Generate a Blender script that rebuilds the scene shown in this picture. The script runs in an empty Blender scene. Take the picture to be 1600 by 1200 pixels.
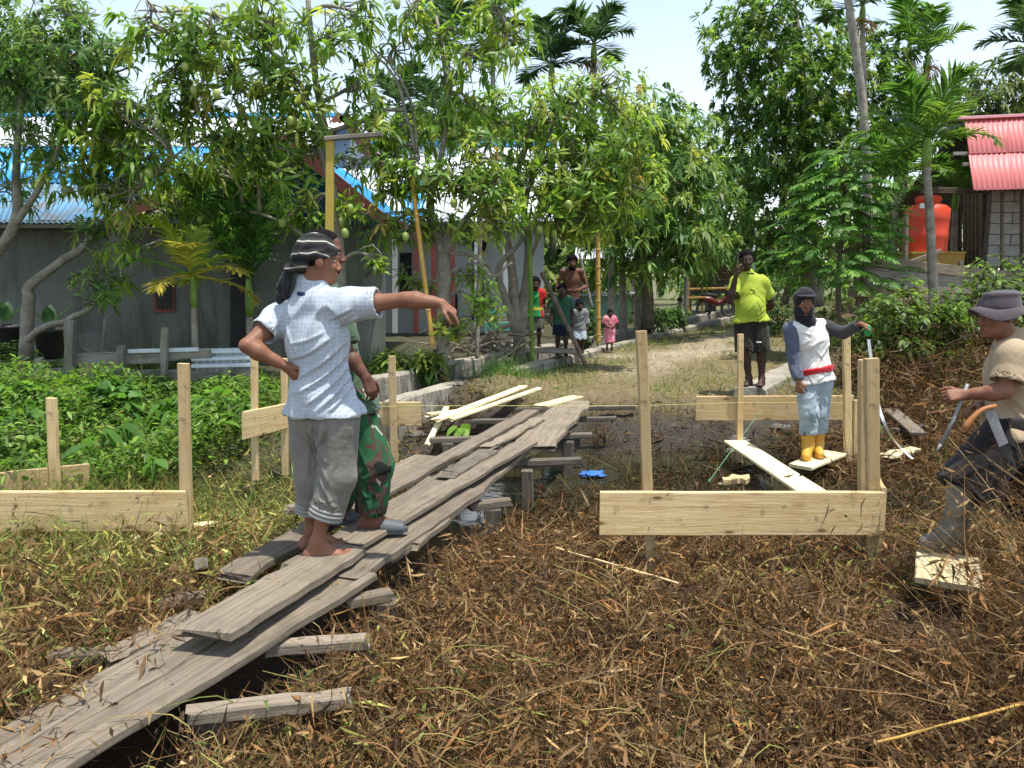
import bpy, math, random
import numpy as np
from mathutils import Matrix, Vector
scene = bpy.context.scene
COL = scene.collection
# ---------------------------------------------------------------- camera
F_PX, PITCH, CAM_Z = 1200.0, math.atan(170 / 1200.0), 1.75
cam_d = bpy.data.cameras.new('camera'); cam = bpy.data.objects.new('camera', cam_d); COL.objects.link(cam)
cam_d.sensor_width = 36.0; cam_d.lens = 27.0; cam_d.clip_start = 0.05; cam_d.clip_end = 3000
cam.location = (0, 0, CAM_Z); cam.rotation_euler = (math.pi / 2 - PITCH, 0, 0)
scene.camera = cam
# ---------------------------------------------------------------- sky and sun
SUN = Vector((0.20, -0.15, 1.0)).normalized()          # direction towards the sun
world = bpy.data.worlds.new('World'); scene.world = world; world.use_nodes = True
wn = world.node_tree; bg = wn.nodes['Background']
sky = wn.nodes.new('ShaderNodeTexSky'); sky.sky_type = 'NISHITA'; sky.sun_disc = False
sky.sun_elevation = math.asin(SUN.z); sky.sun_rotation = math.atan2(SUN.x, SUN.y)
sky.air_density = 1.2; sky.dust_density = 0.2; sky.ozone_density = 1.0; sky.altitude = 0
hs = wn.nodes.new('ShaderNodeHueSaturation'); hs.inputs['Saturation'].default_value = 0.66; hs.inputs['Value'].default_value = 1.0
wn.links.new(sky.outputs[0], hs.inputs['Color']); wn.links.new(hs.outputs[0], bg.inputs['Color'])
bg.inputs['Strength'].default_value = 0.15
sl = bpy.data.lights.new('sun', 'SUN'); sl.energy = 3.9; sl.angle = math.radians(1.0); sl.color = (1.0, 0.95, 0.87)
so = bpy.data.objects.new('sun', sl); COL.objects.link(so); so.rotation_euler = SUN.to_track_quat('Z', 'Y').to_euler()
so.location = (4, -4, 20)
scene.view_settings.view_transform = 'Standard'; scene.view_settings.look = 'None'
scene.view_settings.gamma = 1.0; scene.view_settings.exposure = 0.76
scene.cycles.max_bounces = 6; scene.cycles.transparent_max_bounces = 8
scene.cycles.use_denoising = True

# ---------------------------------------------------------------- helpers
rng = np.random.default_rng(7)
def U(a, b, n=None): return rng.uniform(a, b, n)
_cp, _sp = math.cos(PITCH), math.sin(PITCH)
def at(px, py, d):
    """world point seen at photo pixel (px,py) that stands d metres in front of the camera"""
    u, v = (px - 800) / F_PX, (600 - py) / F_PX
    dy, dz = _cp + v * _sp, -_sp + v * _cp
    t = d / dy
    return np.array([u * t, d, CAM_Z + dz * t])
def on(px, py, z=0.0):
    u, v = (px - 800) / F_PX, (600 - py) / F_PX
    dy, dz = _cp + v * _sp, -_sp + v * _cp
    t = (z - CAM_Z) / dz
    return np.array([u * t, dy * t, z])
def nrm(a):
    a = np.asarray(a, float); return a / np.maximum(np.linalg.norm(a, axis=-1, keepdims=True), 1e-9)
def lerp(a, b, t): return np.asarray(a, float) * (1 - t) + np.asarray(b, float) * t
def sstep(a, b, x):
    t = np.clip((x - a) / (b - a), 0, 1); return t * t * (3 - 2 * t)
_tab = np.random.default_rng(3).random((32, 32, 32)).astype(np.float32)
def vnoise(P, s=0):
    P = np.asarray(P, float) + s * 7.31
    i = np.floor(P).astype(int); f = P - i; f = f * f * (3 - 2 * f); r = 0
    for dx in (0, 1):
        for dy in (0, 1):
            for dz in (0, 1):
                w = (f[..., 0] if dx else 1 - f[..., 0]) * (f[..., 1] if dy else 1 - f[..., 1]) * (f[..., 2] if dz else 1 - f[..., 2])
                r = r + w * _tab[(i[..., 0] + dx) % 32, (i[..., 1] + dy) % 32, (i[..., 2] + dz) % 32]
    return r
def fbm2(x, y, sc, s=0, o=3):
    r = 0; a = 1; t = 0
    for k in range(o):
        r = r + a * vnoise(np.stack([x * sc * 2 ** k, y * sc * 2 ** k, np.full_like(x, s + 3.7 * k)], -1)); t += a; a *= .5
    return r / t - .5

W = {}                                                  # world matrices, by object
def tag(o, label=None, cat=None, group=None, kind=None):
    if label: o['label'] = label
    if cat: o['category'] = cat
    if group: o['group'] = group
    if kind: o['kind'] = kind
    return o
def link(o, parent=None, M=None):
    COL.objects.link(o); M = M if M is not None else Matrix.Identity(4); W[o] = M
    if parent is not None:
        o.parent = parent; o.matrix_basis = W[parent].inverted() @ M
    else:
        o.matrix_basis = M
    return o
def thing(name, label, cat, loc=(0, 0, 0), group=None):
    o = bpy.data.objects.new(name, None); o.empty_display_size = .2
    link(o, None, Matrix.Translation(Vector([float(c) for c in loc]))); return tag(o, label, cat, group)
def mesh(name, V, F4=None, F3=None, mat=None, col=None, smooth=True):
    V = np.asarray(V, np.float32); me = bpy.data.meshes.new(name)
    F4 = np.zeros((0, 4), np.int32) if F4 is None or len(F4) == 0 else np.asarray(F4, np.int32)
    F3 = np.zeros((0, 3), np.int32) if F3 is None or len(F3) == 0 else np.asarray(F3, np.int32)
    n4, n3 = len(F4), len(F3)
    me.vertices.add(len(V)); me.vertices.foreach_set('co', V.ravel())
    me.loops.add(n4 * 4 + n3 * 3); me.loops.foreach_set('vertex_index', np.concatenate([F4.ravel(), F3.ravel()]))
    me.polygons.add(n4 + n3)
    me.polygons.foreach_set('loop_start', np.concatenate([np.arange(n4) * 4, n4 * 4 + np.arange(n3) * 3]).astype(np.int32))
    me.polygons.foreach_set('use_smooth', np.full(n4 + n3, smooth, dtype=bool))
    if col is not None:
        a = me.attributes.new('col', 'FLOAT_COLOR', 'POINT')
        c = np.ones((len(V), 4), np.float32); c[:, :3] = col; a.data.foreach_set('color', c.ravel())
    me.update(calc_edges=True)
    if mat: me.materials.append(mat)
    return me
def obj(name, me, parent=None, M=None):
    return link(bpy.data.objects.new(name, me), parent, M)
def wobj(name, V, F4, F3, mat, parent=None, col=None, smooth=True):
    """a mesh given in world coordinates; its origin is put at the parent or at the mesh's base"""
    V = np.asarray(V, float)
    if parent is not None: o = np.array(W[parent].translation)
    else: o = np.array([(V[:, 0].min() + V[:, 0].max()) / 2, (V[:, 1].min() + V[:, 1].max()) / 2, V[:, 2].min()])
    return obj(name, mesh(name, V - o, F4, F3, mat, col, smooth), parent, Matrix.Translation(Vector(o)))
class Acc:
    """collects geometry of one mesh"""
    def __init__(s): s.V = []; s.F4 = []; s.F3 = []; s.C = []; s.n = 0
    def add(s, V, F4=None, F3=None, C=(1, 1, 1)):
        V = np.asarray(V, float).reshape(-1, 3)
        if F4 is not None and len(F4): s.F4.append(np.asarray(F4) + s.n)
        if F3 is not None and len(F3): s.F3.append(np.asarray(F3) + s.n)
        C = np.asarray(C, float); s.C.append(np.broadcast_to(C, V.shape)); s.V.append(V); s.n += len(V); return s
    def get(s):
        return (np.concatenate(s.V), np.concatenate(s.F4) if s.F4 else None, np.concatenate(s.F3) if s.F3 else None, np.concatenate(s.C))
    def world(s, name, mat, parent=None, smooth=True):
        V, a, b, C = s.get(); return wobj(name, V, a, b, mat, parent, C, smooth)
    def data(s, name, mat, smooth=True):
        V, a, b, C = s.get(); return mesh(name, V, a, b, mat, C, smooth)
def ribbons(base, d, L, Wd, bend, S=3, prof=None, col=(1, 1, 1), side=None, tip=None):
    """N bent strips: base(N,3) direction(N,3) length(N) width(N) bend(N,3)"""
    N = len(base); t = np.linspace(0, 1, S + 1)
    prof = np.asarray(prof if prof is not None else np.linspace(1, .25, S + 1))
    L = np.broadcast_to(L, (N,)); Wd = np.broadcast_to(Wd, (N,))
    P = base[:, None] + (d * L[:, None])[:, None] * t[None, :, None] + (bend * L[:, None])[:, None] * (t ** 2)[None, :, None]
    if side is None: side = nrm(rng.normal(size=(N, 3)))
    w = nrm(np.cross(d, side)) * Wd[:, None] * .5
    A = P - w[:, None] * prof[None, :, None]; B = P + w[:, None] * prof[None, :, None]
    V = np.stack([A, B], 2).reshape(-1, 3)
    k = (np.arange(N) * (S + 1) * 2)[:, None] + (np.arange(S) * 2)[None, :]
    F = np.stack([k, k + 1, k + 3, k + 2], -1).reshape(-1, 4)
    col = np.asarray(col, float); C = np.broadcast_to(col, (N, 3))
    C = np.repeat(C, (S + 1) * 2, 0)
    if tip is not None:
        tt = np.tile(np.repeat(t, 2), N)[:, None] ** 2; C = C * (1 - tt) + np.repeat(np.broadcast_to(tip, (N, 3)), (S + 1) * 2, 0) * tt
    return V, F, None, C
LEAFP = (.12, .85, 1.0, .62, .04)
def leaves(base, d, L, Wd, droop, col, prof=LEAFP, side=None, fold=True):
    N = len(base)
    if side is None:
        side = nrm(np.cross(d, np.array([0, 0, 1.0])) + rng.normal(size=(N, 3)) * .25)
        side = nrm(np.cross(side, d))
    bend = np.zeros((N, 3)); bend[:, 2] = -np.broadcast_to(droop, (N,))
    return ribbons(base, d, L, Wd, bend, len(prof) - 1, prof, col, side)
def tube(path, rad, n=7, col=(1, 1, 1), cap=True):
    path = np.asarray(path, float); m = len(path); rad = np.broadcast_to(rad, (m,))
    tg = nrm(np.gradient(path, axis=0)); ref = np.array([.13, .97, .2]) if abs(tg[0][1]) < .8 else np.array([.97, .1, .2])
    a = nrm(np.cross(tg, ref)); b = np.cross(tg, a)
    th = np.arange(n) * 2 * math.pi / n
    V = path[:, None] + rad[:, None, None] * (a[:, None] * np.cos(th)[None, :, None] + b[:, None] * np.sin(th)[None, :, None])
    i = (np.arange(m - 1) * n)[:, None] + np.arange(n)[None]; j = (np.arange(m - 1) * n)[:, None] + (np.arange(n) + 1) % n
    F = np.stack([i, j, j + n, i + n], -1).reshape(-1, 4)
    V = V.reshape(-1, 3); F3 = None
    if cap:
        k = len(V); V = np.concatenate([V, path[:1], path[-1:]])
        q = np.arange(n); F3 = np.concatenate([np.stack([(q + 1) % n, q, np.full(n, k)], -1), np.stack([q + (m - 1) * n, (q + 1) % n + (m - 1) * n, np.full(n, k + 1)], -1)])
    return V, F, F3, np.broadcast_to(np.asarray(col, float), V.shape)
def spline(pts, n=16):
    pts = np.asarray(pts, float); m = len(pts)
    p = np.concatenate([2 * pts[:1] - pts[1:2], pts, 2 * pts[-1:] - pts[-2:-1]]); out = []
    for t in np.linspace(0, m - 1 - 1e-6, n):
        i = int(t); f = t - i; a, b, c, d = p[i:i + 4]
        out.append(.5 * (2 * b + (c - a) * f + (2 * a - 5 * b + 4 * c - d) * f ** 2 + (3 * b - a - 3 * c + d) * f ** 3))
    return np.array(out)
BOXF = np.array([[0, 2, 3, 1], [4, 5, 7, 6], [0, 1, 5, 4], [2, 6, 7, 3], [0, 4, 6, 2], [1, 3, 7, 5]])
def box(lo, hi):
    lo = np.asarray(lo, float); hi = np.asarray(hi, float)
    return np.array([[(lo, hi)[a][0], (lo, hi)[b][1], (lo, hi)[c][2]] for c in (0, 1) for b in (0, 1) for a in (0, 1)]), BOXF
def frame(A, B, up=(0, 0, 1), roll=0.0):
    """matrix whose X axis runs from A to B, origin at the middle"""
    A = Vector([float(c) for c in A]); B = Vector([float(c) for c in B]); x = (B - A).normalized(); u = Vector(up)
    y = u.cross(x).normalized(); z = x.cross(y)
    M = Matrix((x, y, z)).transposed().to_4x4()
    return Matrix.Translation((A + B) / 2) @ M @ Matrix.Rotation(roll, 4, 'X')

# ---------------------------------------------------------------- materials
def mat(name, rough=.7, spec=.3):
    m = bpy.data.materials.new(name); m.use_nodes = True; nt = m.node_tree; b = nt.nodes['Principled BSDF']
    b.inputs['Roughness'].default_value = rough; b.inputs['Specular IOR Level'].default_value = spec
    return m, nt, b
def nd(nt, t, **kw):
    n = nt.nodes.new(t)
    for k, v in kw.items():
        if k in n.inputs: n.inputs[k].default_value = v
        else: setattr(n, k, v)
    return n
def ramp(nt, src, stops, interp='LINEAR'):
    r = nt.nodes.new('ShaderNodeValToRGB'); r.color_ramp.interpolation = interp; e = r.color_ramp.elements
    while len(e) < len(stops): e.new(.5)
    for q, (p, c) in zip(e, stops): q.position = p; q.color = (*c, 1) if len(c) == 3 else c
    nt.links.new(src, r.inputs[0]); return r.outputs[0]
def coords(nt, sc=(1, 1, 1), which='Object', rot=(0, 0, 0)):
    tc = nt.nodes.new('ShaderNodeTexCoord'); mp = nt.nodes.new('ShaderNodeMapping')
    mp.inputs['Scale'].default_value = sc; mp.inputs['Rotation'].default_value = rot
    nt.links.new(tc.outputs[which], mp.inputs[0]); return mp.outputs[0]
def noise(nt, vec, scale, detail=4, rough=.6, dist=0.0):
    n = nd(nt, 'ShaderNodeTexNoise', Scale=scale, Detail=detail, Roughness=rough, Distortion=dist)
    if vec is not None: nt.links.new(vec, n.inputs['Vector'])
    return n.outputs['Fac']
def mixc(nt, fac, a, b, mode='MIX'):
    m = nt.nodes.new('ShaderNodeMix'); m.data_type = 'RGBA'; m.blend_type = mode
    for s, i in ((fac, 0), (a, 6), (b, 7)):
        if isinstance(s, (int, float)): m.inputs[i].default_value = s
        elif isinstance(s, (tuple, list)): m.inputs[i].default_value = (*s, 1)
        else: nt.links.new(s, m.inputs[i])
    return m.outputs[2]
def mth(nt, op, a, b=None, c=None):
    m = nt.nodes.new('ShaderNodeMath'); m.operation = op
    for i, s in enumerate((a, b, c)):
        if s is None: continue
        if isinstance(s, (int, float)): m.inputs[i].default_value = s
        else: nt.links.new(s, m.inputs[i])
    return m.outputs[0]
def bump(nt, b, h, strength=.4, dist=.02):
    n = nd(nt, 'ShaderNodeBump', Strength=strength, Distance=dist); nt.links.new(h, n.inputs['Height']); nt.links.new(n.outputs[0], b.inputs['Normal'])
def mottled(name, c1, c2, sc=6, rough=.8, bs=.3, bsc=None, bd=.01, spec=.25, detail=5, which='Object', scv=(1, 1, 1)):
    m, nt, b = mat(name, rough, spec); v = coords(nt, scv, which); n = noise(nt, v, sc, detail)
    nt.links.new(ramp(nt, n, [(.3, c1), (.7, c2)]), b.inputs['Base Color'])
    if bs: bump(nt, b, noise(nt, v, bsc or sc * 4, 5), bs, bd)
    return m
def foliage(name, trans=.35, rough=.5, spec=.35, var=.35):
    m, nt, b = mat(name, rough, spec); a = nd(nt, 'ShaderNodeAttribute', attribute_name='col')
    g = nd(nt, 'ShaderNodeNewGeometry'); v = mth(nt, 'MULTIPLY_ADD', g.outputs['Random Per Island'], var * 2, 1 - var)
    c = mixc(nt, 1.0, a.outputs['Color'], v, 'MULTIPLY'); nt.links.new(c, b.inputs['Base Color'])
    if trans:
        t = nt.nodes.new('ShaderNodeBsdfTranslucent'); nt.links.new(mixc(nt, 1.0, c, (1.25, 1.3, .7), 'MULTIPLY'), t.inputs[0])
        ms = nt.nodes.new('ShaderNodeMixShader'); ms.inputs[0].default_value = trans
        nt.links.new(b.outputs[0], ms.inputs[1]); nt.links.new(t.outputs[0], ms.inputs[2]); nt.links.new(ms.outputs[0], nt.nodes['Material Output'].inputs[0])
    return m
M_LEAF = foliage('leaf', .5, .45, .35)
M_GRASS = foliage('grass', .3, .6, .2)
M_DRY = foliage('dry_stalks', .12, .75, .15, .45)
M_ATTR = foliage('painted_attr', 0, .7, .2, .05)
def wood(name, c1, c2, dark, rough=.85, crack=.5, grain=1.0, cracks=.0, mud=.25, knots=False):
    m, nt, b = mat(name, rough, .2); v = coords(nt, (1.2, 16 * grain, 16 * grain)); oi = nt.nodes.new('ShaderNodeObjectInfo')
    ad = nd(nt, 'ShaderNodeVectorMath', operation='ADD'); nt.links.new(v, ad.inputs[0])
    sc = nd(nt, 'ShaderNodeVectorMath', operation='SCALE'); cb = nt.nodes.new('ShaderNodeCombineXYZ')
    for i in range(3): nt.links.new(oi.outputs['Random'], cb.inputs[i])
    nt.links.new(cb.outputs[0], sc.inputs[0]); sc.inputs['Scale'].default_value = 37.0; nt.links.new(sc.outputs[0], ad.inputs[1]); v = ad.outputs[0]
    n = noise(nt, v, 1.6, 6, .7, .25); c = ramp(nt, n, [(.28, dark), (.45, c1), (.72, c2)])
    v2 = coords(nt, (1, 1, 1)); st = noise(nt, v2, 5, 4); c = mixc(nt, mth(nt, 'MULTIPLY', ramp(nt, st, [(.52, (0, 0, 0)), (.72, (1, 1, 1))]), .45), c, dark)
    vr = mth(nt, 'MULTIPLY_ADD', oi.outputs['Random'], .45, .75); c = mixc(nt, 1.0, c, vr, 'MULTIPLY')
    vc = coords(nt, (.9, 34, 34)); ck = ramp(nt, noise(nt, vc, 1.0, 3, .6, .15), [(.33, (1, 1, 1)), (.37, (0, 0, 0))]); c = mixc(nt, mth(nt, 'MULTIPLY', ck, cracks), c, tuple(x * .35 for x in dark))
    md = ramp(nt, noise(nt, v2, 13, 5, .75), [(.58, (0, 0, 0)), (.70, (1, 1, 1))]); c = mixc(nt, mth(nt, 'MULTIPLY', md, mud), c, (.10, .07, .045))
    if knots:
        kv = coords(nt, (3.2, 9, 9)); vo = nd(nt, 'ShaderNodeTexVoronoi', Scale=1.0, Randomness=1.0); nt.links.new(kv, vo.inputs['Vector'])
        c = mixc(nt, ramp(nt, vo.outputs['Distance'], [(.07, (.9, .9, .9)), (.10, (.35, .35, .35)), (.2, (0, 0, 0))]), c, (.16, .08, .03))
    nt.links.new(c, b.inputs['Base Color']); bump(nt, b, noise(nt, v, 3.0, 6, .7, .4), crack, .012); return m
M_OLD = wood('old_wood', (.20, .165, .12), (.315, .26, .195), (.10, .08, .058), grain=2.2, cracks=.9, mud=.5)
M_DARKWOOD = wood('wet_wood', (.13, .11, .085), (.22, .19, .15), (.05, .04, .03))
M_NEW = wood('fresh_wood', (.58, .42, .21), (.69, .53, .30), (.46, .30, .13), .75, .3, 1.3, .3, .6, True)
M_NEWPALE = wood('fresh_pale_wood', (.74, .62, .36), (.82, .72, .46), (.6, .42, .18), .7, .3, 1.3, .2, .3, True)
M_FENCE = wood('grey_board', (.22, .2, .17), (.34, .31, .26), (.1, .09, .07))
M_BARK = mottled('bark_grey', (.16, .14, .11), (.34, .31, .26), 9, .9, .7, 25, .02)
M_BARKD = mottled('bark_brown', (.07, .055, .04), (.17, .14, .11), 9, .9, .7, 25, .02)
M_CONC = mottled('old_concrete', (.24, .22, .185), (.43, .40, .34), 3.2, .92, .5, 14, .02)
def stained(name, c1, c2, stain):
    m, nt, b = mat(name, .92, .2); v = coords(nt); c = ramp(nt, noise(nt, v, 1.1, 6, .65), [(.3, c1), (.7, c2)])
    c = mixc(nt, ramp(nt, noise(nt, coords(nt, (3.2, 3.2, .35)), 1.2, 5, .7), [(.46, (0, 0, 0)), (.68, (.75, .75, .75))]), c, stain)
    c = mixc(nt, ramp(nt, noise(nt, v, .55, 4, .5, .6), [(.55, (0, 0, 0)), (.58, (.35, .35, .35))]), c, tuple(x * 1.35 for x in c2))
    ck = nd(nt, 'ShaderNodeTexVoronoi', feature='DISTANCE_TO_EDGE', Scale=.8); dv = nd(nt, 'ShaderNodeVectorMath', operation='ADD'); nz = nd(nt, 'ShaderNodeTexNoise', Scale=2.5, Detail=5.0); nt.links.new(v, nz.inputs['Vector']); nt.links.new(v, dv.inputs[0]); nt.links.new(nz.outputs['Color'], dv.inputs[1]); nt.links.new(dv.outputs[0], ck.inputs['Vector'])
    c = mixc(nt, ramp(nt, ck.outputs['Distance'], [(.003, (.3, .3, .3)), (.008, (0, 0, 0))]), c, stain); nt.links.new(c, b.inputs['Base Color']); bump(nt, b, noise(nt, v, 24, 5), .25, .01); return m
M_PLASTER = stained('grey_plaster_stained', (.105, .11, .10), (.17, .175, .158), (.055, .055, .045))
M_WHITEWALL = mottled('white_wall', (.36, .37, .37), (.52, .53, .52), 1.2, .8, .1, 30)
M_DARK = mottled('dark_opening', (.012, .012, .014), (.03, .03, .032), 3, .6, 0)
M_BLUEROOF = mottled('blue_roof_metal', (.03, .30, .72), (.07, .42, .82), 1.2, .32, .05, 8, .01, .5)
M_BLUERUST = mottled('weathered_blue_roof', (.18, .17, .15), (.10, .36, .62), 2.6, .55, .1, 20)
M_GLAREROOF = mottled('glare_white_roof_metal', (.74, .77, .80), (.82, .84, .86), 1.0, .35, .05, 8, .01, .5)  # near-white base colour imitates sun glare on blue metal
M_REDROOF = mottled('red_roof_metal', (.50, .125, .12), (.58, .17, .16), 1.1, .5, .05, 9, .01, .4)
M_REDTRIM = mottled('maroon_paint', (.13, .04, .034), (.19, .06, .048), 3, .6, .1)
M_ZINC = mottled('zinc_sheet', (.42, .47, .52), (.62, .68, .73), 2.5, .35, .1, 20, .01, .5)
M_BLUEWALL = mottled('blue_metal_wall', (.015, .10, .26), (.03, .16, .36), 2, .5, .1)
M_ORANGE = mottled('orange_plastic', (.60, .05, .02), (.68, .075, .03), 2, .5, 0, spec=.4)
M_BLOCK = mottled('concrete_block', (.27, .26, .24), (.4, .385, .355), 7, .95, .5, 50, .01)
M_MORTAR = mottled('mortar', (.12, .115, .105), (.17, .165, .15), 9, .95, .3)
M_MUDBOOT = mottled('muddy_rubber', (.085, .082, .074), (.23, .22, .19), 9, .6, .1, spec=.4)
M_RUBBER = mottled('black_rubber', (.028, .028, .028), (.06, .057, .052), 12, .5, .1, spec=.4)
M_STEEL = mottled('steel', (.16, .16, .165), (.28, .28, .28), 14, .45, .1, spec=.5)
M_PINK = mottled('sun_bleached_red_metal', (.66, .33, .36), (.73, .41, .43), 2, .45, 0)
M_MANGO = mottled('mango_skin', (.20, .29, .06), (.33, .39, .10), 9, .45, 0, spec=.4)
M_BAMBOO = mottled('dry_bamboo', (.42, .24, .05), (.58, .36, .10), 6, .5, .1, scv=(1, 1, .25))
M_BAMBOOG = mottled('green_bamboo', (.11, .20, .03), (.19, .29, .06), 6, .45, .1, scv=(1, 1, .25))
def plain(name, c, rough=.7, spec=.3): return mottled(name, tuple(x * .9 for x in c), tuple(min(1, x * 1.08) for x in c), 8, rough, .05, 60, .004, spec)
# ================================================================ ground and water
def xd(y): return -1.2 + .5 * (y - 8.1)                 # outer edge of the drain, which runs beside the track
def xr(y): return 3.05 + .47 * (y - 9.3)                # right edge of the track
def gz(x, y, fine=True):
    x = np.asarray(x, float); y = np.asarray(y, float)
    zl = .04 + .36 * sstep(6.0, 9.3, y)
    zp = -.06 + .42 * sstep(8.3, 9.7, y) + .05 * np.sin(y * .5)
    zr = -.05 + .4 * sstep(7.6, 10.0, y) + .75 * sstep(10.0, 14.5, y)
    a = sstep(-.5, -.25, x - xd(y)); b = sstep(-.2, .7, x - xr(y) - .15)
    far = sstep(26, 45, y); z = (zl * (1 - a) + zp * a) * (1 - b) + zr * b
    z = z * (1 - far) + .35 * far
    ch = np.exp(-((y - 6.75 - .12 * np.sin(x * 1.1)) / 1.05) ** 2)
    z = z - .28 * ch
    z = z + .24 * sstep(1.1, .3, x - xd(y)) * sstep(-.4, -.1, x - xd(y)) * sstep(7.4, 8.1, y) * sstep(10.5, 9.2, y)
    z = z - .45 * sstep(.6, .45, np.abs(x - xd(y) + .42) / .5) * sstep(7.2, 7.6, y) * sstep(40, 34, y)   # the ditch
    z = z + .2 * sstep(2.35, 2.9, x) * sstep(5.0, 4.0, y)
    if fine:
        q = 1 - .6 * sstep(9, 12, y)
        z = z + q * (.20 * fbm2(x, y, .9, 1) + .10 * fbm2(x, y, 3.1, 2) + .05 * fbm2(x, y, 9, 5))
    return z
WATER_Z = -.13
def zones(x, y):
    """colour of the bare soil: mud, dry litter, sand, grassy earth"""
    n = fbm2(x, y, .8, 9); n2 = fbm2(x, y, 3, 4)
    mud = np.array([.045, .036, .027]); dry = np.array([.055, .036, .024]); sand = np.array([.34, .285, .20]); earth = np.array([.17, .135, .07]); soil = np.array([.06, .06, .03])
    fg = sstep(5.5, 4.6, y)[..., None]; C = mud * (1 - fg) + dry * fg
    le = (sstep(5.6, 6.6, y) * sstep(-.6, -1.2, x - xd(y) * sstep(6, 8, y)))[..., None]; C = C * (1 - le) + soil * le
    tr = (sstep(8.7, 9.5, y) * sstep(-.1, .1, x - xd(y)) * sstep(.6, -.1, x - xr(y)))[..., None]; C = C * (1 - tr) + earth * tr
    c = np.where(y < 15, xd(y) + 1.6, xd(y) + 1.5 + .05 * (y - 15)); w = .2 + .5 * n + .03 * (y - 10)
    sd = (.75 * tr[..., 0] * sstep(.5, -.1, np.abs(x - c - .7 * n2) - w) * sstep(10.0, 12.0, y))[..., None]; C = C * (1 - sd) + sand * sd
    s2 = (sstep(.35, .1, np.abs((y - 13.6) - .35 * (x - 3) - .8 * n)) * sstep(1.0, 1.8, x) * sstep(6.5, 5.5, x))[..., None]; C = C * (1 - s2) + sand * s2
    ro = (sstep(9, 10.5, y) * sstep(.3, .9, x - xr(y)))[..., None]; C = C * (1 - ro) + np.array([.14, .1, .055]) * ro
    fr = sstep(18, 30, y)[..., None]; return C * (1 - fr) + np.array([.13, .13, .06]) * fr
def axis(a, b, h, out, grow=1.18, lo=None):
    v = list(np.arange(a, b, h)); s = h
    while v[-1] < out: s *= grow; v.append(v[-1] + s)
    if lo is not None:
        s = h
        while v[0] > lo: s *= grow; v.insert(0, v[0] - s)
    return np.array(v)
gx = axis(-7, 7, .085, 900, 1.22, -900); gy = axis(1.2, 10, .08, 1500, 1.13, -30)
GX, GY = np.meshgrid(gx, gy); GZ = gz(GX, GY); nx, ny = len(gx), len(gy)
k = (np.arange(ny - 1) * nx)[:, None] + np.arange(nx - 1)[None]
gF = np.stack([k, k + 1, k + nx + 1, k + nx], -1).reshape(-1, 4)
m, nt, b = mat('soil', .9, .3); a = nd(nt, 'ShaderNodeAttribute', attribute_name='col'); v = coords(nt)
n1 = noise(nt, v, 9, 6, .7); c = mixc(nt, .8, a.outputs['Color'], ramp(nt, n1, [(.25, (.45, .45, .45)), (.75, (1.5, 1.5, 1.5))]), 'MULTIPLY')
nt.links.new(c, b.inputs['Base Color']); bump(nt, b, noise(nt, v, 22, 6, .75), .7, .03)
rz = nd(nt, 'ShaderNodeSeparateXYZ'); nt.links.new(v, rz.inputs[0])
nt.links.new(ramp(nt, rz.outputs[2], [(0.0, (.25, .25, .25)), (.06, (.9, .9, .9))]), b.inputs['Roughness'])
tag(obj('ground', mesh('ground', np.stack([GX, GY, GZ], -1).reshape(-1, 3), gF, None, m, zones(GX, GY).reshape(-1, 3))), kind='structure')
m, nt, b = mat('murky_water', .06, .5); v = coords(nt); nt.links.new(ramp(nt, noise(nt, v, .9, 3), [(.3, (.022, .021, .014)), (.7, (.05, .048, .032))]), b.inputs['Base Color'])
bump(nt, b, noise(nt, v, 7, 3), .12, .02)
wx = np.linspace(-14, 14, 40); wy = np.linspace(4.2, 8.9, 14); WX, WY = np.meshgrid(wx, wy); k = (np.arange(13) * 40)[:, None] + np.arange(39)[None]
tag(obj('water', mesh('water', np.stack([WX, WY, np.full_like(WX, WATER_Z)], -1).reshape(-1, 3), np.stack([k, k + 1, k + 41, k + 40], -1).reshape(-1, 4), None, m)), kind='structure')
def g(x, y): return float(gz(np.array([x]), np.array([y]))[0])

# ================================================================ building helpers
def corr(name, c00, c10, c11, c01, mt, parent, pitch=.08, amp=.014):
    """corrugated sheet from four corners: bottom left, bottom right, top right, top left"""
    c00, c10, c11, c01 = [np.asarray(c, float) for c in (c00, c10, c11, c01)]
    wdt = np.linalg.norm(c10 - c00); n = max(4, int(wdt / pitch * 4)); u = np.linspace(0, 1, n + 1)
    N = nrm(np.cross(c10 - c00, c01 - c00)); V = []
    for v in (0, 1):
        p = (c00 + (c01 - c00) * v)[None] * (1 - u)[:, None] + (c10 + (c11 - c10) * v)[None] * u[:, None]
        V.append(p + N * (np.sin(u * wdt / pitch * 2 * math.pi) * amp)[:, None])
    top = np.concatenate(V); bot = top - N * .004; V = np.concatenate([top, bot]); i = np.arange(n); q = 2 * (n + 1)
    F = np.concatenate([np.stack([i, i + 1, i + n + 2, i + n + 1], -1), np.stack([i, i + n + 1, i + n + 2, i + 1], -1) + q, np.stack([i, i + q, i + q + 1, i + 1], -1)])
    return wobj(name, V, F, None, mt, parent)
def sheets(name, c00, c10, c11, c01, mts, parent, nsh, rows=1, **kw):
    c00, c10, c11, c01 = [np.asarray(c, float) for c in (c00, c10, c11, c01)]
    def bl(u, v): return (c00 * (1 - u) + c10 * u) * (1 - v) + (c01 * (1 - u) + c11 * u) * v
    N = nrm(np.cross(c10 - c00, c01 - c00))
    for r in range(rows):
        for s in range(nsh):
            o = N * (.022 * r + .006 * (s % 2)); v0 = r / rows - (.03 if r else 0); v1 = (r + 1) / rows
            mt = mts(s / nsh, r) if callable(mts) else mts
            corr(name, bl(s / nsh - .004, v0) + o, bl((s + 1) / nsh + .004, v0) + o, bl((s + 1) / nsh + .004, v1) + o, bl(s / nsh - .004, v1) + o, mt, parent, **kw)
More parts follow.
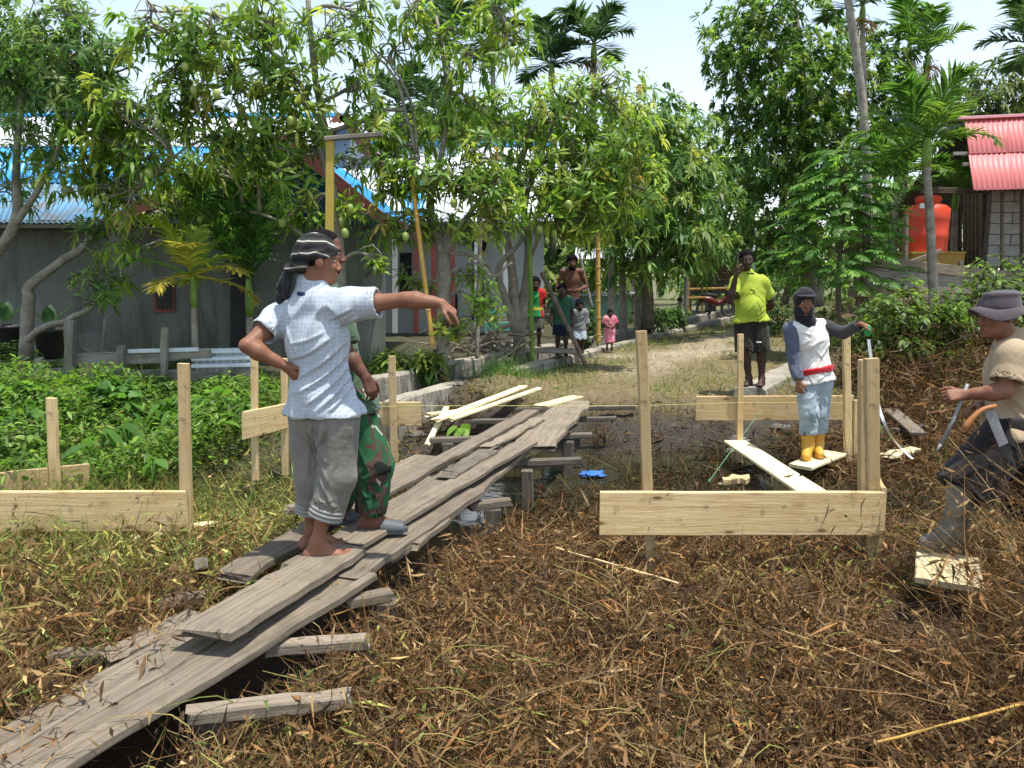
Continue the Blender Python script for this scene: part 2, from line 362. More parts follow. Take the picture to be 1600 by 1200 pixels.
def slab(name, A, B, h, t, mt, parent=None, up=(0, 0, 1), jit=.0, seg=8, roll=0, M=None, taper=0, ragged=0.0):
    """a board along A-B: h across (local Y), t thick (local Z); own coordinates so the grain runs along it"""
    L = float(np.linalg.norm(np.asarray(B) - np.asarray(A))); xs = np.linspace(-L / 2, L / 2, seg + 1); V = []; r = np.random.default_rng(int(abs(L * 9173 + A[0] * 517 + A[1] * 331)) % 99991)
    for i, x in enumerate(xs):
        w = h / 2 * (1 - taper * (i / seg)); y0 = -w + r.normal() * jit; y1 = w + r.normal() * jit; dz = r.normal() * jit * .5; e = i in (0, seg)
        rg = lambda: r.uniform(-1, 1) * ragged if e else 0
        c = min(t * .2, .006)
        for yy, zz in ((y0 + c, -t / 2), (y1 - c, -t / 2), (y1, -t / 2 + c), (y1, t / 2 - c), (y1 - c, t / 2), (y0 + c, t / 2), (y0, t / 2 - c), (y0, -t / 2 + c)):
            V.append((x + rg(), yy, zz + dz))
    F = [[i * 8 + j, (i + 1) * 8 + j, (i + 1) * 8 + (j + 1) % 8, i * 8 + (j + 1) % 8] for i in range(seg) for j in range(8)]
    n = seg * 8; F += [[0, 1, 2, 7], [7, 2, 3, 6], [6, 3, 4, 5], [n + 7, n + 2, n + 1, n], [n + 6, n + 3, n + 2, n + 7], [n + 5, n + 4, n + 3, n + 6]]
    me = mesh(name, V, F, None, mt, None, False)
    return obj(name, me, parent, M if M is not None else frame(A, B, up, roll))
def wbox(name, lo, hi, mt, parent): V, F = box(lo, hi); return wobj(name, V, F, None, mt, parent, smooth=False)
def wallpoly(name, pts, mt, parent, depth=.14, holes=()):
    """front-facing wall outline (x,z) at y, with thickness"""
    y = pts[0][1]; n = len(pts); V = [p for p in pts] + [(p[0], p[1] + depth, p[2]) for p in pts]
    me = bpy.data.meshes.new(name); o0 = np.array(W[parent].translation)
    F = [list(range(n)), list(range(2 * n - 1, n - 1, -1))] + [[(i + 1) % n, i, i + n, (i + 1) % n + n] for i in range(n)]
    me.from_pydata([tuple(np.asarray(v) - o0) for v in V], [], F); me.materials.append(mt); me.update()
    return obj(name, me, parent, W[parent].copy())

# ================================================================ house with the blue roof (left)
HB = thing('house', 'grey plastered house with blue corrugated roof and maroon gable boards', 'house', at(300, 560, 11.6) * [1, 1, 0] + [0, 0, .2])
dg = 11.5
A_ = lambda x, y, d=dg: at(x, y, d)
wallpoly('wall', [A_(156, 600), A_(600, 600), A_(600, 338), A_(445, 213), A_(170, 345)], M_PLASTER, HB)
wallpoly('wall', [A_(-120, 600, 11.9), A_(200, 600, 11.9), A_(200, 340, 11.9), A_(-120, 338, 11.9)], M_PLASTER, HB)
# upper gable in blue metal, in strips
for i in range(7):
    x0, x1 = 318 + i * 40, 318 + (i + 1) * 40
    def top(x): return (345 - (x - 170) * .48 + 4) if x < 445 else 213 + (x - 445) * .806 + 4
    corr('gable_sheet', A_(x0, 352, dg - .05), A_(x1, 352, dg - .05), A_(x1, min(top(x1), 350), dg - .05), A_(x0, min(top(x0), 350), dg - .05), M_BLUEWALL, HB)
# window, door
win = wallpoly('window', [A_(240, 488, dg - .03), A_(272, 488, dg - .03), A_(272, 438, dg - .03), A_(240, 438, dg - .03)], M_REDTRIM, HB, .05)
for x0, x1 in ((244, 255), (258, 268)):
    wallpoly('pane', [A_(x0, 483, dg - .045), A_(x1, 483, dg - .045), A_(x1, 443, dg - .045), A_(x0, 443, dg - .045)], M_DARK, win, .01)
dr = wallpoly('door', [A_(360, 575, dg - .03), A_(386, 575, dg - .03), A_(386, 425, dg - .03), A_(360, 425, dg - .03)], M_DARK, HB, .04)
slab('door_frame', A_(388, 575, dg - .05), A_(388, 424, dg - .05), .06, .05, M_FENCE, HB, up=(0, 1, 0))
# main roof slope, facing us
def blue(u, r): return (M_BLUEROOF, M_GLAREROOF, M_BLUEROOF, M_GLAREROOF)[int(u * 17 + r * 3) % 4]
sheets('roof_sheet', at(-160, 348, 11.3), at(300, 348, 11.3), at(560, 184, 15.6), at(-220, 184, 15.6), lambda u, r: [M_BLUERUST, M_BLUEROOF, M_GLAREROOF][r], HB, 9, 3)  # top row coloured white: sun glare put into the sheet colour
slab('ridge_cap', at(-220, 182, 15.6), at(545, 181, 15.6), .3, .06, M_BLUEROOF, HB)
slab('fascia', at(-160, 350, 11.35), at(165, 350, 11.35), .03, .12, M_DARKWOOD, HB)
# cross gable slopes running back, and maroon barge boards
for (ex, ey, s) in ((165, 345, -1), (600, 338, 1)):
    e0 = at(ex, ey, dg - .45); p0 = at(445, 209, dg - .45); e1 = e0 + [0, 4.4, 0]; p1 = p0 + [0, 4.4, 0]
    q = (e0, e1, p1, p0) if s > 0 else (e1, e0, p0, p1)
    sheets('roof_sheet', *q, M_BLUEROOF, HB, 5)
    slab('barge_board', e0 + [0, -.03, -.06], p0 + [0, -.03, -.06], .035, .17, M_REDTRIM, HB)
    slab('eave_trim', e0 + [s * .03, 0, -.02], e1 + [s * .03, 0, -.02], .03, .12, M_REDTRIM, HB)
# far gable end of the main roof
wallpoly('upper_gable', [at(478, 262, 15.4), at(590, 262, 15.4), at(535, 186, 15.4)], M_WHITEWALL, HB)
for ex in (470, 600):
    slab('barge_board', at(ex, 268, 15.2), at(535, 180, 15.2), .04, .22, M_REDTRIM, HB)

# ================================================================ pale house behind the mango trees
HW = thing('house', 'pale grey house with glare-whitened blue metal roof behind the mango trees', 'house', at(680, 520, 17.6) * [1, 1, 0] + [0, 0, .3])
A2 = lambda x, y, d=17.6: at(x, y, d)
wallpoly('wall', [A2(470, 520), A2(850, 520), A2(850, 345), A2(470, 345)], M_WHITEWALL, HW)
sheets('roof_sheet', at(455, 346, 16.9), at(870, 346, 16.9), at(850, 228, 21), at(475, 228, 21), lambda u, r: M_BLUEROOF if (u > .93 or (r == 0 and .38 < u < .5)) else M_GLAREROOF, HW, 12, 2)  # white sheets paint in the overexposed sun glare of a blue roof
slab('ridge_cap', at(465, 226, 21), at(860, 226, 21), .4, .1, M_BLUEROOF, HW)
slab('fascia', at(455, 349, 16.95), at(870, 349, 16.95), .03, .12, M_DARKWOOD, HW)
for x in (552, 617, 650, 678, 707, 745, 790):
    slab('pillar', A2(x, 520, 17.0), A2(x, 352, 17.0), .11, .11, M_REDTRIM if x in (650, 678, 707) else M_WHITEWALL, HW, up=(0, 1, 0))
for x0, x1, y0, y1 in ((625, 643, 395, 480), (615, 629, 360, 378), (738, 756, 420, 500), (790, 800, 425, 470), (738, 760, 375, 392), (470, 545, 372, 520), (697, 715, 460, 520)):
    w_ = wallpoly('window' if y1 < 500 else 'door', [A2(x0, y1, 17.55), A2(x1, y1, 17.55), A2(x1, y0, 17.55), A2(x0, y0, 17.55)], M_DARK, HW, .03)
M_TEAL = plain('teal_glass', (.12, .38, .32), .3)
for y0 in (416, 428): wallpoly('pane', [A2(617, y0 + 10, 17.5), A2(623, y0 + 10, 17.5), A2(623, y0, 17.5), A2(617, y0, 17.5)], M_TEAL, HW, .03)

# ================================================================ house with the red roof, tank platform (right)
HR = thing('house', 'raised block walled house under a red corrugated roof', 'house', at(1600, 500, 14.2) * [1, 1, 0] + [0, 0, .9])
e0, e1, r1, r0 = at(1522, 297, 13.0), at(1760, 292, 13.0), at(1760, 176, 14.9), at(1507, 187, 14.9)
sheets('roof_sheet', e0, e1, r1, r0, M_REDROOF, HR, 4, 2, pitch=.085, amp=.011)
slab('ridge_cap', at(1478, 187, 14.85), at(1760, 174, 14.85), .25, .05, M_PINK, HR)
sheets('back_roof_sheet', r1 + [0, .1, 0], r0 + [0, .1, 0], r0 + [0, 2.6, -1.6], r1 + [0, 2.6, -1.6], M_DARKWOOD, HR, 3)
for t, x0 in ((.03, 1478), (.27, 1487), (.47, 1464), (.62, 1480), (.80, 1503), (.93, 1505)):
    p = lerp(r0, e0, t) + [.25, .03, -.05]; dd = p[1]; s_ = 1200 / dd
    slab('purlin', np.array([(x0 - 800) / 1200 * dd * 1.005, dd, p[2]]), p + [1.2, 0, 0], .05, .06, M_FENCE, HR)
rows = 8; bh, bw = .19, .39; o_ = at(1541, 417, 13.9)
wbox('wall', o_ + [0, .02, -.02], o_ + [3.2, .14, rows * bh + .06], M_MORTAR, HR)
r_ = np.random.default_rng(4)
V, F = box((0, 0, 0), (bw - .018, .1, bh - .016)); bme = mesh('block', V, F, None, M_BLOCK, None, False)
Vh, Fh = box((0, 0, 0), (bw / 2 - .018, .1, bh - .016)); bmh = mesh('half_block', Vh, Fh, None, M_BLOCK, None, False)
for r in range(rows):
    for cidx in range(5):
        x = cidx * bw - (bw / 2 if r % 2 else 0); me_ = bme
        if x < 0: x = 0; me_ = bmh
        obj('block', me_, HR, Matrix.Translation(Vector(o_ + [x + .008, -.012 + r_.uniform(-.006, .006), r * bh + .008])))
slab('post', at(1566, 560, 13.75), at(1566, 300, 13.75), .05, .05, M_DARKWOOD, HR, up=(0, 1, 0))
slab('post', at(1600, 560, 13.7), at(1600, 298, 13.7), .10, .10, M_DARKWOOD, HR, up=(0, 1, 0))
slab('post', at(1536, 560, 14.3), at(1536, 296, 14.3), .10, .10, M_DARKWOOD, HR, up=(0, 1, 0))
for i in range(5):
    corr('back_wall_sheet', at(1470 + i * 34, 415, 16.4), at(1504 + i * 34, 415, 16.4), at(1504 + i * 34, 262, 16.4), at(1470 + i * 34, 262, 16.4), M_DARKWOOD, HR)
slab('beam', at(1440, 298, 14.0), at(1760, 296, 14.0), .08, .1, M_DARKWOOD, HR)
# platform of rough boards
PF = thing('wooden_platform', 'rough grey board platform carrying the orange water tank', 'platform', at(1450, 480, 13.4) * [1, 1, 0] + [0, 0, .8])
for a, b_, h_, mt in (((1343, 405, 13.0), (1570, 432, 13.3), .17, M_OLD), ((1350, 432, 13.05), (1600, 448, 13.4), .36, M_FENCE), ((1326, 456, 12.9), (1490, 458, 13.1), .17, M_OLD), ((1350, 420, 13.1), (1600, 428, 13.6), .1, M_OLD), ((1440, 470, 13.2), (1640, 470, 13.5), .3, M_FENCE)):
    slab('plank', at(*a), at(*b_), .035, h_, mt, PF, jit=.006)
for x, y0, y1, d in ((1340, 366, 480, 13.0), (1350, 352, 500, 13.0), (1357, 336, 500, 13.1), (1415, 334, 420, 13.5), (1345, 400, 500, 13.15), (1500, 408, 520, 13.3), (1465, 412, 520, 13.4), (1437, 440, 540, 13.5)):
    slab('post', at(x, y1, d), at(x + 1, y0, d), .06, .06, M_OLD if x < 1420 else M_FENCE, PF, up=(0, 1, 0))
slab('deck', at(1350, 424, 13.9), at(1580, 430, 13.9), 1.2, .05, M_OLD, PF)
slab('brace', at(1393, 421, 13.2), at(1470, 392, 13.4), .05, .07, M_OLD, PF)
slab('brace', at(1327, 420, 12.8), at(1352, 400, 13.2), .04, .12, M_OLD, PF)
TK = thing('water_tank', 'orange red plastic water tank on the board platform', 'tank', at(1443, 412, 14.0))
zt = lambda y: at(1443, y, 14.0)[2]
prof = [(0.0, zt(414)), (.35, zt(414)), (.362, zt(408)), (.362, zt(375)), (.372, zt(372)), (.372, zt(366)), (.362, zt(363)), (.362, zt(345)), (.372, zt(342)), (.362, zt(338)), (.37, zt(328)), (.30, zt(322)), (.20, zt(319)), (.19, zt(316)), (.215, zt(314)), (.215, zt(309)), (.17, zt(306)), (0, zt(305))]
def lathe(prof, c, n=32):
    th = np.arange(n) * 2 * math.pi / n; V = np.array([[c[0] + r * math.cos(t), c[1] + r * math.sin(t), z] for r, z in prof for t in th])
    F = [[i * n + j, i * n + (j + 1) % n, (i + 1) * n + (j + 1) % n, (i + 1) * n + j] for i in range(len(prof) - 1) for j in range(n)]; return V, np.array(F)
V, F = lathe(prof[:13], at(1443, 412, 14.0)); wobj('tank_body', V, F, None, M_ORANGE, TK)
V, F = lathe([(.2, zt(318))] + prof[13:], at(1443, 412, 14.0)); wobj('lid', V, F, None, M_ORANGE, TK)
tag(slab('sign_plate', at(1437, 322, 13.6), at(1449, 322, 13.6), .03, .08, M_WHITEWALL, TK), 'pale plate on the tank shoulder')
YB = thing('crate', 'mustard yellow wooden crate below the orange tank', 'crate', at(1468, 425, 13.75))
wbox('side_board', at(1425, 426, 13.6), at(1500, 396, 13.75) + [0, .3, 0], plain('mustard_wood', (.33, .2, .04)), YB); wbox('lid_board', at(1424, 396, 13.58), at(1501, 393.5, 13.75) + [0, .32, 0], plain('mustard_wood_edge', (.36, .23, .05)), YB)

# ================================================================ far shed and its bench
SH = thing('shed', 'low brown boarded shed behind the man in the yellow shirt', 'shed', at(1130, 480, 27) * [1, 1, 0] + [0, 0, .4])
for i in range(6): slab('board', at(1075, 455 - i * 11, 27), at(1190, 452 - i * 11, 27.3), .04, .24, M_DARKWOOD if i < 2 else wood('shed_board%d' % i, (.2, .13, .1), (.27, .18, .14), (.1, .07, .05)), SH)
for x in (1078, 1104, 1145, 1185): slab('post', at(x, 485, 26.8), at(x, 392, 26.8), .1, .1, M_OLD, SH, up=(0, 1, 0))
sheets('roof_sheet', at(1062, 402, 26), at(1200, 398, 26), at(1195, 372, 30), at(1066, 374, 30), M_DARKWOOD, SH, 4)
BN = thing('bamboo_rail', 'weathered yellow pole rail standing before the brown shed', 'rail', at(1090, 487, 24))
for x in (1076, 1097): slab('post', at(x, 488, 24), at(x, 440, 24), .06, .06, M_BAMBOO, BN, up=(0, 1, 0))
for y in (452, 466): slab('rail', at(1068, y, 23.95), at(1136 if y < 460 else 1104, y - 2, 23.95), .05, .06, M_BAMBOO, BN)
PL = thing('utility_pole', 'thin grey metal pole rising behind the man in yellow', 'pole', at(1178, 470, 24))
V, F, F3, C = tube([at(1177.5, 480, 24), at(1178, 420, 24), at(1178, 357, 24)], .05, 8); wobj('shaft', V, F, F3, M_ZINC, PL)
wobj('collar', *tube([at(1178, 362, 24), at(1178, 357, 24)], .07, 8)[:3], M_ZINC, PL)

# ================================================================ concrete drain beside the track
def dwall(name, label, off, y0, y1, w, top, base, seed):
    ys = np.arange(y0, y1, .22); n = len(ys); V = []; r = np.random.default_rng(seed)
    xc = lambda y: xd(y) + off
    for y in ys:
        t = top + .05 * fbm2(np.array([y]), np.array([1.0 * seed]), .6)[0] + r.normal() * .006 - .06 * sstep(y0 + .35, y0, y)
        j = r.normal(size=6) * .012
        V += [(xc(y) - w / 2 - .03 + j[0], y, base), (xc(y) - w / 2 + j[1], y, t - .03), (xc(y) - w / 2 + .03, y, t + j[2] * .3), (xc(y) + w / 2 - .03, y, t + j[3] * .3), (xc(y) + w / 2 + j[4], y, t - .03), (xc(y) + w / 2 + .07 + j[5], y, base)]
    F = [[i * 6 + j, i * 6 + j + 1, (i + 1) * 6 + j + 1, (i + 1) * 6 + j] for i in range(n - 1) for j in range(5)] + [[0, 1, 2, 3], [0, 3, 4, 5], [(n - 1) * 6 + 3, (n - 1) * 6 + 2, (n - 1) * 6 + 1, (n - 1) * 6], [(n - 1) * 6 + 5, (n - 1) * 6 + 4, (n - 1) * 6 + 3, (n - 1) * 6]]
    return tag(wobj(name, V, F, None, M_DRAIN, None, None, False), label, 'drain wall')
m, nt, b = mat('drain_concrete', .92, .2); v = coords(nt); v3 = coords(nt, (9, 9, 1.1))
c = ramp(nt, noise(nt, v, 3, 5), [(.3, (.24, .215, .17)), (.7, (.38, .345, .28))])
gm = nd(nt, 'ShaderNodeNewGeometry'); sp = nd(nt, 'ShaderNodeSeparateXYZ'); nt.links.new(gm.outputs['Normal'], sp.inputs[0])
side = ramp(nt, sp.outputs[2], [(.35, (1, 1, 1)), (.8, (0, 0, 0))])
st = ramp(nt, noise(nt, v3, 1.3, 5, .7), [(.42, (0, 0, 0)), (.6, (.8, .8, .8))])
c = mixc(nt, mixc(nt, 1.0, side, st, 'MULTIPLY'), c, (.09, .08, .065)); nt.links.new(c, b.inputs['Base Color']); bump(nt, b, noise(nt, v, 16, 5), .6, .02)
M_DRAIN = m
dwall('drain_wall', 'sunlit concrete drain wall along the track, with its near end exposed', -.05, 7.95, 34, .2, .47, -.1, 1)
dwall('drain_wall', 'streaked concrete drain wall below the mango trees, behind the sunlit one', -.72, 8.2, 11.6, .2, .60, -.15, 2)
dwall('drain_wall', 'far stretch of drain wall beyond the little plank crossing', -.72, 12.4, 34, .2, .56, -.1, 3)
# concrete abutment on which the man in yellow stands
AB = []
p0_, p1_ = on(1170, 604, .40), on(1262, 556, .42)
for t in np.linspace(0, 1, 9):
    c = lerp(p0_, p1_, t); w = .20; jj = .012 * math.sin(t * 17); AB.append([(c[0] - w, c[1], -.15), (c[0] - w + .02, c[1], .38 + jj), (c[0] + w - .06, c[1], .39 + jj), (c[0] + w + jj, c[1], .35 + jj), (c[0] + w + .22, c[1], -.15)])
V = np.array(AB).reshape(-1, 3); F = [[i * 5 + j, i * 5 + j + 1, (i + 1) * 5 + j + 1, (i + 1) * 5 + j] for i in range(8) for j in range(4)] + [[0, 1, 2, 3], [0, 3, 4, 4]]
F = [f for f in F if len(set(f)) == 4]
tag(wobj('abutment_wall', V, F, [[0, 3, 4]], M_DRAIN, None, None, False), 'sloping concrete wall under the feet of the man in yellow', 'wall')
# ================================================================ vegetation
def pick(cols, n, p=None, var=.18):
    c = np.array(cols, float)[rng.choice(len(cols), n, p=p)]; return c * U(1 - var, 1 + var, (n, 1))
def branch_acc(acc, pts, r0, r1, n=7, seg=10, wob=.0):
    p = spline(pts, seg); p[1:-1] += rng.normal(size=(seg - 2, 3)) * wob; acc.add(*tube(p, np.linspace(r0, r1, seg), n)); return p
MANGO_C = [(0.212, 0.342, 0.053), (0.295, 0.413, 0.071), (0.153, 0.277, 0.047), (0.425, 0.472, 0.094), (0.118, 0.212, 0.041), (0.425, 0.33, 0.106)]
DARK_C = [(0.106, 0.213, 0.05), (0.138, 0.256, 0.056), (0.081, 0.169, 0.044), (0.2, 0.312, 0.075), (0.25, 0.325, 0.1)]
FAR_C = [(0.12, 0.228, 0.066), (0.168, 0.288, 0.078), (0.096, 0.186, 0.06), (0.228, 0.336, 0.09), (0.276, 0.348, 0.108)]
def cluster_geo(pos, ax, n, L, Wd, droop, cols, acc, prof=LEAFP, spread=(.1, .8), p=None):
    """rosettes of leaves at the twig tips pos(M,3) with axes ax(M,3)"""
    M = len(pos); P = np.repeat(pos, n, 0); A = np.repeat(ax, n, 0)
    r = nrm(np.cross(A, rng.normal(size=A.shape))); d = nrm(r + A * U(spread[0], spread[1], (M * n, 1)))
    cc = np.repeat(pick(cols, M, p), n, 0) * U(.75, 1.25, (M * n, 1))
    acc.add(*leaves(P + A * U(-.06, .04, (M * n, 1)) + r * .01, d, U(L[0], L[1], M * n), U(Wd[0], Wd[1], M * n), U(droop[0], droop[1], M * n), cc, prof))
PROTO = []
def cluster_protos(L, Wd, droop, cols, n=12, k=6):
    out = []
    for i in range(k):
        a = Acc(); a.add(*tube(spline([(0, 0, -.25), (.02, .01, -.1), (0, 0, .02)], 5), .006, 5, (.12, .13, .05)))
        cluster_geo(np.zeros((1, 3)), np.array([[0, 0, 1.0]]), n, L, Wd, droop, [cols[i % min(5, len(cols))]], a); out.append(a.data('leaf_cluster', M_LEAF))
    return out
SPREAD = 1.25
def crown_points(crowns, dens=1.0):
    pos = []; ax = []
    for c, r, n in crowns:
        n = int(n * dens * 1.35); q = nrm(rng.normal(size=(n, 3))) * (U(0, 1, (n, 1)) ** .5); pos.append(np.asarray(c) + q * np.asarray(r) * SPREAD); ax.append(nrm(q * [1, 1, .8] + [0, 0, .35] + rng.normal(size=(n, 3)) * .35))
    return np.concatenate(pos), np.concatenate(ax)
fruit_me = None
def tree(label, base, limbs, crowns, L=(.11, .21), Wd=(.028, .046), droop=(.25, .85), cols=MANGO_C, n=9, bark=M_BARK, fruits=0, nparts=0, twig=True, prof=LEAFP, name='tree', group=None, spread=(.1, .8), p=None, trunkname='trunk'):
    global fruit_me
    if p is None and cols is MANGO_C: p = (.26, .24, .2, .14, .135, .025)
    T = thing(name, label, 'tree', base, group); acc = Acc(); nodes = []
    for li in limbs:
        pts, r0, r1 = li[:3]; pp = branch_acc(acc, pts, r0, r1, 8, 14, .008); nodes.append(pp)
    nodes = np.concatenate(nodes); pos, ax = crown_points(crowns)
    # secondary limbs to the crown lobes and twigs to clusters
    for c, r, m_ in crowns:
        c = np.asarray(c); i = np.argmin(np.linalg.norm(nodes - c, axis=1) + (nodes[:, 2] > c[2] + .3) * 2); a0 = nodes[i]
        pp = branch_acc(acc, [a0, lerp(a0, c, .5) + rng.normal(size=3) * .12 * np.linalg.norm(c - a0) + [0, 0, .1], c], .028, .012, 6, 8)
        if twig:
            sel = rng.choice(m_, min(m_, 14), replace=False)
            for q in nrm(rng.normal(size=(len(sel), 3))):
                e = c + q * np.asarray(r) * .8; j = pp[rng.integers(3, 8)]; branch_acc(acc, [j, lerp(j, e, .55) + rng.normal(size=3) * .06, e], .010, .004, 4, 5)
    acc.world(trunkname, bark, T)
    if nparts:
        dist = np.linalg.norm(pos - np.array([0, 0, CAM_Z]), axis=1); o = np.argsort(dist + U(0, .6, len(pos))); near, rest = o[:nparts], o[nparts:]
        pr = cluster_protos(L, Wd, droop, cols, n)
        for i in near:
            me = pr[rng.integers(len(pr))]; R = Vector(ax[i]).to_track_quat('Z', 'Y').to_matrix().to_4x4() @ Matrix.Rotation(U(0, 6.28), 4, 'Z')
            obj('leaf_cluster', me, T, Matrix.Translation(Vector(pos[i])) @ R @ Matrix.Scale(U(.8, 1.2), 4))
        pos, ax = pos[rest], ax[rest]
    if len(pos):
        a = Acc(); cluster_geo(pos, ax, n, L, Wd, droop, cols, a, prof if base[1] < 12 else (.25, 1, .08), spread, p); tag(a.world('crown', M_LEAF, T), kind='stuff')
    if fruits:
        if fruit_me is None:
            V, F = lathe([(0, -.052), (.022, -.047), (.036, -.025), (.041, 0), (.037, .022), (.022, .04), (0, .046)], (0, 0, 0), 12); fruit_me = mesh('mango', V * [1, .85, 1], F, None, M_MANGO)
        allc, _ = crown_points(crowns, 1)
        for q in allc[rng.choice(len(allc), fruits, replace=False)]:
            q = q + [0, -.1, -.12]; q[2] = max(q[2], 1.2); o = obj('mango', fruit_me, T, Matrix.Translation(Vector(q)) @ Matrix.Rotation(U(0, 3), 4, 'Z') @ Matrix.Scale(U(.9, 1.25), 4))
            st = Acc().add(*tube([(0, 0, .045), (.01, 0, .12), (.0, 0, .2)], .003, 4, (.2, .2, .08))); obj('stalk', st.data('stalk', M_BAMBOOG), o, W[o].copy())
    return T
def E(px, py, d, rx, rz, n, ry=None): return (at(px, py, d), (rx, ry or rx, rz), n)
P_ = at
# --- left tree by the fence
b0 = P_(36, 535, 9.7)
tree('dark leaved tree at the left edge with a low crooked limb', b0,
     [([b0 - [0, 0, .3], P_(45, 470, 9.7), P_(48, 445, 9.7), P_(98, 408, 9.6), P_(150, 365, 9.5), P_(190, 300, 9.4)], .085, .03),
      ([b0, P_(70, 512, 9.5), P_(105, 500, 9.4), P_(150, 475, 9.3)], .05, .03),
      ([P_(-60, 460, 9.4), P_(5, 380, 9.2), P_(28, 330, 9.1), P_(24, 262, 9.1), P_(40, 120, 9.1), P_(60, 20, 9.1)], .075, .02), ([P_(10, 370, 9.2), P_(55, 305, 9.0), P_(95, 225, 9.0), P_(120, 120, 9.0)], .045, .02)],
     [E(40, 40, 9.1, .55, .5, 90), E(110, 90, 8.9, .5, .45, 80), E(30, 140, 9.2, .5, .4, 70), E(130, 165, 9.0, .45, .35, 60), E(60, 230, 9.2, .55, .3, 50), E(-40, 90, 9.2, .6, .8, 60), E(10, 300, 9.3, .4, .2, 16), E(125, 35, 9.2, .3, .3, 22),
      E(165, 245, 9.2, .35, .3, 34), E(150, 445, 9.1, .2, .28, 16), E(140, 355, 9.4, .22, .14, 9), E(220, 200, 9.4, .35, .35, 30), E(170, 95, 9.1, .3, .2, 18)],
     L=(.10, .18), Wd=(.022, .034), cols=DARK_C, n=11, droop=(.2, .8), nparts=130, spread=(.2, 1.0))
# --- mango tree over the house
b1 = P_(528, 560, 9.3)
tree('fruiting mango tree whose long boughs reach left over the blue roof', b1,
     [([b1 - [0, 0, .3], P_(533, 430, 9.3), P_(525, 330, 9.3), P_(508, 215, 9.3), P_(490, 100, 9.3), P_(480, -30, 9.3)], .075, .03),
      ([P_(522, 320, 9.3), P_(470, 150, 9.1), P_(400, 60, 8.9), P_(320, 20, 8.7), P_(240, 18, 8.6)], .035, .012), ([P_(505, 200, 9.3), P_(450, 110, 9.0), P_(395, 90, 8.8), P_(340, 110, 8.7)], .03, .01),
      ([P_(515, 260, 9.3), P_(440, 200, 9.0), P_(380, 215, 8.9), P_(300, 225, 8.8), P_(225, 290, 8.8)], .028, .01), ([P_(530, 400, 9.3), P_(400, 330, 9.8), P_(330, 350, 10.2), P_(200, 400, 10.2), P_(190, 450, 10.2)], .02, .008)],
     [E(235, 35, 8.6, .34, .16, 12), E(205, 70, 8.7, .15, .18, 6), E(330, 60, 8.7, .45, .3, 34), E(420, 40, 8.8, .45, .3, 36), E(370, 130, 8.8, .42, .32, 34), E(450, 130, 8.9, .45, .3, 38), E(520, 60, 9.1, .4, .35, 26), E(400, 200, 8.9, .3, .2, 14), E(480, 200, 8.9, .3, .22, 18),
      E(265, 130, 8.7, .3, .22, 12), E(290, 200, 8.8, .28, .2, 12), E(230, 250, 8.8, .32, .22, 16), E(200, 320, 8.9, .3, .22, 14), E(280, 300, 10.3, .4, .25, 18), E(340, 330, 10.3, .35, .2, 12), E(180, 160, 8.8, .3, .3, 14), E(450, 270, 8.9, .28, .16, 14), E(555, 330, 9.1, .22, .16, 10), E(595, 412, 9.1, .15, .09, 7), E(560, 20, 9.1, .3, .2, 12), E(190, 440, 9.6, .2, .2, 8), E(560, 130, 9.2, .3, .2, 10), E(175, 285, 8.9, .25, .2, 10), E(330, 250, 9.6, .45, .25, 24), E(400, 270, 9.7, .3, .2, 12), E(250, 330, 10.3, .35, .25, 12), E(140, 300, 9.0, .4, .3, 16), E(480, 320, 9.1, .25, .2, 8), E(300, 90, 8.7, .35, .25, 14), E(590, 200, 9.3, .25, .25, 10), E(560, 260, 9.2, .22, .2, 8), E(210, 185, 8.8, .4, .28, 22), E(300, 165, 8.8, .38, .25, 20), E(360, 225, 8.9, .35, .25, 20), E(190, 235, 8.8, .35, .25, 18), E(260, 265, 9.6, .45, .22, 22), E(420, 235, 9.0, .3, .22, 14), E(150, 195, 8.9, .35, .3, 18), E(190, 385, 9.1, .25, .25, 12), E(470, 330, 9.7, .25, .2, 10), E(100, 270, 9.0, .3, .25, 12)],
     fruits=46, nparts=230)
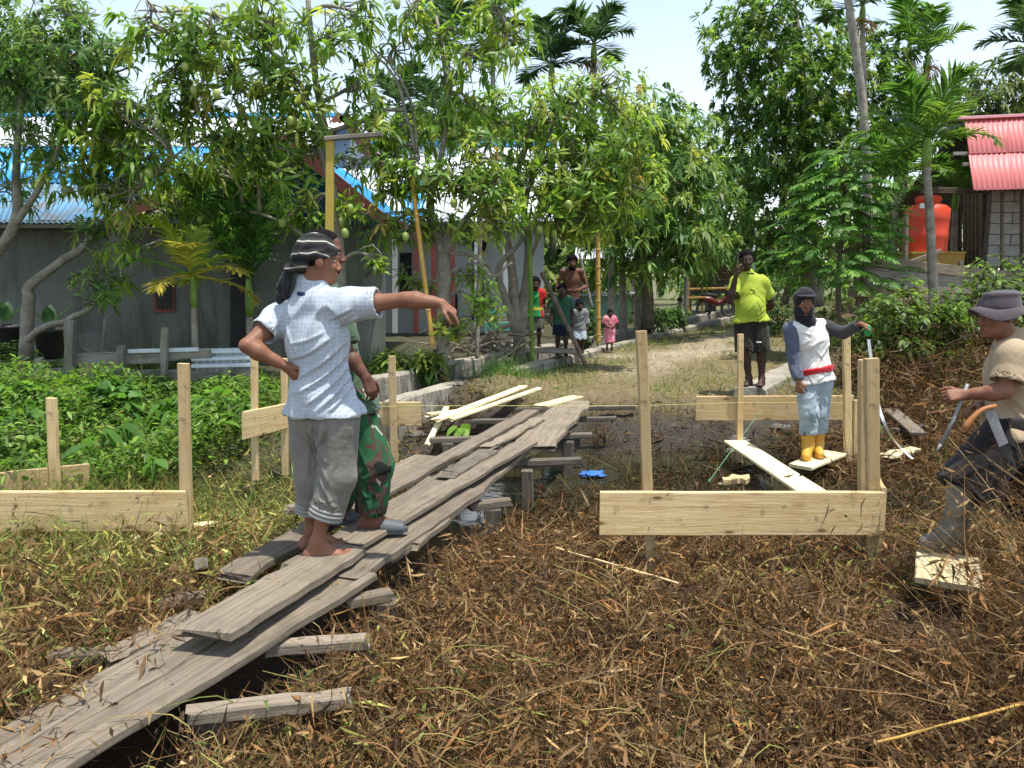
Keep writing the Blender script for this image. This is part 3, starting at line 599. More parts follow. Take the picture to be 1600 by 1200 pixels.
# --- forked mango tree in the middle
b2 = P_(688, 560, 9.6)
tree('pale forked mango tree right of the pointing man with bright leaf tufts', b2,
     [([b2 - [0, 0, .3], P_(693, 480, 9.6), P_(693, 396, 9.6)], .09, .075), ([P_(693, 398, 9.6), P_(676, 350, 9.6), P_(674, 300, 9.6), P_(690, 250, 9.6), P_(698, 130, 9.6), P_(680, 20, 9.6)], .06, .02),
      ([P_(693, 398, 9.6), P_(720, 352, 9.5), P_(742, 322, 9.4), P_(775, 285, 9.3)], .05, .02), ([P_(697, 150, 9.6), P_(730, 90, 9.5), P_(790, 40, 9.4)], .02, .008), ([P_(650, 240, 9.5), P_(620, 130, 9.4), P_(570, 65, 9.3)], .025, .01),
      ([P_(655, 250, 9.5), P_(640, 150, 9.4), P_(600, 90, 9.4), P_(540, 40, 9.4)], .02, .008), ([P_(700, 395, 9.6), P_(740, 400, 9.5), P_(770, 430, 9.5), P_(800, 410, 9.5)], .025, .012)],
     [E(640, 272, 9.3, .35, .2, 26), E(610, 300, 9.3, .22, .14, 12), E(700, 285, 9.3, .35, .22, 22), E(760, 300, 9.2, .38, .25, 26), E(740, 250, 9.4, .35, .3, 22), E(640, 200, 9.8, .4, .3, 26), E(690, 60, 9.5, .35, .25, 18), E(730, 100, 9.4, .3, .2, 14), E(620, 80, 9.4, .25, .2, 8), E(790, 60, 9.4, .3, .3, 16), E(640, 20, 9.4, .3, .25, 16), E(700, 190, 9.7, .35, .3, 22), E(770, 10, 9.4, .35, .25, 18), E(735, 365, 9.3, .22, .12, 9), E(640, 365, 9.5, .3, .12, 10), E(705, 510, 9.3, .2, .14, 9), E(755, 480, 9.4, .18, .16, 9), E(735, 165, 9.6, .3, .25, 16), E(590, 360, 9.7, .3, .18, 12), E(670, 340, 9.6, .3, .2, 14), E(780, 350, 9.5, .35, .22, 18), E(650, 440, 9.9, .25, .2, 10), E(735, 430, 9.9, .3, .25, 14), E(600, 245, 9.6, .3, .2, 12), E(570, 200, 9.6, .25, .2, 10)],
     fruits=24, nparts=180)
# --- many stemmed mango tree by the drain
b3 = P_(812, 548, 11.6)
tree('many stemmed mango tree in front of the children with drooping fruit', b3,
     [([b3 - [0, 0, .2], P_(806, 480, 11.6), P_(800, 420, 11.6), P_(790, 340, 11.6), P_(820, 230, 11.5), P_(850, 190, 11.4)], .10, .02), ([b3, P_(818, 470, 11.6), P_(826, 400, 11.6), P_(820, 330, 11.6), P_(840, 250, 11.6)], .09, .03),
      ([P_(806, 520, 11.6), P_(790, 465, 11.5), P_(778, 420, 11.5), P_(810, 380, 11.5), P_(830, 330, 11.4)], .07, .02), ([P_(812, 500, 11.6), P_(770, 520, 11.4), P_(742, 548, 11.4)], .04, .03), ([P_(824, 420, 11.6), P_(850, 350, 11.3), P_(890, 300, 11.2), P_(930, 290, 11.1)], .03, .01),
      ([P_(800, 300, 11.4), P_(830, 205, 11.2), P_(870, 195, 11.0), P_(905, 260, 11.0)], .02, .008), ([P_(826, 300, 11.4), P_(880, 160, 11.2), P_(940, 130, 11.0)], .022, .008)],
     [E(820, 200, 11.3, .6, .5, 60), E(880, 170, 11.2, .6, .45, 60), E(940, 140, 11.2, .5, .3, 34), E(900, 250, 11.0, .6, .45, 64), E(960, 220, 11.2, .55, .5, 56), E(850, 300, 11.0, .55, .4, 54), E(930, 320, 11.0, .55, .4, 54), E(990, 300, 11.2, .45, .5, 44), E(790, 270, 11.3, .45, .4, 36), E(870, 345, 11.0, .4, .2, 20), E(770, 190, 11.5, .5, .4, 36), E(935, 360, 11.2, .35, .16, 12), E(985, 190, 11.4, .35, .35, 26), E(945, 265, 10.9, .3, .3, 18)],
     fruits=40, nparts=240, L=(.12, .22))
# --- behind: trees along the track
tree('leafy green tree right of the mango trees, beside the track', P_(1010, 500, 16.5), [([P_(1012, 515, 16.5), P_(1010, 420, 16.5), P_(1000, 330, 16.5), P_(1010, 220, 16.5)], .14, .04), ([P_(1011, 430, 16.5), P_(1040, 340, 16.2), P_(1060, 280, 16.2)], .07, .03)],
     [E(1000, 190, 16.5, .9, .6, 70), E(1050, 215, 16.6, .8, .6, 64), E(1010, 290, 16.2, 1.0, .7, 84), E(1080, 300, 16.4, .9, .7, 76), E(1040, 370, 16.0, 1.0, .6, 80), E(960, 350, 16.4, .8, .7, 54), E(1090, 390, 16.4, .8, .5, 50), E(1000, 410, 16.2, .7, .4, 30)], cols=FAR_C, L=(.18, .28), Wd=(.05, .08), n=11, bark=M_BARKD, fruits=0)
tree('broad tree filling the gap at the far end of the track', P_(1110, 480, 27), [([P_(1110, 490, 27), P_(1112, 400, 27), P_(1105, 260, 27)], .2, .06)],
     [E(1060, 240, 27, 1.6, 1.2, 60), E(1110, 280, 27, 1.7, 1.2, 70), E(1150, 300, 26.5, 1.5, 1.3, 60), E(1090, 350, 26, 1.8, 1.2, 70), E(1160, 370, 26, 1.4, 1.0, 44), E(1030, 320, 27, 1.4, 1.4, 44)], cols=FAR_C, L=(.28, .45), Wd=(.09, .14), n=11, bark=M_BARKD)
SPREAD = 1.3
tree('tall dense dark tree standing over the right side of the track', P_(1270, 470, 21), [([P_(1270, 480, 21), P_(1265, 400, 21), P_(1260, 260, 21), P_(1250, 100, 21), P_(1240, 0, 21)], .3, .07), ([P_(1262, 300, 21), P_(1310, 220, 20.6), P_(1340, 120, 20.6)], .12, .04), ([P_(1258, 240, 21), P_(1200, 170, 20.6), P_(1160, 60, 20.6)], .11, .04)],
     [E(1175, 40, 20.5, 1.1, 1.1, 110), E(1180, 130, 20.4, 1.1, .9, 110), E(1240, 60, 20.6, 1.0, 1.0, 80), E(1215, 20, 20.8, 1.1, .7, 60), E(1210, 215, 20.2, 1.2, 1.0, 120), E(1290, 150, 20.4, 1.3, 1.1, 130), E(1345, 140, 20.8, 1.2, 1.0, 110), E(1290, 240, 20.2, 1.4, 1.0, 130), E(1370, 230, 20.8, 1.0, 1.1, 80), E(1190, 300, 20.4, 1.1, .9, 100), E(1250, 330, 20.0, 1.4, 1.0, 110), E(1330, 320, 20.4, 1.2, 1.0, 80), E(1185, 380, 20.5, 1.0, .7, 60), E(1330, 75, 21, .9, .6, 50), E(1250, 400, 20.2, 1.2, .6, 50), E(1400, 190, 20.8, .8, 1.0, 60), E(1145, 90, 20.5, .6, .9, 50), E(1160, 190, 20.4, .7, .8, 50), E(1250, 130, 20.0, 1.2, 1.2, 110), E(1260, 250, 19.8, 1.3, 1.0, 110), E(1390, 110, 21, .7, .7, 36)],
     cols=DARK_C, L=(.14, .25), Wd=(.05, .085), n=14, bark=M_BARK, droop=(.1, .7), spread=(.2, 1.1))
SPREAD = 1.25
tree('olive green tree behind the red roofed house', P_(1540, 420, 24), [([P_(1540, 470, 24), P_(1540, 300, 24), P_(1545, 180, 24)], .2, .06)],
     [E(1520, 160, 24, 1.5, 1.0, 60), E(1560, 130, 24, 1.2, .8, 44), E(1590, 180, 24, 1.4, .8, 44), E(1480, 190, 24, 1.2, .8, 36), E(1450, 260, 24, 1.6, 1.4, 50)], cols=[(.13, .17, .06), (.17, .2, .07), (.09, .13, .045)], L=(.28, .42), Wd=(.07, .1), n=10, bark=M_BARKD)
for i, (x, yc, d, w, h, lab) in enumerate([(610, 330, 27, 3.0, 1.6, 'round tree behind the glare-white roof, left of the palms'), (800, 330, 24, 3.0, 2.2, 'dense tree behind the pale house and the mango trees'), (920, 330, 29, 3.2, 2.2, 'dense tree behind the many stemmed mango tree'), (1230, 380, 38, 5, 2.6, 'far tree mass closing the end of the track'), (1420, 340, 27, 3.2, 2.8, 'dark tree behind the orange water tank'), (700, 220, 26, 2.2, 1.4, 'tree top showing between the upper mango boughs'), (-30, 160, 19, 2.6, 2.0, 'tree rising behind the left end of the blue roof'), (980, 400, 36, 4.5, 2.4, 'far low tree behind the children'), (1120, 420, 44, 5, 2.0, 'low far tree seen above the shed'), (1340, 410, 42, 5, 2.2, 'far low tree behind the feathery tree'), (1500, 400, 38, 5, 2.4, 'far tree behind the short broad palm'), (870, 420, 48, 6, 2.0, 'far hedge like tree behind the shirtless man'), (700, 420, 42, 6, 2.6, 'far tree behind the pale house')]):
    c = P_(x, yc, d); cr = [(c + rng.normal(size=3) * [w * .55, .6, h * .45], (w * .5, w * .4, h * .5), 46) for _ in range(6)]
    tree(lab, (c[0], d, .3), [([(c[0], d, .2), (c[0] + .2, d, c[2] * .5), tuple(c)], .22, .08)], cr, cols=FAR_C, L=(.3, .5), Wd=(.1, .15), n=11, bark=M_BARKD, twig=False)

# ---------------------------------------------------------------- feathery small tree and compound leaves
def compound(acc, base, d, L, npair, ll, lw, droop, col, lift=.25):
    """one compound leaf or frond: rachis plus paired leaflets"""
    t = np.linspace(.12, 1, npair); d = np.asarray(d, float); P = np.asarray(base) + d * L * t[:, None] + np.array([0, 0, -1.0]) * (droop * L * t ** 2)[:, None]
    tg = nrm(d * L + np.array([0, 0, -2.0]) * (droop * L * t)[:, None]); sd = nrm(np.cross(tg, [0, 0, 1.0])); upv = np.cross(sd, tg)
    for s in (-1, 1):
        dd = nrm(sd * s + tg * (.75 + .7 * t[:, None]) + upv * lift + rng.normal(size=P.shape) * .10)
        ln = ll * (np.sin(np.clip(t * .85 + .15, 0, 1) * math.pi) ** .6 + .15) * U(.85, 1.1, npair)
        acc.add(*leaves(P, dd, ln, lw, U(.15, .5, npair), np.asarray(col) * U(.8, 1.2, (npair, 1)), (.35, 1, .8, .05), side=np.broadcast_to(upv, P.shape)))
    pp = np.asarray(base) + d * L * np.linspace(0, 1, 6)[:, None] + np.array([0, 0, -1.0]) * (droop * L * np.linspace(0, 1, 6) ** 2)[:, None]
    acc.add(*tube(pp, np.linspace(.012 * L, .003 * L, 6), 4, np.asarray(col) * 1.2))
T = thing('feathery_tree', 'bright feathery small tree between the track and the tank', 'tree', P_(1312, 520, 12.6)); acc = Acc(); lf = Acc()
tr = branch_acc(acc, [P_(1312, 530, 12.6), P_(1310, 430, 12.6), P_(1318, 330, 12.6), P_(1315, 260, 12.6)], .05, .02)
for i in range(300):
    ang = U(0, 6.28); hh = U(0, 1); r = (1 - hh) ** .7 * 1.0 + .15; st = tr[int(3 + hh * 6)]
    tip = st + [math.cos(ang) * r * U(.2, 1), math.sin(ang) * r * .8 * U(.2, 1), U(-.25, .4) + (.1 if hh > .8 else 0)]
    if i % 6 == 0: branch_acc(acc, [st, lerp(st, tip, .5) + [0, 0, .08], tip], .012, .005, 4, 5)
    compound(lf, tip, nrm([math.cos(ang), math.sin(ang), U(.05, .5)]), U(.35, .55), 9, .14, .04, U(.3, .6), pick([(.13, .28, .06), (.19, .35, .07), (.10, .22, .055)], 1)[0], .1)
acc.world('trunk', M_BARKD, T); tag(lf.world('crown', M_LEAF, T), kind='stuff')

# ---------------------------------------------------------------- palms: every frond a part
def frond_mesh(L, npair, ll, lw, droop, col, lift=.35):
    a = Acc(); compound(a, (0, 0, 0), (0, .35, .94), L, npair, ll, lw, droop, col, lift); return a.data('frond', M_LEAF)
FR_DARK = [frond_mesh(1.6, 26, .55, .060, .42, c, .2) for c in ((.055, .105, .045), (.065, .12, .05), (.045, .09, .04))]
FR_MID = [frond_mesh(1.6, 26, .55, .055, .42, c, .2) for c in ((.10, .20, .04), (.14, .24, .045), (.08, .17, .035))]
FR_UP = [frond_mesh(1.7, 30, .42, .042, .16, c, .15) for c in ((.05, .13, .03), (.07, .16, .035), (.045, .11, .028))]
FR_YEL = [frond_mesh(1.25, 26, .32, .034, .45, c, .15) for c in ((.36, .42, .06), (.28, .38, .05), (.18, .32, .045), (.45, .39, .07))]
def palm(label, foot, top, r, fronds, k, scale, tilt=(.25, 1.55), lean=None, shaft=None, fruit=False, group=None, name='palm', skirt=False, start=None):
    foot, top = np.asarray(foot), np.asarray(top); T = thing(name, label, 'palm', foot, group); a = Acc()
    mid = lerp(foot, top, .5) + ([0, 0, 0] if lean is None else np.asarray(lean)); p = spline([foot - [0, 0, .2], mid, top], 30); rr = np.linspace(r * 1.25, r * .8, 30) * (1 + .06 * (np.arange(30) % 2))
    a.add(*tube(p, rr, 9)); a.world('trunk', M_BARK if r > .03 else M_BAMBOOG, T)
    s = Acc(); q = top + np.array([0, 0, .35 * scale]); s.add(*tube(spline([top - [0, 0, .1 * scale], lerp(top, q, .5), q], 6), [r * 1.0, r * 1.12, r * 1.1, r * .9, r * .7, r * .4], 9, (.09, .17, .04))); s.world('crown_shaft', M_BAMBOOG, T)
    a0 = U(0, 6.28) if start is None else start
    for i in range(k):
        th = a0 + i * 2.4; tl = tilt[0] + (tilt[1] - tilt[0]) * (i / max(1, k - 1)); me = fronds[rng.integers(len(fronds))]
        M = Matrix.Translation(Vector(lerp(top, q, .85))) @ Matrix.Rotation(th, 4, 'Z') @ Matrix.Rotation(-(tl - .35), 4, 'X') @ Matrix.Scale(scale * U(.85, 1.1), 4)
        obj('frond', me, T, M)
    if fruit:
        f = Acc()
        for i in range(50):
            d = nrm(rng.normal(size=3) * [1, 1, .4] + [0, 0, -.5]); f.add(*tube([top - [0, 0, .05], top + d * .2 * scale, top + d * .32 * scale - [0, 0, .12 * scale]], [.006, .006, .012], 4, (.35, .2, .06)))
        tag(f.world('fruit_bunch', M_ATTR, T), kind='stuff')
    return T
G_ = lambda px, py, d, z=.35: np.array([at(px, py, d)[0], d, z])
palm('dark areca palm standing highest against the sky, centre', G_(932, 300, 24), at(928, 92, 24), .09, FR_DARK, 10, 1.35, fruit=True)
palm('dark areca palm just left of the highest centre palm', G_(866, 300, 24), at(862, 122, 24), .09, FR_DARK, 10, 1.3)
palm('dark palm behind the top of the forked mango tree', G_(704, 300, 22), at(700, 88, 22), .08, FR_DARK, 10, 1.25)
palm('dark palm partly hidden right of the forked mango top', G_(772, 300, 23), at(770, 76, 23), .08, FR_DARK, 9, 1.25, fruit=True)
palm('low dark palm crown above the glare-white roof', G_(622, 300, 21), at(622, 185, 21), .08, FR_DARK, 9, 1.1)
palm('second low dark palm crown above the glare-white roof', G_(682, 300, 21), at(682, 200, 21), .08, FR_DARK, 9, 1.1)
palm('leaning tall thin palm with a bare grey trunk cut off by the photo top', G_(1366, 300, 16.5, .8), at(1312, -90, 16.5), .085, FR_DARK, 8, .9, lean=(.25, 0, 0))
palm('slender areca palm with orange fruit beside the leaning trunk', G_(1373, 300, 17.5, .8), at(1347, 30, 17.5), .06, FR_DARK, 8, 1.0, fruit=True)
palm('left one of the twin areca palms right of the tall dark tree', G_(1424, 300, 21, .8), at(1420, 84, 21), .06, FR_MID, 8, 1.05, (.15, 1.4), fruit=True)
palm('right one of the twin areca palms, with a drooping fruit bunch', G_(1451, 300, 20, .8), at(1449, 104, 20), .06, FR_MID, 7, 1.0, (.1, 1.2), fruit=True)
palm('big bright areca palm in front of the orange tank', at(1462, 500, 12.2), at(1447, 250, 12.2), .065, FR_MID, 11, 1.05, (.1, 1.6), start=1.2)
palm('areca palm crown cut by the right edge above the red roof', G_(1606, 300, 18, .8), at(1612, 95, 18), .07, FR_DARK, 9, 1.2)
palm('short palm with broad fronds between the tank and the red house', G_(1492, 420, 15.2, .9), at(1492, 320, 15.2), .06, FR_MID, 9, .9, (.4, 1.5))
palm('young palm left of the tank behind the feathery tree', G_(1400, 400, 14.5, .9), at(1400, 300, 14.5), .06, FR_MID, 9, .9, (.3, 1.3))
palm('small yellowing palm in front of the grey house wall', at(305, 560, 9.15), at(303, 468, 9.15), .035, FR_YEL, 11, .95, (.2, 1.7), start=.1)
palm('dark green young palm behind the pointing man', at(392, 580, 10.2), at(390, 480, 10.2), .05, FR_UP, 11, 1.2, (.02, .65), start=2.2)
palm('ringed trunk palm right of the children, nearer one', G_(958, 505, 16.2), at(955, 392, 16.2), .08, FR_MID, 7, .7, (.6, 1.7))
palm('ringed trunk palm right of the children, middle one', G_(975, 505, 17.0), at(972, 385, 17.0), .08, FR_MID, 7, .7, (.6, 1.7))
palm('ringed trunk palm right of the children, rightmost one', G_(999, 505, 17.6), at(996, 360, 17.6), .08, FR_MID, 7, .7, (.6, 1.7))
palm('yellow green palm tuft in the trees left of the far shed', G_(1075, 400, 23), at(1075, 285, 23), .06, FR_YEL, 7, 1.2, (.2, 1.2))

# ---------------------------------------------------------------- shrubs, tufts, taro
def shrub(label, c, rad, n, L=(.07, .13), Wd=(.035, .06), cols=((.12, .2, .04), (.17, .26, .05), (.08, .14, .03)), stems=9, name='shrub', group=None, dead=0.0):
    c = np.asarray(c); T = thing(name, label, 'shrub', c, group); a = Acc(); tops = []
    for i in range(stems):
        e = c + [U(-1, 1) * rad[0] * .8, U(-1, 1) * rad[1] * .8, rad[2] * U(1.2, 2)]; tops.append(branch_acc(a, [c + rng.normal(size=3) * [.1, .1, 0], lerp(c, e, .5) + rng.normal(size=3) * .1, e], .012, .004, 4, 6))
    a.world('stem', M_BARKD, T); l = Acc()
    q = nrm(rng.normal(size=(n, 3))) * U(0, 1, (n, 1)) ** .5; pos = c + [0, 0, rad[2]] + q * np.asarray(rad); pos[:, 2] = np.maximum(pos[:, 2], c[2] + .05); ax = nrm(q + [0, 0, .6])
    cluster_geo(pos, ax, 8, L, Wd, (.2, .7), list(cols), l, (.2, 1, .8, .04))
    if dead:
        m_ = int(n * 7 * dead); qq = rng.normal(size=(m_, 3)) * [rad[0] * .7, rad[1] * .6, .25] + c + [0, -rad[1] * .4, .35]; l.add(*ribbons(qq, nrm(rng.normal(size=(m_, 3)) + [0, 0, -.4]), U(.08, .25, m_), U(.006, .03, m_), rng.normal(size=(m_, 3)) * .5, 3, None, pick([(.13, .08, .045), (.2, .12, .06), (.09, .055, .035)], m_)))
    tag(l.world('foliage', M_LEAF, T), kind='stuff'); return T
shrub('big leafy shrub on the right bank below the board platform', on(1400, 600, .35), (.8, .5, .68), 330, L=(.08, .14), dead=.35)
shrub('bright willow leaved shrub in the middle of the right bank', on(1475, 600, .35), (.4, .35, .62), 190, L=(.08, .13), Wd=(.018, .028), cols=((.2, .33, .05), (.16, .28, .05)), dead=.3)
shrub('shrub with brown dead stems behind the man in the bush hat', on(1545, 590, .4), (.65, .5, .85), 280, dead=.6)
shrub('leafy shrub at the right edge beyond the bush hat', on(1625, 590, .4), (.6, .5, .85), 220, dead=.5)
shrub('low green bush left of the man in the hood, under the feathery tree', on(1330, 530, .5), (.7, .5, .4), 120, cols=((.06, .12, .03), (.09, .16, .035)))
shrub('dark bush at the foot of the tall dark tree', G_(1215, 470, 17, .35), (.8, .6, .5), 120, cols=((.05, .10, .03), (.08, .14, .035)))
for i, (x, y, d, w, h, lab) in enumerate([(1020, 492, 18, .6, .3, 'broad leaved bed of plants beside the ringed palms'), (1052, 490, 19, .4, .3, 'leafy plants just left of the far child in dark clothes'), (915, 500, 14.4, .35, .4, 'green bush behind the child in the grey shirt'), (610, 548, 9.4, .22, .2, 'yellow green variegated plant below the pointing arm'), (668, 545, 9.5, .2, .2, 'small leafy plant at the foot of the forked mango')]):
    shrub(lab, G_(x, y, d, .42), (w, w * .7, h), 60, L=(.12, .22), Wd=(.03, .06), cols=((.12, .22, .05), (.2, .28, .05), (.3, .33, .08)) if d < 10 else ((.08, .16, .04), (.11, .2, .05)))
for x, y, z_, w, h, lab in ((20, 600, .35, .4, .28, 'vine covered bush at the far left before the fence'), (95, 612, .3, .3, .2, 'small leafy bush at the foot of the first fence post'), (330, 640, .2, .35, .22, 'bushy weeds left of the corner boards'), (245, 640, .22, .35, .2, 'leafy weeds in the middle of the left bank'), (30, 720, .1, .4, .18, 'broad leafy weeds left of the short stake')):
    shrub(lab, on(x, y, z_), (w, w * .7, h), 90, L=(.05, .11), Wd=(.025, .05), cols=((.14, .27, .045), (.2, .33, .055), (.1, .2, .04), (.25, .35, .08)), stems=6, name='weed_bush')
for x, y, z_, lab in ((175, 650, .25, 'large leaved plant in the green weeds below the second fence post'), (290, 680, .12, 'large leaved plant right behind the tall left stake'), (60, 660, .22, 'large leaved plant above the short stake'), (-10, 655, .22, 'large leaved plant cut by the left edge'), (355, 668, .15, 'large leaved plant left of the corner boards')):
    shrub(lab, on(x, y, z_), (.3, .22, .2), 34, L=(.13, .22), Wd=(.08, .13), cols=((.13, .28, .05), (.2, .36, .06), (.09, .2, .045)), stems=5, name='broadleaf_weed')
def tuft(label, c, n, h, spread, col=((.07, .13, .03), (.10, .17, .04), (.06, .11, .035))):
    c = np.asarray(c); a = Acc(); b0 = c + rng.normal(size=(n, 3)) * [spread * .5, spread * .35, 0]; d = nrm(rng.normal(size=(n, 3)) * [.35, .3, 0] + [0, 0, 1])
    bd = rng.normal(size=(n, 3)) * [.4, .3, 0] + [0, 0, -.3]; a.add(*ribbons(b0, d, U(.6, 1.1, n) * h, U(.008, .014, n), bd, 4, None, pick(list(col), n)))
    T = thing('grass_clump', label, 'grass clump', c); tag(a.world('blade_mass', M_GRASS, T), kind='stuff')
tuft('tall lemongrass clump right of the soldier, behind the drain', G_(585, 560, 9.6, .35), 420, .75, .5)
tuft('tall grass clump under the pointing arm beside the forked mango', G_(640, 560, 9.9, .35), 380, .7, .55)
tuft('tall grass clump in front of the small house window', G_(232, 560, 10.3, .35), 420, .7, .5)
tuft('tall grass clump left of the pointing man, right of the small palm', G_(345, 560, 10.2, .35), 380, .7, .45)
def heart(L, Wd): # broad leaf blade, folded along its midrib
    t = np.array([-.18, 0, .25, .55, .8, 1.0]); w = np.array([.35, .8, 1.0, .8, .42, .02]); V = []
    for tt, ww in zip(t, w):
        z = -.22 * max(tt, 0) ** 2 * L; V += [(-ww * Wd / 2, tt * L, z + .10 * ww * Wd), (0, tt * L, z), (ww * Wd / 2, tt * L, z + .10 * ww * Wd)]
    F = [[i * 3 + j, i * 3 + j + 1, (i + 1) * 3 + j + 1, (i + 1) * 3 + j] for i in range(5) for j in range(2)]; return np.array(V), np.array(F)
def taro(label, c, n, h, L, col):
    c = np.asarray(c); T = thing('taro_plant', label, 'taro plant', c)
    for i in range(n):
        th = U(0, 6.28); e = c + [math.cos(th) * h * U(.2, .5), math.sin(th) * h * U(.2, .4), h * U(.6, 1.05)]
        a = Acc(); a.add(*tube(spline([c, lerp(c, e, .6) + [0, 0, .05], e], 6), .008, 5, np.asarray(col) * 1.1)); st = a.world('stalk', M_LEAF, T)
        V, F = heart(L * U(.8, 1.2), L * .75); me = mesh('leaf', V, F, None, M_LEAF, np.asarray(col) * U(.8, 1.2))
        obj('leaf', me, T, Matrix.Translation(Vector(e)) @ Matrix.Rotation(th - 1.57 + U(-.5, .5), 4, 'Z') @ Matrix.Rotation(U(-.9, -.2), 4, 'X'))
taro('lime green taro plant with large upright leaves near the fence', on(135, 640, .25), 5, .45, .26, (.26, .42, .05))
taro('taro plant with glossy leaves left of the short wooden stake', on(35, 690, .15), 5, .35, .2, (.10, .22, .05))
taro('glossy taro plant in the middle of the green creepers', on(200, 700, .1), 6, .3, .18, (.09, .2, .045))
taro('taro plant just right of the short wooden stake', on(150, 730, .1), 4, .32, .2, (.11, .23, .05))
taro('small taro plant between the creepers and the dry weeds', on(240, 760, .05), 5, .22, .14, (.12, .25, .05))
taro('single broad leaved plant by the loose boards at the far bank', on(722, 700, 0), 4, .22, .15, (.2, .34, .06))

# ---------------------------------------------------------------- ground cover
_bc = np.array([on(*c, .28) for c in ((60, 1190), (245, 1065), (400, 965), (520, 880), (640, 800), (740, 730), (870, 650))]); BRY, BRX = _bc[:, 1], _bc[:, 0]
def scatter(n, y0, y1, pw=1.5, xa=-1, xb=1, marg=.9):
    u = U(0, 1, n); a, b = y0 ** (1 - pw), y1 ** (1 - pw); y = (a + (b - a) * u) ** (1 / (1 - pw)); x = U(xa, xb, n) * (.70 * y + marg); return x, y
def onbridge(x, y):                                     # keep growth off the footbridge planks
    xc = np.interp(y, BRY, BRX); return (np.abs(x - xc) < .27 + .012 * y) | (((x - 2.16) / .30) ** 2 + ((y - 3.66) / .30) ** 2 < 1)
DRYC = [(.155, .085, .038), (.25, .148, .066), (.09, .052, .028), (.38, .27, .13), (.30, .14, .045), (.26, .23, .06), (.15, .17, .05)]
def mixp(green, straw): # palette weights
    p = np.array([.24, .22, .2, .13, .12, .06, .03]); p[5] += straw * .5; p[6] += green * .5; return p / p.sum()
def dry_field(name, label, n1, n2, n3, reg, hgt, green=None, big=1.0, dark=None):
    """reg -> x,y arrays; hgt(x,y) mat thickness"""
    a = Acc()
    def cols(x, y, n):
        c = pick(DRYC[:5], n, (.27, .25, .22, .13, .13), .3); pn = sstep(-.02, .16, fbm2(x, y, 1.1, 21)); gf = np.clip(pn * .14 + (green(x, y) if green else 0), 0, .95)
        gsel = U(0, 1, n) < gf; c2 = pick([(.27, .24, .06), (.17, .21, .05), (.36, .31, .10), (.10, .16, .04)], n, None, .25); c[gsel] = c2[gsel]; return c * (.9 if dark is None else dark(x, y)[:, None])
    def base(n):
        x, y = reg(int(n * 1.25)); ok = ~onbridge(x, y); x, y = x[ok][:n], y[ok][:n]; return x, y
    x, y = base(n1); n = len(x); h = hgt(x, y); z = np.maximum(gz(x, y), WATER_Z + .002) + h * U(0, 1, n) ** 1.3
    d = nrm(rng.normal(size=(n, 3)) * [1, 1, .8] + [0, 0, .2]); L = U(.03, .11, n) * big
    a.add(*ribbons(np.stack([x, y, z], -1), d, L, U(.0022, .0055, n) * big, rng.normal(size=(n, 3)) * [.95, .95, .8] - [0, 0, .2], 3, (1, .9, .7, .3), cols(x, y, n)))
    x, y = base(n2); n = len(x); h = hgt(x, y); d = nrm(rng.normal(size=(n, 3)) * [.75, .75, 0] + [0, 0, 1]); b0 = np.stack([x, y, gz(x, y)], -1)
    a.add(*ribbons(b0, d, h * U(.8, 1.9, n) + .05, U(.003, .006, n) * big, rng.normal(size=(n, 3)) * [.5, .5, .15] - [0, 0, .35], 4, (1, .9, .8, .7, .4), cols(x, y, n)))
    x, y = base(n3); n = len(x); h = hgt(x, y); z = np.maximum(gz(x, y), WATER_Z + .002) + h * U(.02, 1.1, n)
    a.add(*ribbons(np.stack([x, y, z], -1), nrm(rng.normal(size=(n, 3))), U(.02, .06, n) * big, U(.006, .018, n) * big, rng.normal(size=(n, 3)) * .8, 2, (.4, 1, .1), cols(x, y, n) * 1.1))
    return tag(a.world(name, M_DRY), label, 'weeds', kind='stuff')
def fgreg(n):
    x, y = scatter(n, 1.7, 5.5, 1.6); return x, y
def fgh(x, y): return (.16 + .16 * fbm2(x, y, 1.6, 31) + .5 * sstep(.615, .70, x / y) * sstep(3.9, 3.4, y) * sstep(2.2, 2.8, y)) * sstep(5.6, 5.0, y) + .02
def fggreen(x, y): return .55 * sstep(-.6, -1.6, x) * sstep(3.2, 4.2, y) + .12 * sstep(-.3, -.9, x) + .25 * sstep(.25, .0, np.abs(y - 4.1)) * sstep(.5, 1.2, x)
dry_field('dead_weeds', 'brown mat of dead tangled weeds in the foreground', 46000, 8000, 26000, fgreg, fgh, fggreen)
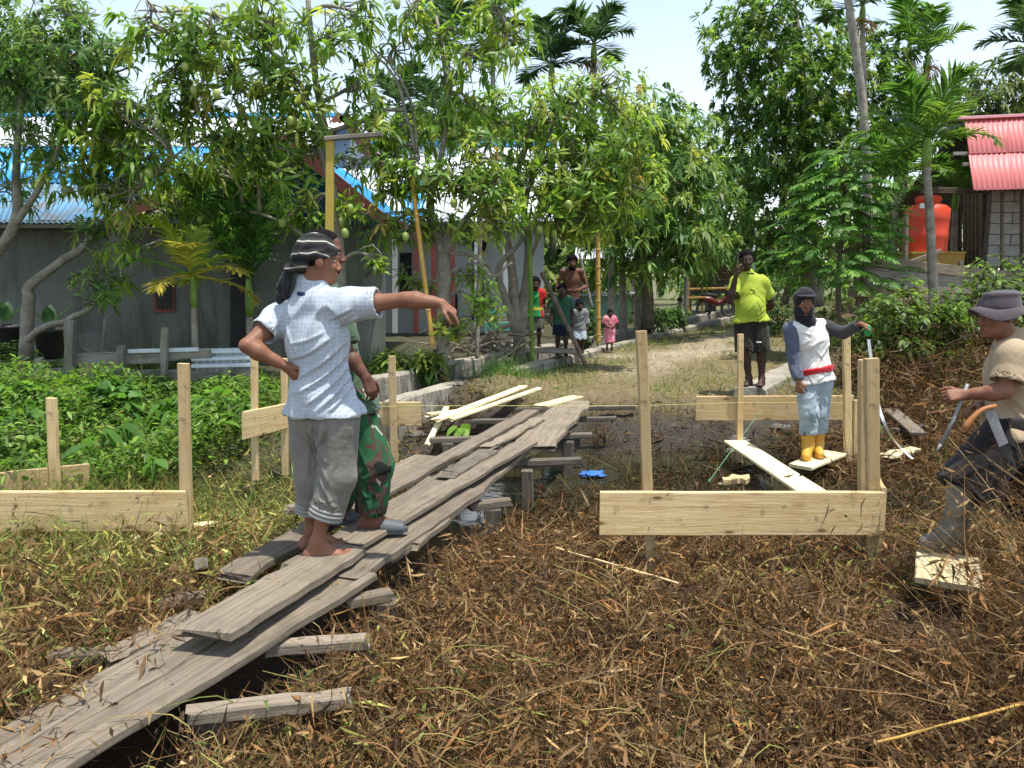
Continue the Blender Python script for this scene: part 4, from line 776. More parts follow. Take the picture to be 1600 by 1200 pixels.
def dead_plants(name, label, n, reg, hfun, green=None, nl=8):
    """upright withered weeds: a thin stem with a side twig and hanging crumpled leaves"""
    x, y = reg(int(n * 1.3)); ok = ~onbridge(x, y); x, y = x[ok][:n], y[ok][:n]; n = len(x); a = Acc(); b0 = np.stack([x, y, gz(x, y) - .01], -1); L = hfun(x, y) * U(.55, 1.25, n)
    d = nrm(rng.normal(size=(n, 3)) * [.32, .32, 0] + [0, 0, 1]); bd = rng.normal(size=(n, 3)) * [.45, .45, .05] - [0, 0, .12]
    c = pick([(.11, .064, .031), (.18, .108, .048), (.066, .041, .023), (.29, .19, .082), (.20, .10, .036)], n, None, .25); gsel = U(0, 1, n) < (green(x, y) if green else .06); c[gsel] = pick([(.25, .24, .06), (.16, .21, .05), (.34, .30, .10)], gsel.sum())
    a.add(*ribbons(b0, d, L, U(.003, .0055, n), bd, 4, (1, .9, .75, .6, .3), c))
    for k_ in range(nl):
        t = U(.25, 1.0, n)[:, None]; p_ = b0 + d * L[:, None] * t + bd * L[:, None] * t ** 2; dd = nrm(rng.normal(size=(n, 3)) * [1, 1, .5] - [0, 0, .45]); lc = c * U(.7, 1.6, (n, 1))
        a.add(*ribbons(p_, dd, U(.02, .06, n), U(.006, .017, n), rng.normal(size=(n, 3)) * .7 - [0, 0, .3], 2, (.3, 1, .08), lc))
    t = U(.3, .7, n)[:, None]; p_ = b0 + d * L[:, None] * t + bd * L[:, None] * t ** 2; a.add(*ribbons(p_, nrm(rng.normal(size=(n, 3)) * [.9, .9, .3] + [0, 0, .6]), L * U(.25, .6, n), .003, rng.normal(size=(n, 3)) * .4, 3, None, c))
    return tag(a.world(name, M_DRY), label, 'weeds', kind='stuff')
def fgh2(x, y): return (.29 + .32 * fbm2(x, y, 1.4, 33) + .10 * sstep(-.9, -1.6, x) + .62 * sstep(.645, .685, x / y) * sstep(3.9, 3.4, y) * sstep(2.2, 2.8, y)) * (1 - .78 * sstep(.46, .50, x / y) * sstep(.66, .63, x / y) * sstep(2.6, 3.0, y)) * (1 - .35 * sstep(4.3, 5.0, y))
dead_plants('withered_weeds', 'upright withered brown weeds with curled leaves across the foreground', 13500, fgreg, fgh2, fggreen, 7)
def midreg(n):
    x, y = scatter(n, 5.2, 9.2, 1.4); k_ = (U(0, 1, n) < np.clip(.25 + 2.2 * sstep(-.05, .2, fbm2(x, y, 1.3, 51)), 0, 1)) | (x < -.8); k_ &= ~((y > 8.5) & (x > 2.5) & (x < 4.2)); return x[k_], y[k_]
def midh(x, y): return np.where(gz(x, y) < WATER_Z, .012, .09) + .12 * sstep(3.2, 4.0, x)
def midgreen(x, y): return .75 * sstep(-.5, -1.6, x) + .10
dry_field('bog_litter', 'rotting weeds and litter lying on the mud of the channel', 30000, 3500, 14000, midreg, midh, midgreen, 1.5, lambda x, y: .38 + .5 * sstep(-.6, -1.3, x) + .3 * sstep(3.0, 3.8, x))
def bankreg(n):
    x = U(2.9, 6.9, n); y = U(6.7, 10.2, n); k_ = ~((y > 8.2) & (x < 4.2)); return x[k_], y[k_]
dry_field('dead_bank_weeds', 'dead brown undergrowth on the right bank', 12000, 2000, 5500, bankreg, lambda x, y: .12 + .4 * sstep(8.2, 9.4, y), None, 2.0, lambda x, y: .7 + 0 * x)
# bent arching stalks that stand out of the mat
a = Acc(); n = 620; x, y = scatter(n, 1.9, 5.4, 1.3); ok = ~onbridge(x, y) & ~((x / y > .47) & (x / y < .62) & (y > 3.0) & (y < 4.1)); x, y = x[ok], y[ok]; n = len(x)
for i in range(n):
    p0 = np.array([x[i], y[i], g(x[i], y[i])]); th = U(0, 6.28); L = U(.15, .5); e = p0 + [math.cos(th) * L, math.sin(th) * L * .7, U(.08, .34)]
    a.add(*tube(spline([p0, lerp(p0, e, .5) + [U(-.05, .05), U(-.05, .05), U(.05, .16)], e], 8), np.linspace(.004, .0016, 8), 4, pick([(.26, .13, .06), (.35, .27, .10), (.30, .18, .08), (.25, .26, .07), (.12, .07, .04)], 1)[0], False))
tag(a.world('dry_stems', M_DRY), 'long bent dry stems standing out of the dead weeds', 'weeds', kind='stuff')
# green creepers on the left
a = Acc(); n = 32000; x = U(-8.5, -1.5, n); y = U(5.0, 9.0, n); keep = (x < -.9 - .9 * sstep(7.4, 5.4, y) + .5 * fbm2(x, y, 1.2, 8)) & (U(0, 1, n) < .25 + .75 * sstep(5.3, 6.4, y)) & ~onbridge(x, y) & (x < xd(y) - 1.0); x, y = x[keep], y[keep]; n = len(x)
h = .16 + .5 * sstep(-.12, .28, fbm2(x, y, 1.1, 12)) * sstep(9.1, 8.2, y); z = gz(x, y) + h * U(0.1, 1, n) ** .7
gcol = pick([(.12, .24, .035), (.17, .30, .045), (.08, .17, .03), (.22, .34, .06), (.27, .30, .08)], n, (.3, .3, .2, .12, .08), .25)
a.add(*leaves(np.stack([x, y, z], -1), nrm(rng.normal(size=(n, 3)) * [1, 1, .5] + [0, -.2, .35]), U(.035, .10, n) * (1 + 1.0 * (U(0, 1, n) > .88)), U(.016, .045, n), U(.1, .5, n), gcol, (.4, 1, .7, .05)))
s_ = rng.choice(n, 7000); a.add(*ribbons(np.stack([x, y, z - .05], -1)[s_], nrm(rng.normal(size=(7000, 3)) + [0, 0, .5]), U(.08, .22, 7000), .004, rng.normal(size=(7000, 3)) * .5, 3, None, gcol[s_] * .9))
tag(a.world('creepers', M_LEAF), 'green creeping weeds covering the left bank', 'creepers', kind='stuff')
a = Acc(); n = 9000; x = U(-4.2, -1.2, n); y = U(3.9, 6.6, n); ok = (~onbridge(x, y)) & (U(0, 1, n) < sstep(-.08, .15, fbm2(x, y, 1.7, 40))); x, y = x[ok], y[ok]; n = len(x); z = gz(x, y)
a.add(*ribbons(np.stack([x, y, z], -1), nrm(rng.normal(size=(n, 3)) * [.6, .6, 0] + [0, 0, 1]), U(.12, .34, n), U(.005, .011, n), rng.normal(size=(n, 3)) * .45 - [0, 0, .3], 4, None, pick([(.15, .20, .04), (.21, .21, .05), (.11, .17, .035), (.22, .18, .06)], n)))
tag(a.world('rank_grass', M_GRASS), 'yellow green grass in front of the left board', 'grass', kind='stuff')
# grass on the track and its verges
a = Acc(); n = 70000; y = 9.0 * (60 / 9.0) ** (U(0, 1, n) ** 1.25); x = U(-.1, 1, n) * (8 + .25 * y) + xd(y) + .05
c_ = np.where(y < 15, xd(y) + 1.6, xd(y) + 1.5 + .05 * (y - 15)); pn = fbm2(x, y, .8, 15); bare = sstep(.75, .3, np.abs(x - c_ - .6 * pn)) * .7
band = sstep(.4, .15, np.abs((y - 13.6) - .35 * (x - 3) - .8 * pn)) * sstep(1.0, 1.8, x) * sstep(6.5, 5.5, x)
ok = (U(0, 1, n) > np.maximum(bare, band)) & (U(0, 1, n) < .35 + 1.3 * sstep(-.2, .25, pn)) & (x > xd(y) + .12); x, y, pn = x[ok], y[ok], pn[ok]; n = len(x)
dryk = U(0, 1, n) < np.clip(.45 - 1.2 * pn + .3 * sstep(11, 9.5, y), .12, .9); cc = pick([(.13, .22, .04), (.18, .27, .05), (.09, .16, .03)], n); cd = pick([(.38, .29, .13), (.3, .22, .09), (.27, .25, .08)], n); cc[dryk] = cd[dryk]
sc_ = 1 + .04 * (y - 9); a.add(*ribbons(np.stack([x, y, gz(x, y)], -1), nrm(rng.normal(size=(n, 3)) * [.7, .7, 0] + [0, 0, 1]), U(.05, .15, n) * sc_, U(.005, .010, n) * sc_, rng.normal(size=(n, 3)) * .4 - [0, 0, .3], 2, (1, .8, .1), cc))
tag(a.world('track_grass', M_GRASS), 'patchy green and straw coloured grass on the track', 'grass', kind='stuff')
a = Acc(); n = 2600; th = U(0, 6.28, n); x = on(775, 620, .2)[0] + rng.normal(size=n) * .22; y = on(775, 600, .3)[1] + rng.normal(size=n) * .3; a.add(*ribbons(np.stack([x, y, gz(x, y)], -1), nrm(rng.normal(size=(n, 3)) * [.5, .5, 0] + [0, 0, 1]), U(.1, .3, n), .009, rng.normal(size=(n, 3)) * .4 - [0, 0, .2], 3, None, pick([(.08, .17, .04), (.12, .22, .05)], n)))
tag(a.world('verge_grass', M_GRASS), 'dark green grass tuft growing against the drain wall', 'grass', kind='stuff')
# ================================================================ footbridge of old planks
FB = thing('footbridge', 'makeshift footbridge of grey weathered planks crossing the bog', 'footbridge', on(450, 900, 0.0))
def pl(a, b, w, t=.04, mt=M_OLD, name='plank', jit=.006, ragged=.03, parent=FB, seg=12, taper=0):
    return slab(name, on(*a), on(*b), w, t, mt, parent, jit=jit, ragged=ragged, seg=seg, taper=taper)
pl((-100, 1238, .25), (432, 925, .27), .215)
pl((0, 1238, .24), (562, 897, .275), .195)
pl((322, 990, .365), (545, 856, .335), .235, .045, ragged=.035)
pl((168, 1030, .235), (300, 965, .235), .12, .035, ragged=.05)
pl((365, 900, .285), (620, 752, .29), .20)
pl((470, 893, .325), (690, 752, .325), .22)
pl((528, 905, .285), (735, 768, .285), .20, .045)
pl((594, 878, .255), (690, 806, .255), .13, .04)
pl((575, 782, .345), (832, 642, .335), .15, .035)
pl((588, 812, .305), (852, 650, .31), .14)
pl((545, 852, .345), (826, 690, .355), .17, .035)
pl((632, 852, .265), (812, 704, .275), .17)
pl((836, 694, .315), (898, 630, .325), .36, .045, jit=.012, ragged=.06)
pl((600, 748, .235), (665, 716, .235), .22, ragged=.06)
pl((700, 742, .375), (762, 706, .38), .14, .03, M_DARKWOOD, ragged=.06)
pl((760, 700, .36), (842, 655, .365), .12, .03, M_OLD, ragged=.05)
for a, b in (((672, 688), (925, 680)), ((735, 659), (962, 654)), ((800, 641), (992, 636)), ((795, 724), (908, 719)), ((735, 792), (797, 784)), ((415, 1014), (572, 1002)), ((295, 1117), (543, 1090)), ((540, 942), (608, 929)), ((76, 1030), (205, 1018)), ((255, 942), (320, 934)), ((448, 797), (490, 790))):
    pl((*a, .205), (*b, .205), .075, .05, M_DARKWOOD if a[1] < 780 else M_OLD, 'cross_beam', .004, .02, seg=5)
for x, y in ((887, 690), (824, 735), (770, 795), (604, 940), (330, 1110), (700, 692), (560, 1005), (100, 1030)):
    p = on(x, y, .18); slab('pile', p - [0, 0, .6], p, .10, .10, M_DARKWOOD, FB, up=(0, 1, 0), seg=3, jit=.004)

# ================================================================ batter boards (stakes with nailed boards)
def bboard(label, boards, stakes, group='profile boards marking the new bridge'):
    p = at(*stakes[0][1]); T = thing('profile_board', label, 'profile board', (p[0], p[1], g(p[0], p[1])), group)
    for a, b, h in boards: slab('board', at(*a), at(*b), .028, h, M_NEW, T, jit=.002, seg=6)
    for top_, bot, w in stakes:
        for a, b, h in boards:
            A, B = at(*a), at(*b); sx = at(*lerp(top_, bot, .6))[0]; t = (sx - A[0]) / (B[0] - A[0] + 1e-9)
            if .01 < t < .99:
                for dz in (-.3, .3):
                    c = lerp(A, B, t) + [0, -.0155, dz * h]; wobj('nail', *tube([c, c - [0, .003, 0]], .0045, 7)[:3], M_STEEL, T)
    for top_, bot, w in stakes:
        a, b = at(*top_), at(*bot); slab('stake', b - [0, 0, .25], a, w, .045, M_NEW, T, up=(0, 1, 0), jit=.0015, seg=5)
bboard('wide fresh board nailed to a tall stake at the left edge', [((-130, 799, 4.5), (292, 798, 4.5), .255)], [((287, 568, 4.55), (290, 890, 4.55), .064), ((232, 800, 4.56), (230, 880, 4.56), .06), ((-90, 700, 4.55), (-90, 900, 4.55), .06)])
bboard('receding fresh board with a short stake behind the left board', [((-110, 778, 5.0), (137, 748, 6.0), .25)], [((80, 622, 5.72), (86, 790, 5.72), .07)])
bboard('corner of fresh boards with three stakes behind the pointing man', [((380, 665, 6.2), (448, 650, 6.9), .235), ((440, 647, 6.95), (658, 647, 6.95), .225)], [((397, 553, 6.45), (397, 705, 6.45), .055), ((444, 560, 6.9), (444, 700, 6.9), .06), ((612, 556, 6.9), (616, 712, 6.9), .062)])
bboard('wide fresh board between two tall stakes, nearest on the right', [((937, 802, 4.3), (1378, 802, 4.3), .262), ((1380, 796, 4.28), (1362, 760, 5.1), .25)], [((1002, 517, 4.36), (1020, 890, 4.36), .060), ((1361, 560, 4.36), (1370, 860, 4.36), .075), ((1348, 562, 4.55), (1352, 800, 4.55), .05)])
bboard('fresh board on stakes behind the man in yellow rubber boots', [((1087, 638, 7.6), (1332, 637, 7.6), .25)], [((1157, 522, 7.55), (1157, 700, 7.55), .055), ((1322, 525, 7.3), (1328, 708, 7.3), .07), ((1337, 625, 7.4), (1338, 690, 7.4), .05)])
# string lines
def string(label, pts, col, r=.0022):
    T = thing('guide_string', label, 'string', at(*pts[0])); c = plain('string_' + col[0], col[1], .8); wobj('line', *tube(np.array([at(*p) for p in pts]), r, 5)[:3], c, T)
    wobj('knot', *tube([at(*pts[0]) - [0, 0, .012], at(*pts[0]) + [0, 0, .012]], r * 2.4, 6)[:3], c, T)
string('pale yellow string stretched level across the channel', [(400, 640, 6.4), (640, 634, 6.9), (1000, 634, 7.2), (1157, 629, 7.5), (1330, 629, 7.5)], ('yellow', (.6, .58, .2)))
string('green string running down from the right board to the mud', [(1108, 752, 5.4), (1150, 694, 6.4), (1190, 640, 7.5)], ('green', (.15, .4, .2)))

# ================================================================ loose boards and scraps
def loose(label, a, b, w, t, mt=M_NEWPALE, name='loose_board', cat='board', ragged=.0, jit=.002, group=None):
    """a board lying on what is under it"""
    A, B = on(*a), on(*b); o = slab(name, A, B, w, t, mt, None, jit=jit, ragged=ragged, seg=6); return tag(o, label, cat, group)
loose('pale new board lying across the mud in front of the rubber boots', (1148, 690, .10), (1300, 790, .13), .22, .03)
loose('short pale board under the yellow rubber boots', (1250, 730, .035), (1305, 708, .035), .22, .03)
loose('square of pale board under the black rubber boot', (1480, 868, .245), (1482, 915, .22), .30, .03)
loose('pale split scrap lying on the mud beside the measuring tape', (1385, 712, .05), (1430, 702, .05), .13, .03, ragged=.03, jit=.01)
loose('grey plank resting on the dead brush of the right bank', (1392, 640, .24), (1436, 678, .12), .16, .03, M_OLD)
loose('thin pale offcut leaning beside the footbridge', (668, 694, .10), (697, 638, .36), .06, .03, ragged=.03)
loose('longest pale offcut behind the footbridge', (682, 656, .30), (818, 604, .42), .10, .03, ragged=.04)
loose('pale offcut lying right of the longest one', (706, 655, .28), (842, 607, .40), .07, .03, ragged=.04)
loose('short pale offcut at the lower end of the offcut pile', (668, 648, .27), (740, 640, .30), .10, .03, ragged=.04)
loose('pale splintered board end on the far end of the footbridge', (845, 634, .355), (902, 620, .36), .16, .025, ragged=.05)
loose('pale offcut lying behind the left board', (205, 842, .05), (335, 818, .06), .09, .03, ragged=.05, jit=.01)
loose('small crumpled yellow wood scrap in the middle of the mud', (1128, 752, .10), (1168, 748, .12), .10, .05, mt=M_NEW, ragged=.03, jit=.02, name='wood_scrap', cat='scrap')
loose('long pale stick half buried in the dead weeds', (868, 856, .17), (1062, 912, .13), .012, .010, mt=M_NEW, name='stick', cat='stick')
loose('long bent straw coloured stick at the lower right', (1372, 1160, .24), (1640, 1088, .32), .007, .007, mt=M_BAMBOO, name='stick', cat='stick')
loose('dark charred post stump beside the left stake', (315, 880, .28), (310, 905, .02), .06, .06, mt=M_DARKWOOD, name='stump', cat='stump')
loose('broken board end on the bank right of the channel', (1395, 672, .10), (1440, 665, .12), .10, .03, M_DARKWOOD)
M_BAG = plain('blue_plastic', (.04, .17, .50), .35, .5)
def crumple(label, c, r, mt, name='plastic_bag', cat='bag', seed=1):
    tt = np.linspace(0, 1, 14); V, F = lathe([(math.sin(t * 2.6) ** .7 if 0 < t < 1 else 0, .85 * t ** 1.3) for t in tt], (0, 0, 0), 40); V = V * r * [1.4, 1, .5]
    V = V * (1 + 1.1 * (vnoise(V / r * 2.3 + seed * 3.1)[:, None] - .5) + .55 * (np.abs(vnoise(V / r * 6 + seed)[:, None] - .5) - .2) + .25 * (vnoise(V / r * 13 + seed)[:, None] - .5)); V = V + np.asarray(c); tag(wobj(name, V, F, None, mt, smooth=False), label, cat)
crumple('crumpled blue plastic bag on the water right of the footbridge', on(927, 744, -.12), .085, M_BAG)
crumple('scrap of blue plastic beside the near end of the footbridge', on(100, 1088, .12), .045, M_BAG, seed=2)
crumple('white plastic wrapper beside the footbridge edge', on(682, 812, .08), .045, plain('white_plastic', (.75, .75, .73), .4), seed=3)
crumple('grey paper scrap by the hanging plank end', on(214, 988, .12), .04, plain('grey_paper', (.5, .5, .48), .8), 'paper_scrap', 'litter', 4)

# ================================================================ garden fence on the left
FE = thing('garden_fence', 'low fence of weathered boards and zinc before the grey house', 'fence', at(250, 610, 9.0))
for x, y0, y1, w in ((110, 503, 620, .10), (188, 541, 620, .09), (257, 514, 620, .08), (355, 575, 620, .08), (-20, 540, 620, .1), (60, 560, 620, .09)):
    slab('post', at(x - 2, y1, 8.95), at(x + 1, y0, 8.95), w, w * .8, M_FENCE, FE, up=(0, 1, 0), jit=.008, ragged=.03, seg=6)
for a, b, h in (((-60, 590, 9.05), (112, 585, 9.05), .16), ((112, 562, 9.05), (262, 558, 9.05), .15), ((130, 590, 9.06), (300, 586, 9.06), .15), ((262, 594, 9.06), (392, 590, 9.06), .2), ((-60, 615, 9.06), (140, 612, 9.06), .16), ((250, 558, 9.03), (330, 552, 9.03), .10)):
    slab('board', at(*a), at(*b), .03, h, M_FENCE, FE, jit=.006, seg=6)
corr('zinc_sheet', at(305, 580, 9.1), at(398, 578, 9.1), at(398, 543, 9.1), at(305, 545, 9.1), M_ZINC, FE)
for i in range(3): slab('zinc_rib', at(300, 550 + i * 11, 9.06), at(400, 548 + i * 11, 9.06), .05, .045, M_ZINC, FE, seg=2)
slab('zinc_strip', at(200, 549, 9.0), at(310, 546, 9.0), .02, .05, M_ZINC, FE, seg=2)
# black tubs by the wall
def tub(label, c, r, h):
    T = thing('planter_tub', label, 'tub', c); V, F = lathe([(0, c[2]), (r * .8, c[2]), (r, c[2] + h), (r * 1.08, c[2] + h), (r * 1.08, c[2] + h - .04), (r * .92, c[2] + h - .04), (r * .75, c[2] + .1), (0, c[2] + .1)], c, 20); wobj('tub_wall', V, F, None, M_RUBBER, T)
    for i in range(4):
        th = i * 1.6 + .4; V, F = heart(.3, .16); e = np.asarray(c) + [math.cos(th) * .08, math.sin(th) * .08, h + .1]; obj('leaf', mesh('leaf', V, F, None, M_LEAF, (.05, .11, .05)), T, Matrix.Translation(Vector(e)) @ Matrix.Rotation(th - 1.57, 4, 'Z') @ Matrix.Rotation(1.0, 4, 'X'))
tub('black tub with a leafy plant at the left edge by the house', at(15, 560, 10.3), .22, .45)
tub('black tub with a leafy plant behind the crooked limb', at(82, 560, 10.3), .2, .4)

# ================================================================ poles and sticks
def pole(label, a, b, r, mt, name='bamboo_pole', cat='pole', knots=True, ring=.28):
    a, b = np.asarray(a), np.asarray(b); n = max(6, int(np.linalg.norm(b - a) / .05)); p = np.linspace(a, b, n); rr = np.full(n, r)
    T = thing(name, label, cat, a)
    wobj('culm', *tube(p, rr, 9)[:3], mt, T)
    if knots:
        for s in np.arange(.15, np.linalg.norm(b - a), ring):
            c = a + nrm(b - a) * s; dd = nrm(b - a); wobj('node_ring', *tube([c - dd * .008, c, c + dd * .008], [r * 1.02, r * 1.25, r * 1.02], 9)[:3], mt, T)
pole('orange dry bamboo pole crossing the forked mango tree', at(676, 540, 9.2), at(643, 275, 9.2), .028, M_BAMBOO)
pole('green bamboo pole in front of the boy in the green vest', at(832, 562, 11.3), at(827, 360, 11.3), .035, M_BAMBOOG)
pole('yellow dry bamboo pole between the children', at(935, 536, 12.9), at(934, 360, 12.9), .04, M_BAMBOO)
pole('dark leaning stick in front of the barefoot boys', at(916, 572, 11.0), at(846, 425, 11.0), .035, M_BARKD, 'leaning_stick', 'stick', False)
pole('thin grey pole standing left of the children', at(745, 560, 10.6), at(752, 300, 10.6), .03, M_BARK, 'wooden_pole', 'pole', False)
pole('thin pale stick leaning right of the shirtless man', at(925, 480, 14.0), at(905, 395, 14.0), .025, M_BARK, 'wooden_stick', 'stick', False)
TP = thing('timber_frame_post', 'yellow timber post with a crosspiece behind the soldier', 'post', at(513, 560, 8.6))
slab('post', at(513, 580, 8.6), at(516, 214, 8.6), .085, .06, plain('yellow_timber', (.42, .31, .06), .7), TP, up=(0, 1, 0), seg=4)
slab('crosspiece', at(508, 217, 8.58), at(597, 210, 8.58), .09, .045, M_FENCE, TP, seg=4)

# ================================================================ cart, motorbike, stall, crossing
CT = thing('handcart', 'teal and brown boarded cart behind the grey mango stems', 'cart', at(780, 545, 12.9))
for i, (y0, y1, mt) in enumerate(((482, 492, M_TEAL), (492, 503, M_FENCE), (503, 519, M_TEAL), (519, 533, M_FENCE))):
    slab('side_board', at(758, (y0 + y1) / 2, 12.9 - .01 * i), at(806, (y0 + y1) / 2, 12.9 - .01 * i), .03, (y1 - y0) * 12.9 / 1200, mt, CT, seg=3)
for x in (772, 800):
    c = at(x, 541, 12.85); w_ = wobj('wheel', *tube([c - [0, .04, 0], c + [0, .04, 0]], .12, 18)[:3], M_RUBBER, CT); wobj('hub', *tube([c - [0, .055, 0], c - [0, .03, 0]], .04, 10)[:3], M_STEEL, w_)
wbox('bed', at(758, 533, 12.95), at(806, 530, 12.95) + [0, 1.1, .03], M_FENCE, CT)
MB_ = thing('motorbike', 'small dark red motorbike parked by the brown shed', 'motorbike', at(1120, 494, 24)); c = at(1119, 494, 24)
for dx in (-.38, .38):
    w_ = Acc().add(*tube(np.array([[c[0] + dx + .22 * math.cos(t), c[1], c[2] + .24 + .22 * math.sin(t)] for t in np.linspace(0, 6.283, 21)]), .04, 6, cap=False)).world('wheel', M_RUBBER, MB_)
    wobj('spokes', *tube([(c[0] + dx - .2, c[1], c[2] + .24), (c[0] + dx + .2, c[1], c[2] + .24)], .012, 4)[:3], M_STEEL, w_)
red = plain('dark_red_paint', (.12, .02, .02), .35, .5)
wobj('body', *tube(spline([c + [-.55, 0, .55], c + [-.2, 0, .5], c + [.1, 0, .4], c + [.35, 0, .7]], 8), [.05, .1, .13, .12, .1, .09, .08, .05], 8)[:3], red, MB_)
wobj('seat', *tube([c + [-.5, 0, .68], c + [0, 0, .64]], .08, 8)[:3], M_RUBBER, MB_); wobj('handlebar', *tube([c + [.33, -.3, .95], c + [.33, 0, .9], c + [.33, .3, .95]], .02, 6)[:3], M_STEEL, MB_); wobj('fork', *tube([c + [.38, 0, .24], c + [.33, 0, .9]], .03, 6)[:3], M_STEEL, MB_)
ST = thing('stall', 'pale teal boarded stall behind the ringed palm trunks', 'stall', at(950, 505, 19.5))
for i in range(5): slab('board', at(915 + i * 15, 505, 19.5), at(915 + i * 15, 462, 19.5), .22, .03, plain('pale_teal%d' % i, (.25, .42 + .03 * i, .40), .7), ST, up=(0, 1, 0), seg=2)
slab('counter', at(905, 461, 19.4), at(995, 458, 19.4), .35, .05, M_WHITEWALL, ST, seg=2)
for x in (908, 990): slab('post', at(x, 505, 19.5), at(x, 400, 19.5), .09, .09, M_FENCE, ST, up=(0, 1, 0))
sheets('roof_sheet', at(898, 405, 19.0), at(998, 402, 19.0), at(995, 385, 21.5), at(900, 387, 21.5), M_ZINC, ST, 3)
CR = thing('plank_crossing', 'grey planks laid over the drain under the children', 'plank crossing', on(850, 548, .58))
for i in range(3): slab('plank', np.array([xd(12) - 1.35, 11.75 + i * .24, .60]), np.array([xd(12) + .3, 11.75 + i * .24, .585]), .22, .035, M_OLD, CR, jit=.004, seg=5)
# brush heap at the drain edge
a = Acc(); c = at(735, 540, 11.3)
for i in range(60):
    p = c + rng.normal(size=3) * [.35, .2, .12]; d = nrm(rng.normal(size=3) * [1, .5, .35]); a.add(*tube([p - d * .3, p + rng.normal(size=3) * .04, p + d * .3], [.012, .01, .005], 4, pick([(.2, .16, .12), (.3, .26, .2), (.14, .1, .07)], 1)[0]))
tag(a.world('brush_heap', M_ATTR), 'heap of cut dead branches at the drain edge', 'brush heap', kind='stuff')
# rubble at the foot of the drain wall
for i in range(16):
    x, y = (U(-1.3, .6), U(7.7, 8.6)) if i < 9 else (U(2.2, 3.2), U(7.2, 8.9)); V, F = lathe([(0, 0), (.8, .1), (1, .45), (.6, .85), (0, .95)], (0, 0, 0), 9); V = V * U(.05, .11) * [1.2, .9, .8]; V = V * (1 + .5 * (vnoise(V * 14 + i)[:, None] - .5)) + [x, y, g(x, y) - .02]
    tag(wobj('stone', V, F, None, M_MORTAR, smooth=False), 'broken grey concrete lump lying at the channel edge', 'stone', 'concrete rubble at the channel edge')
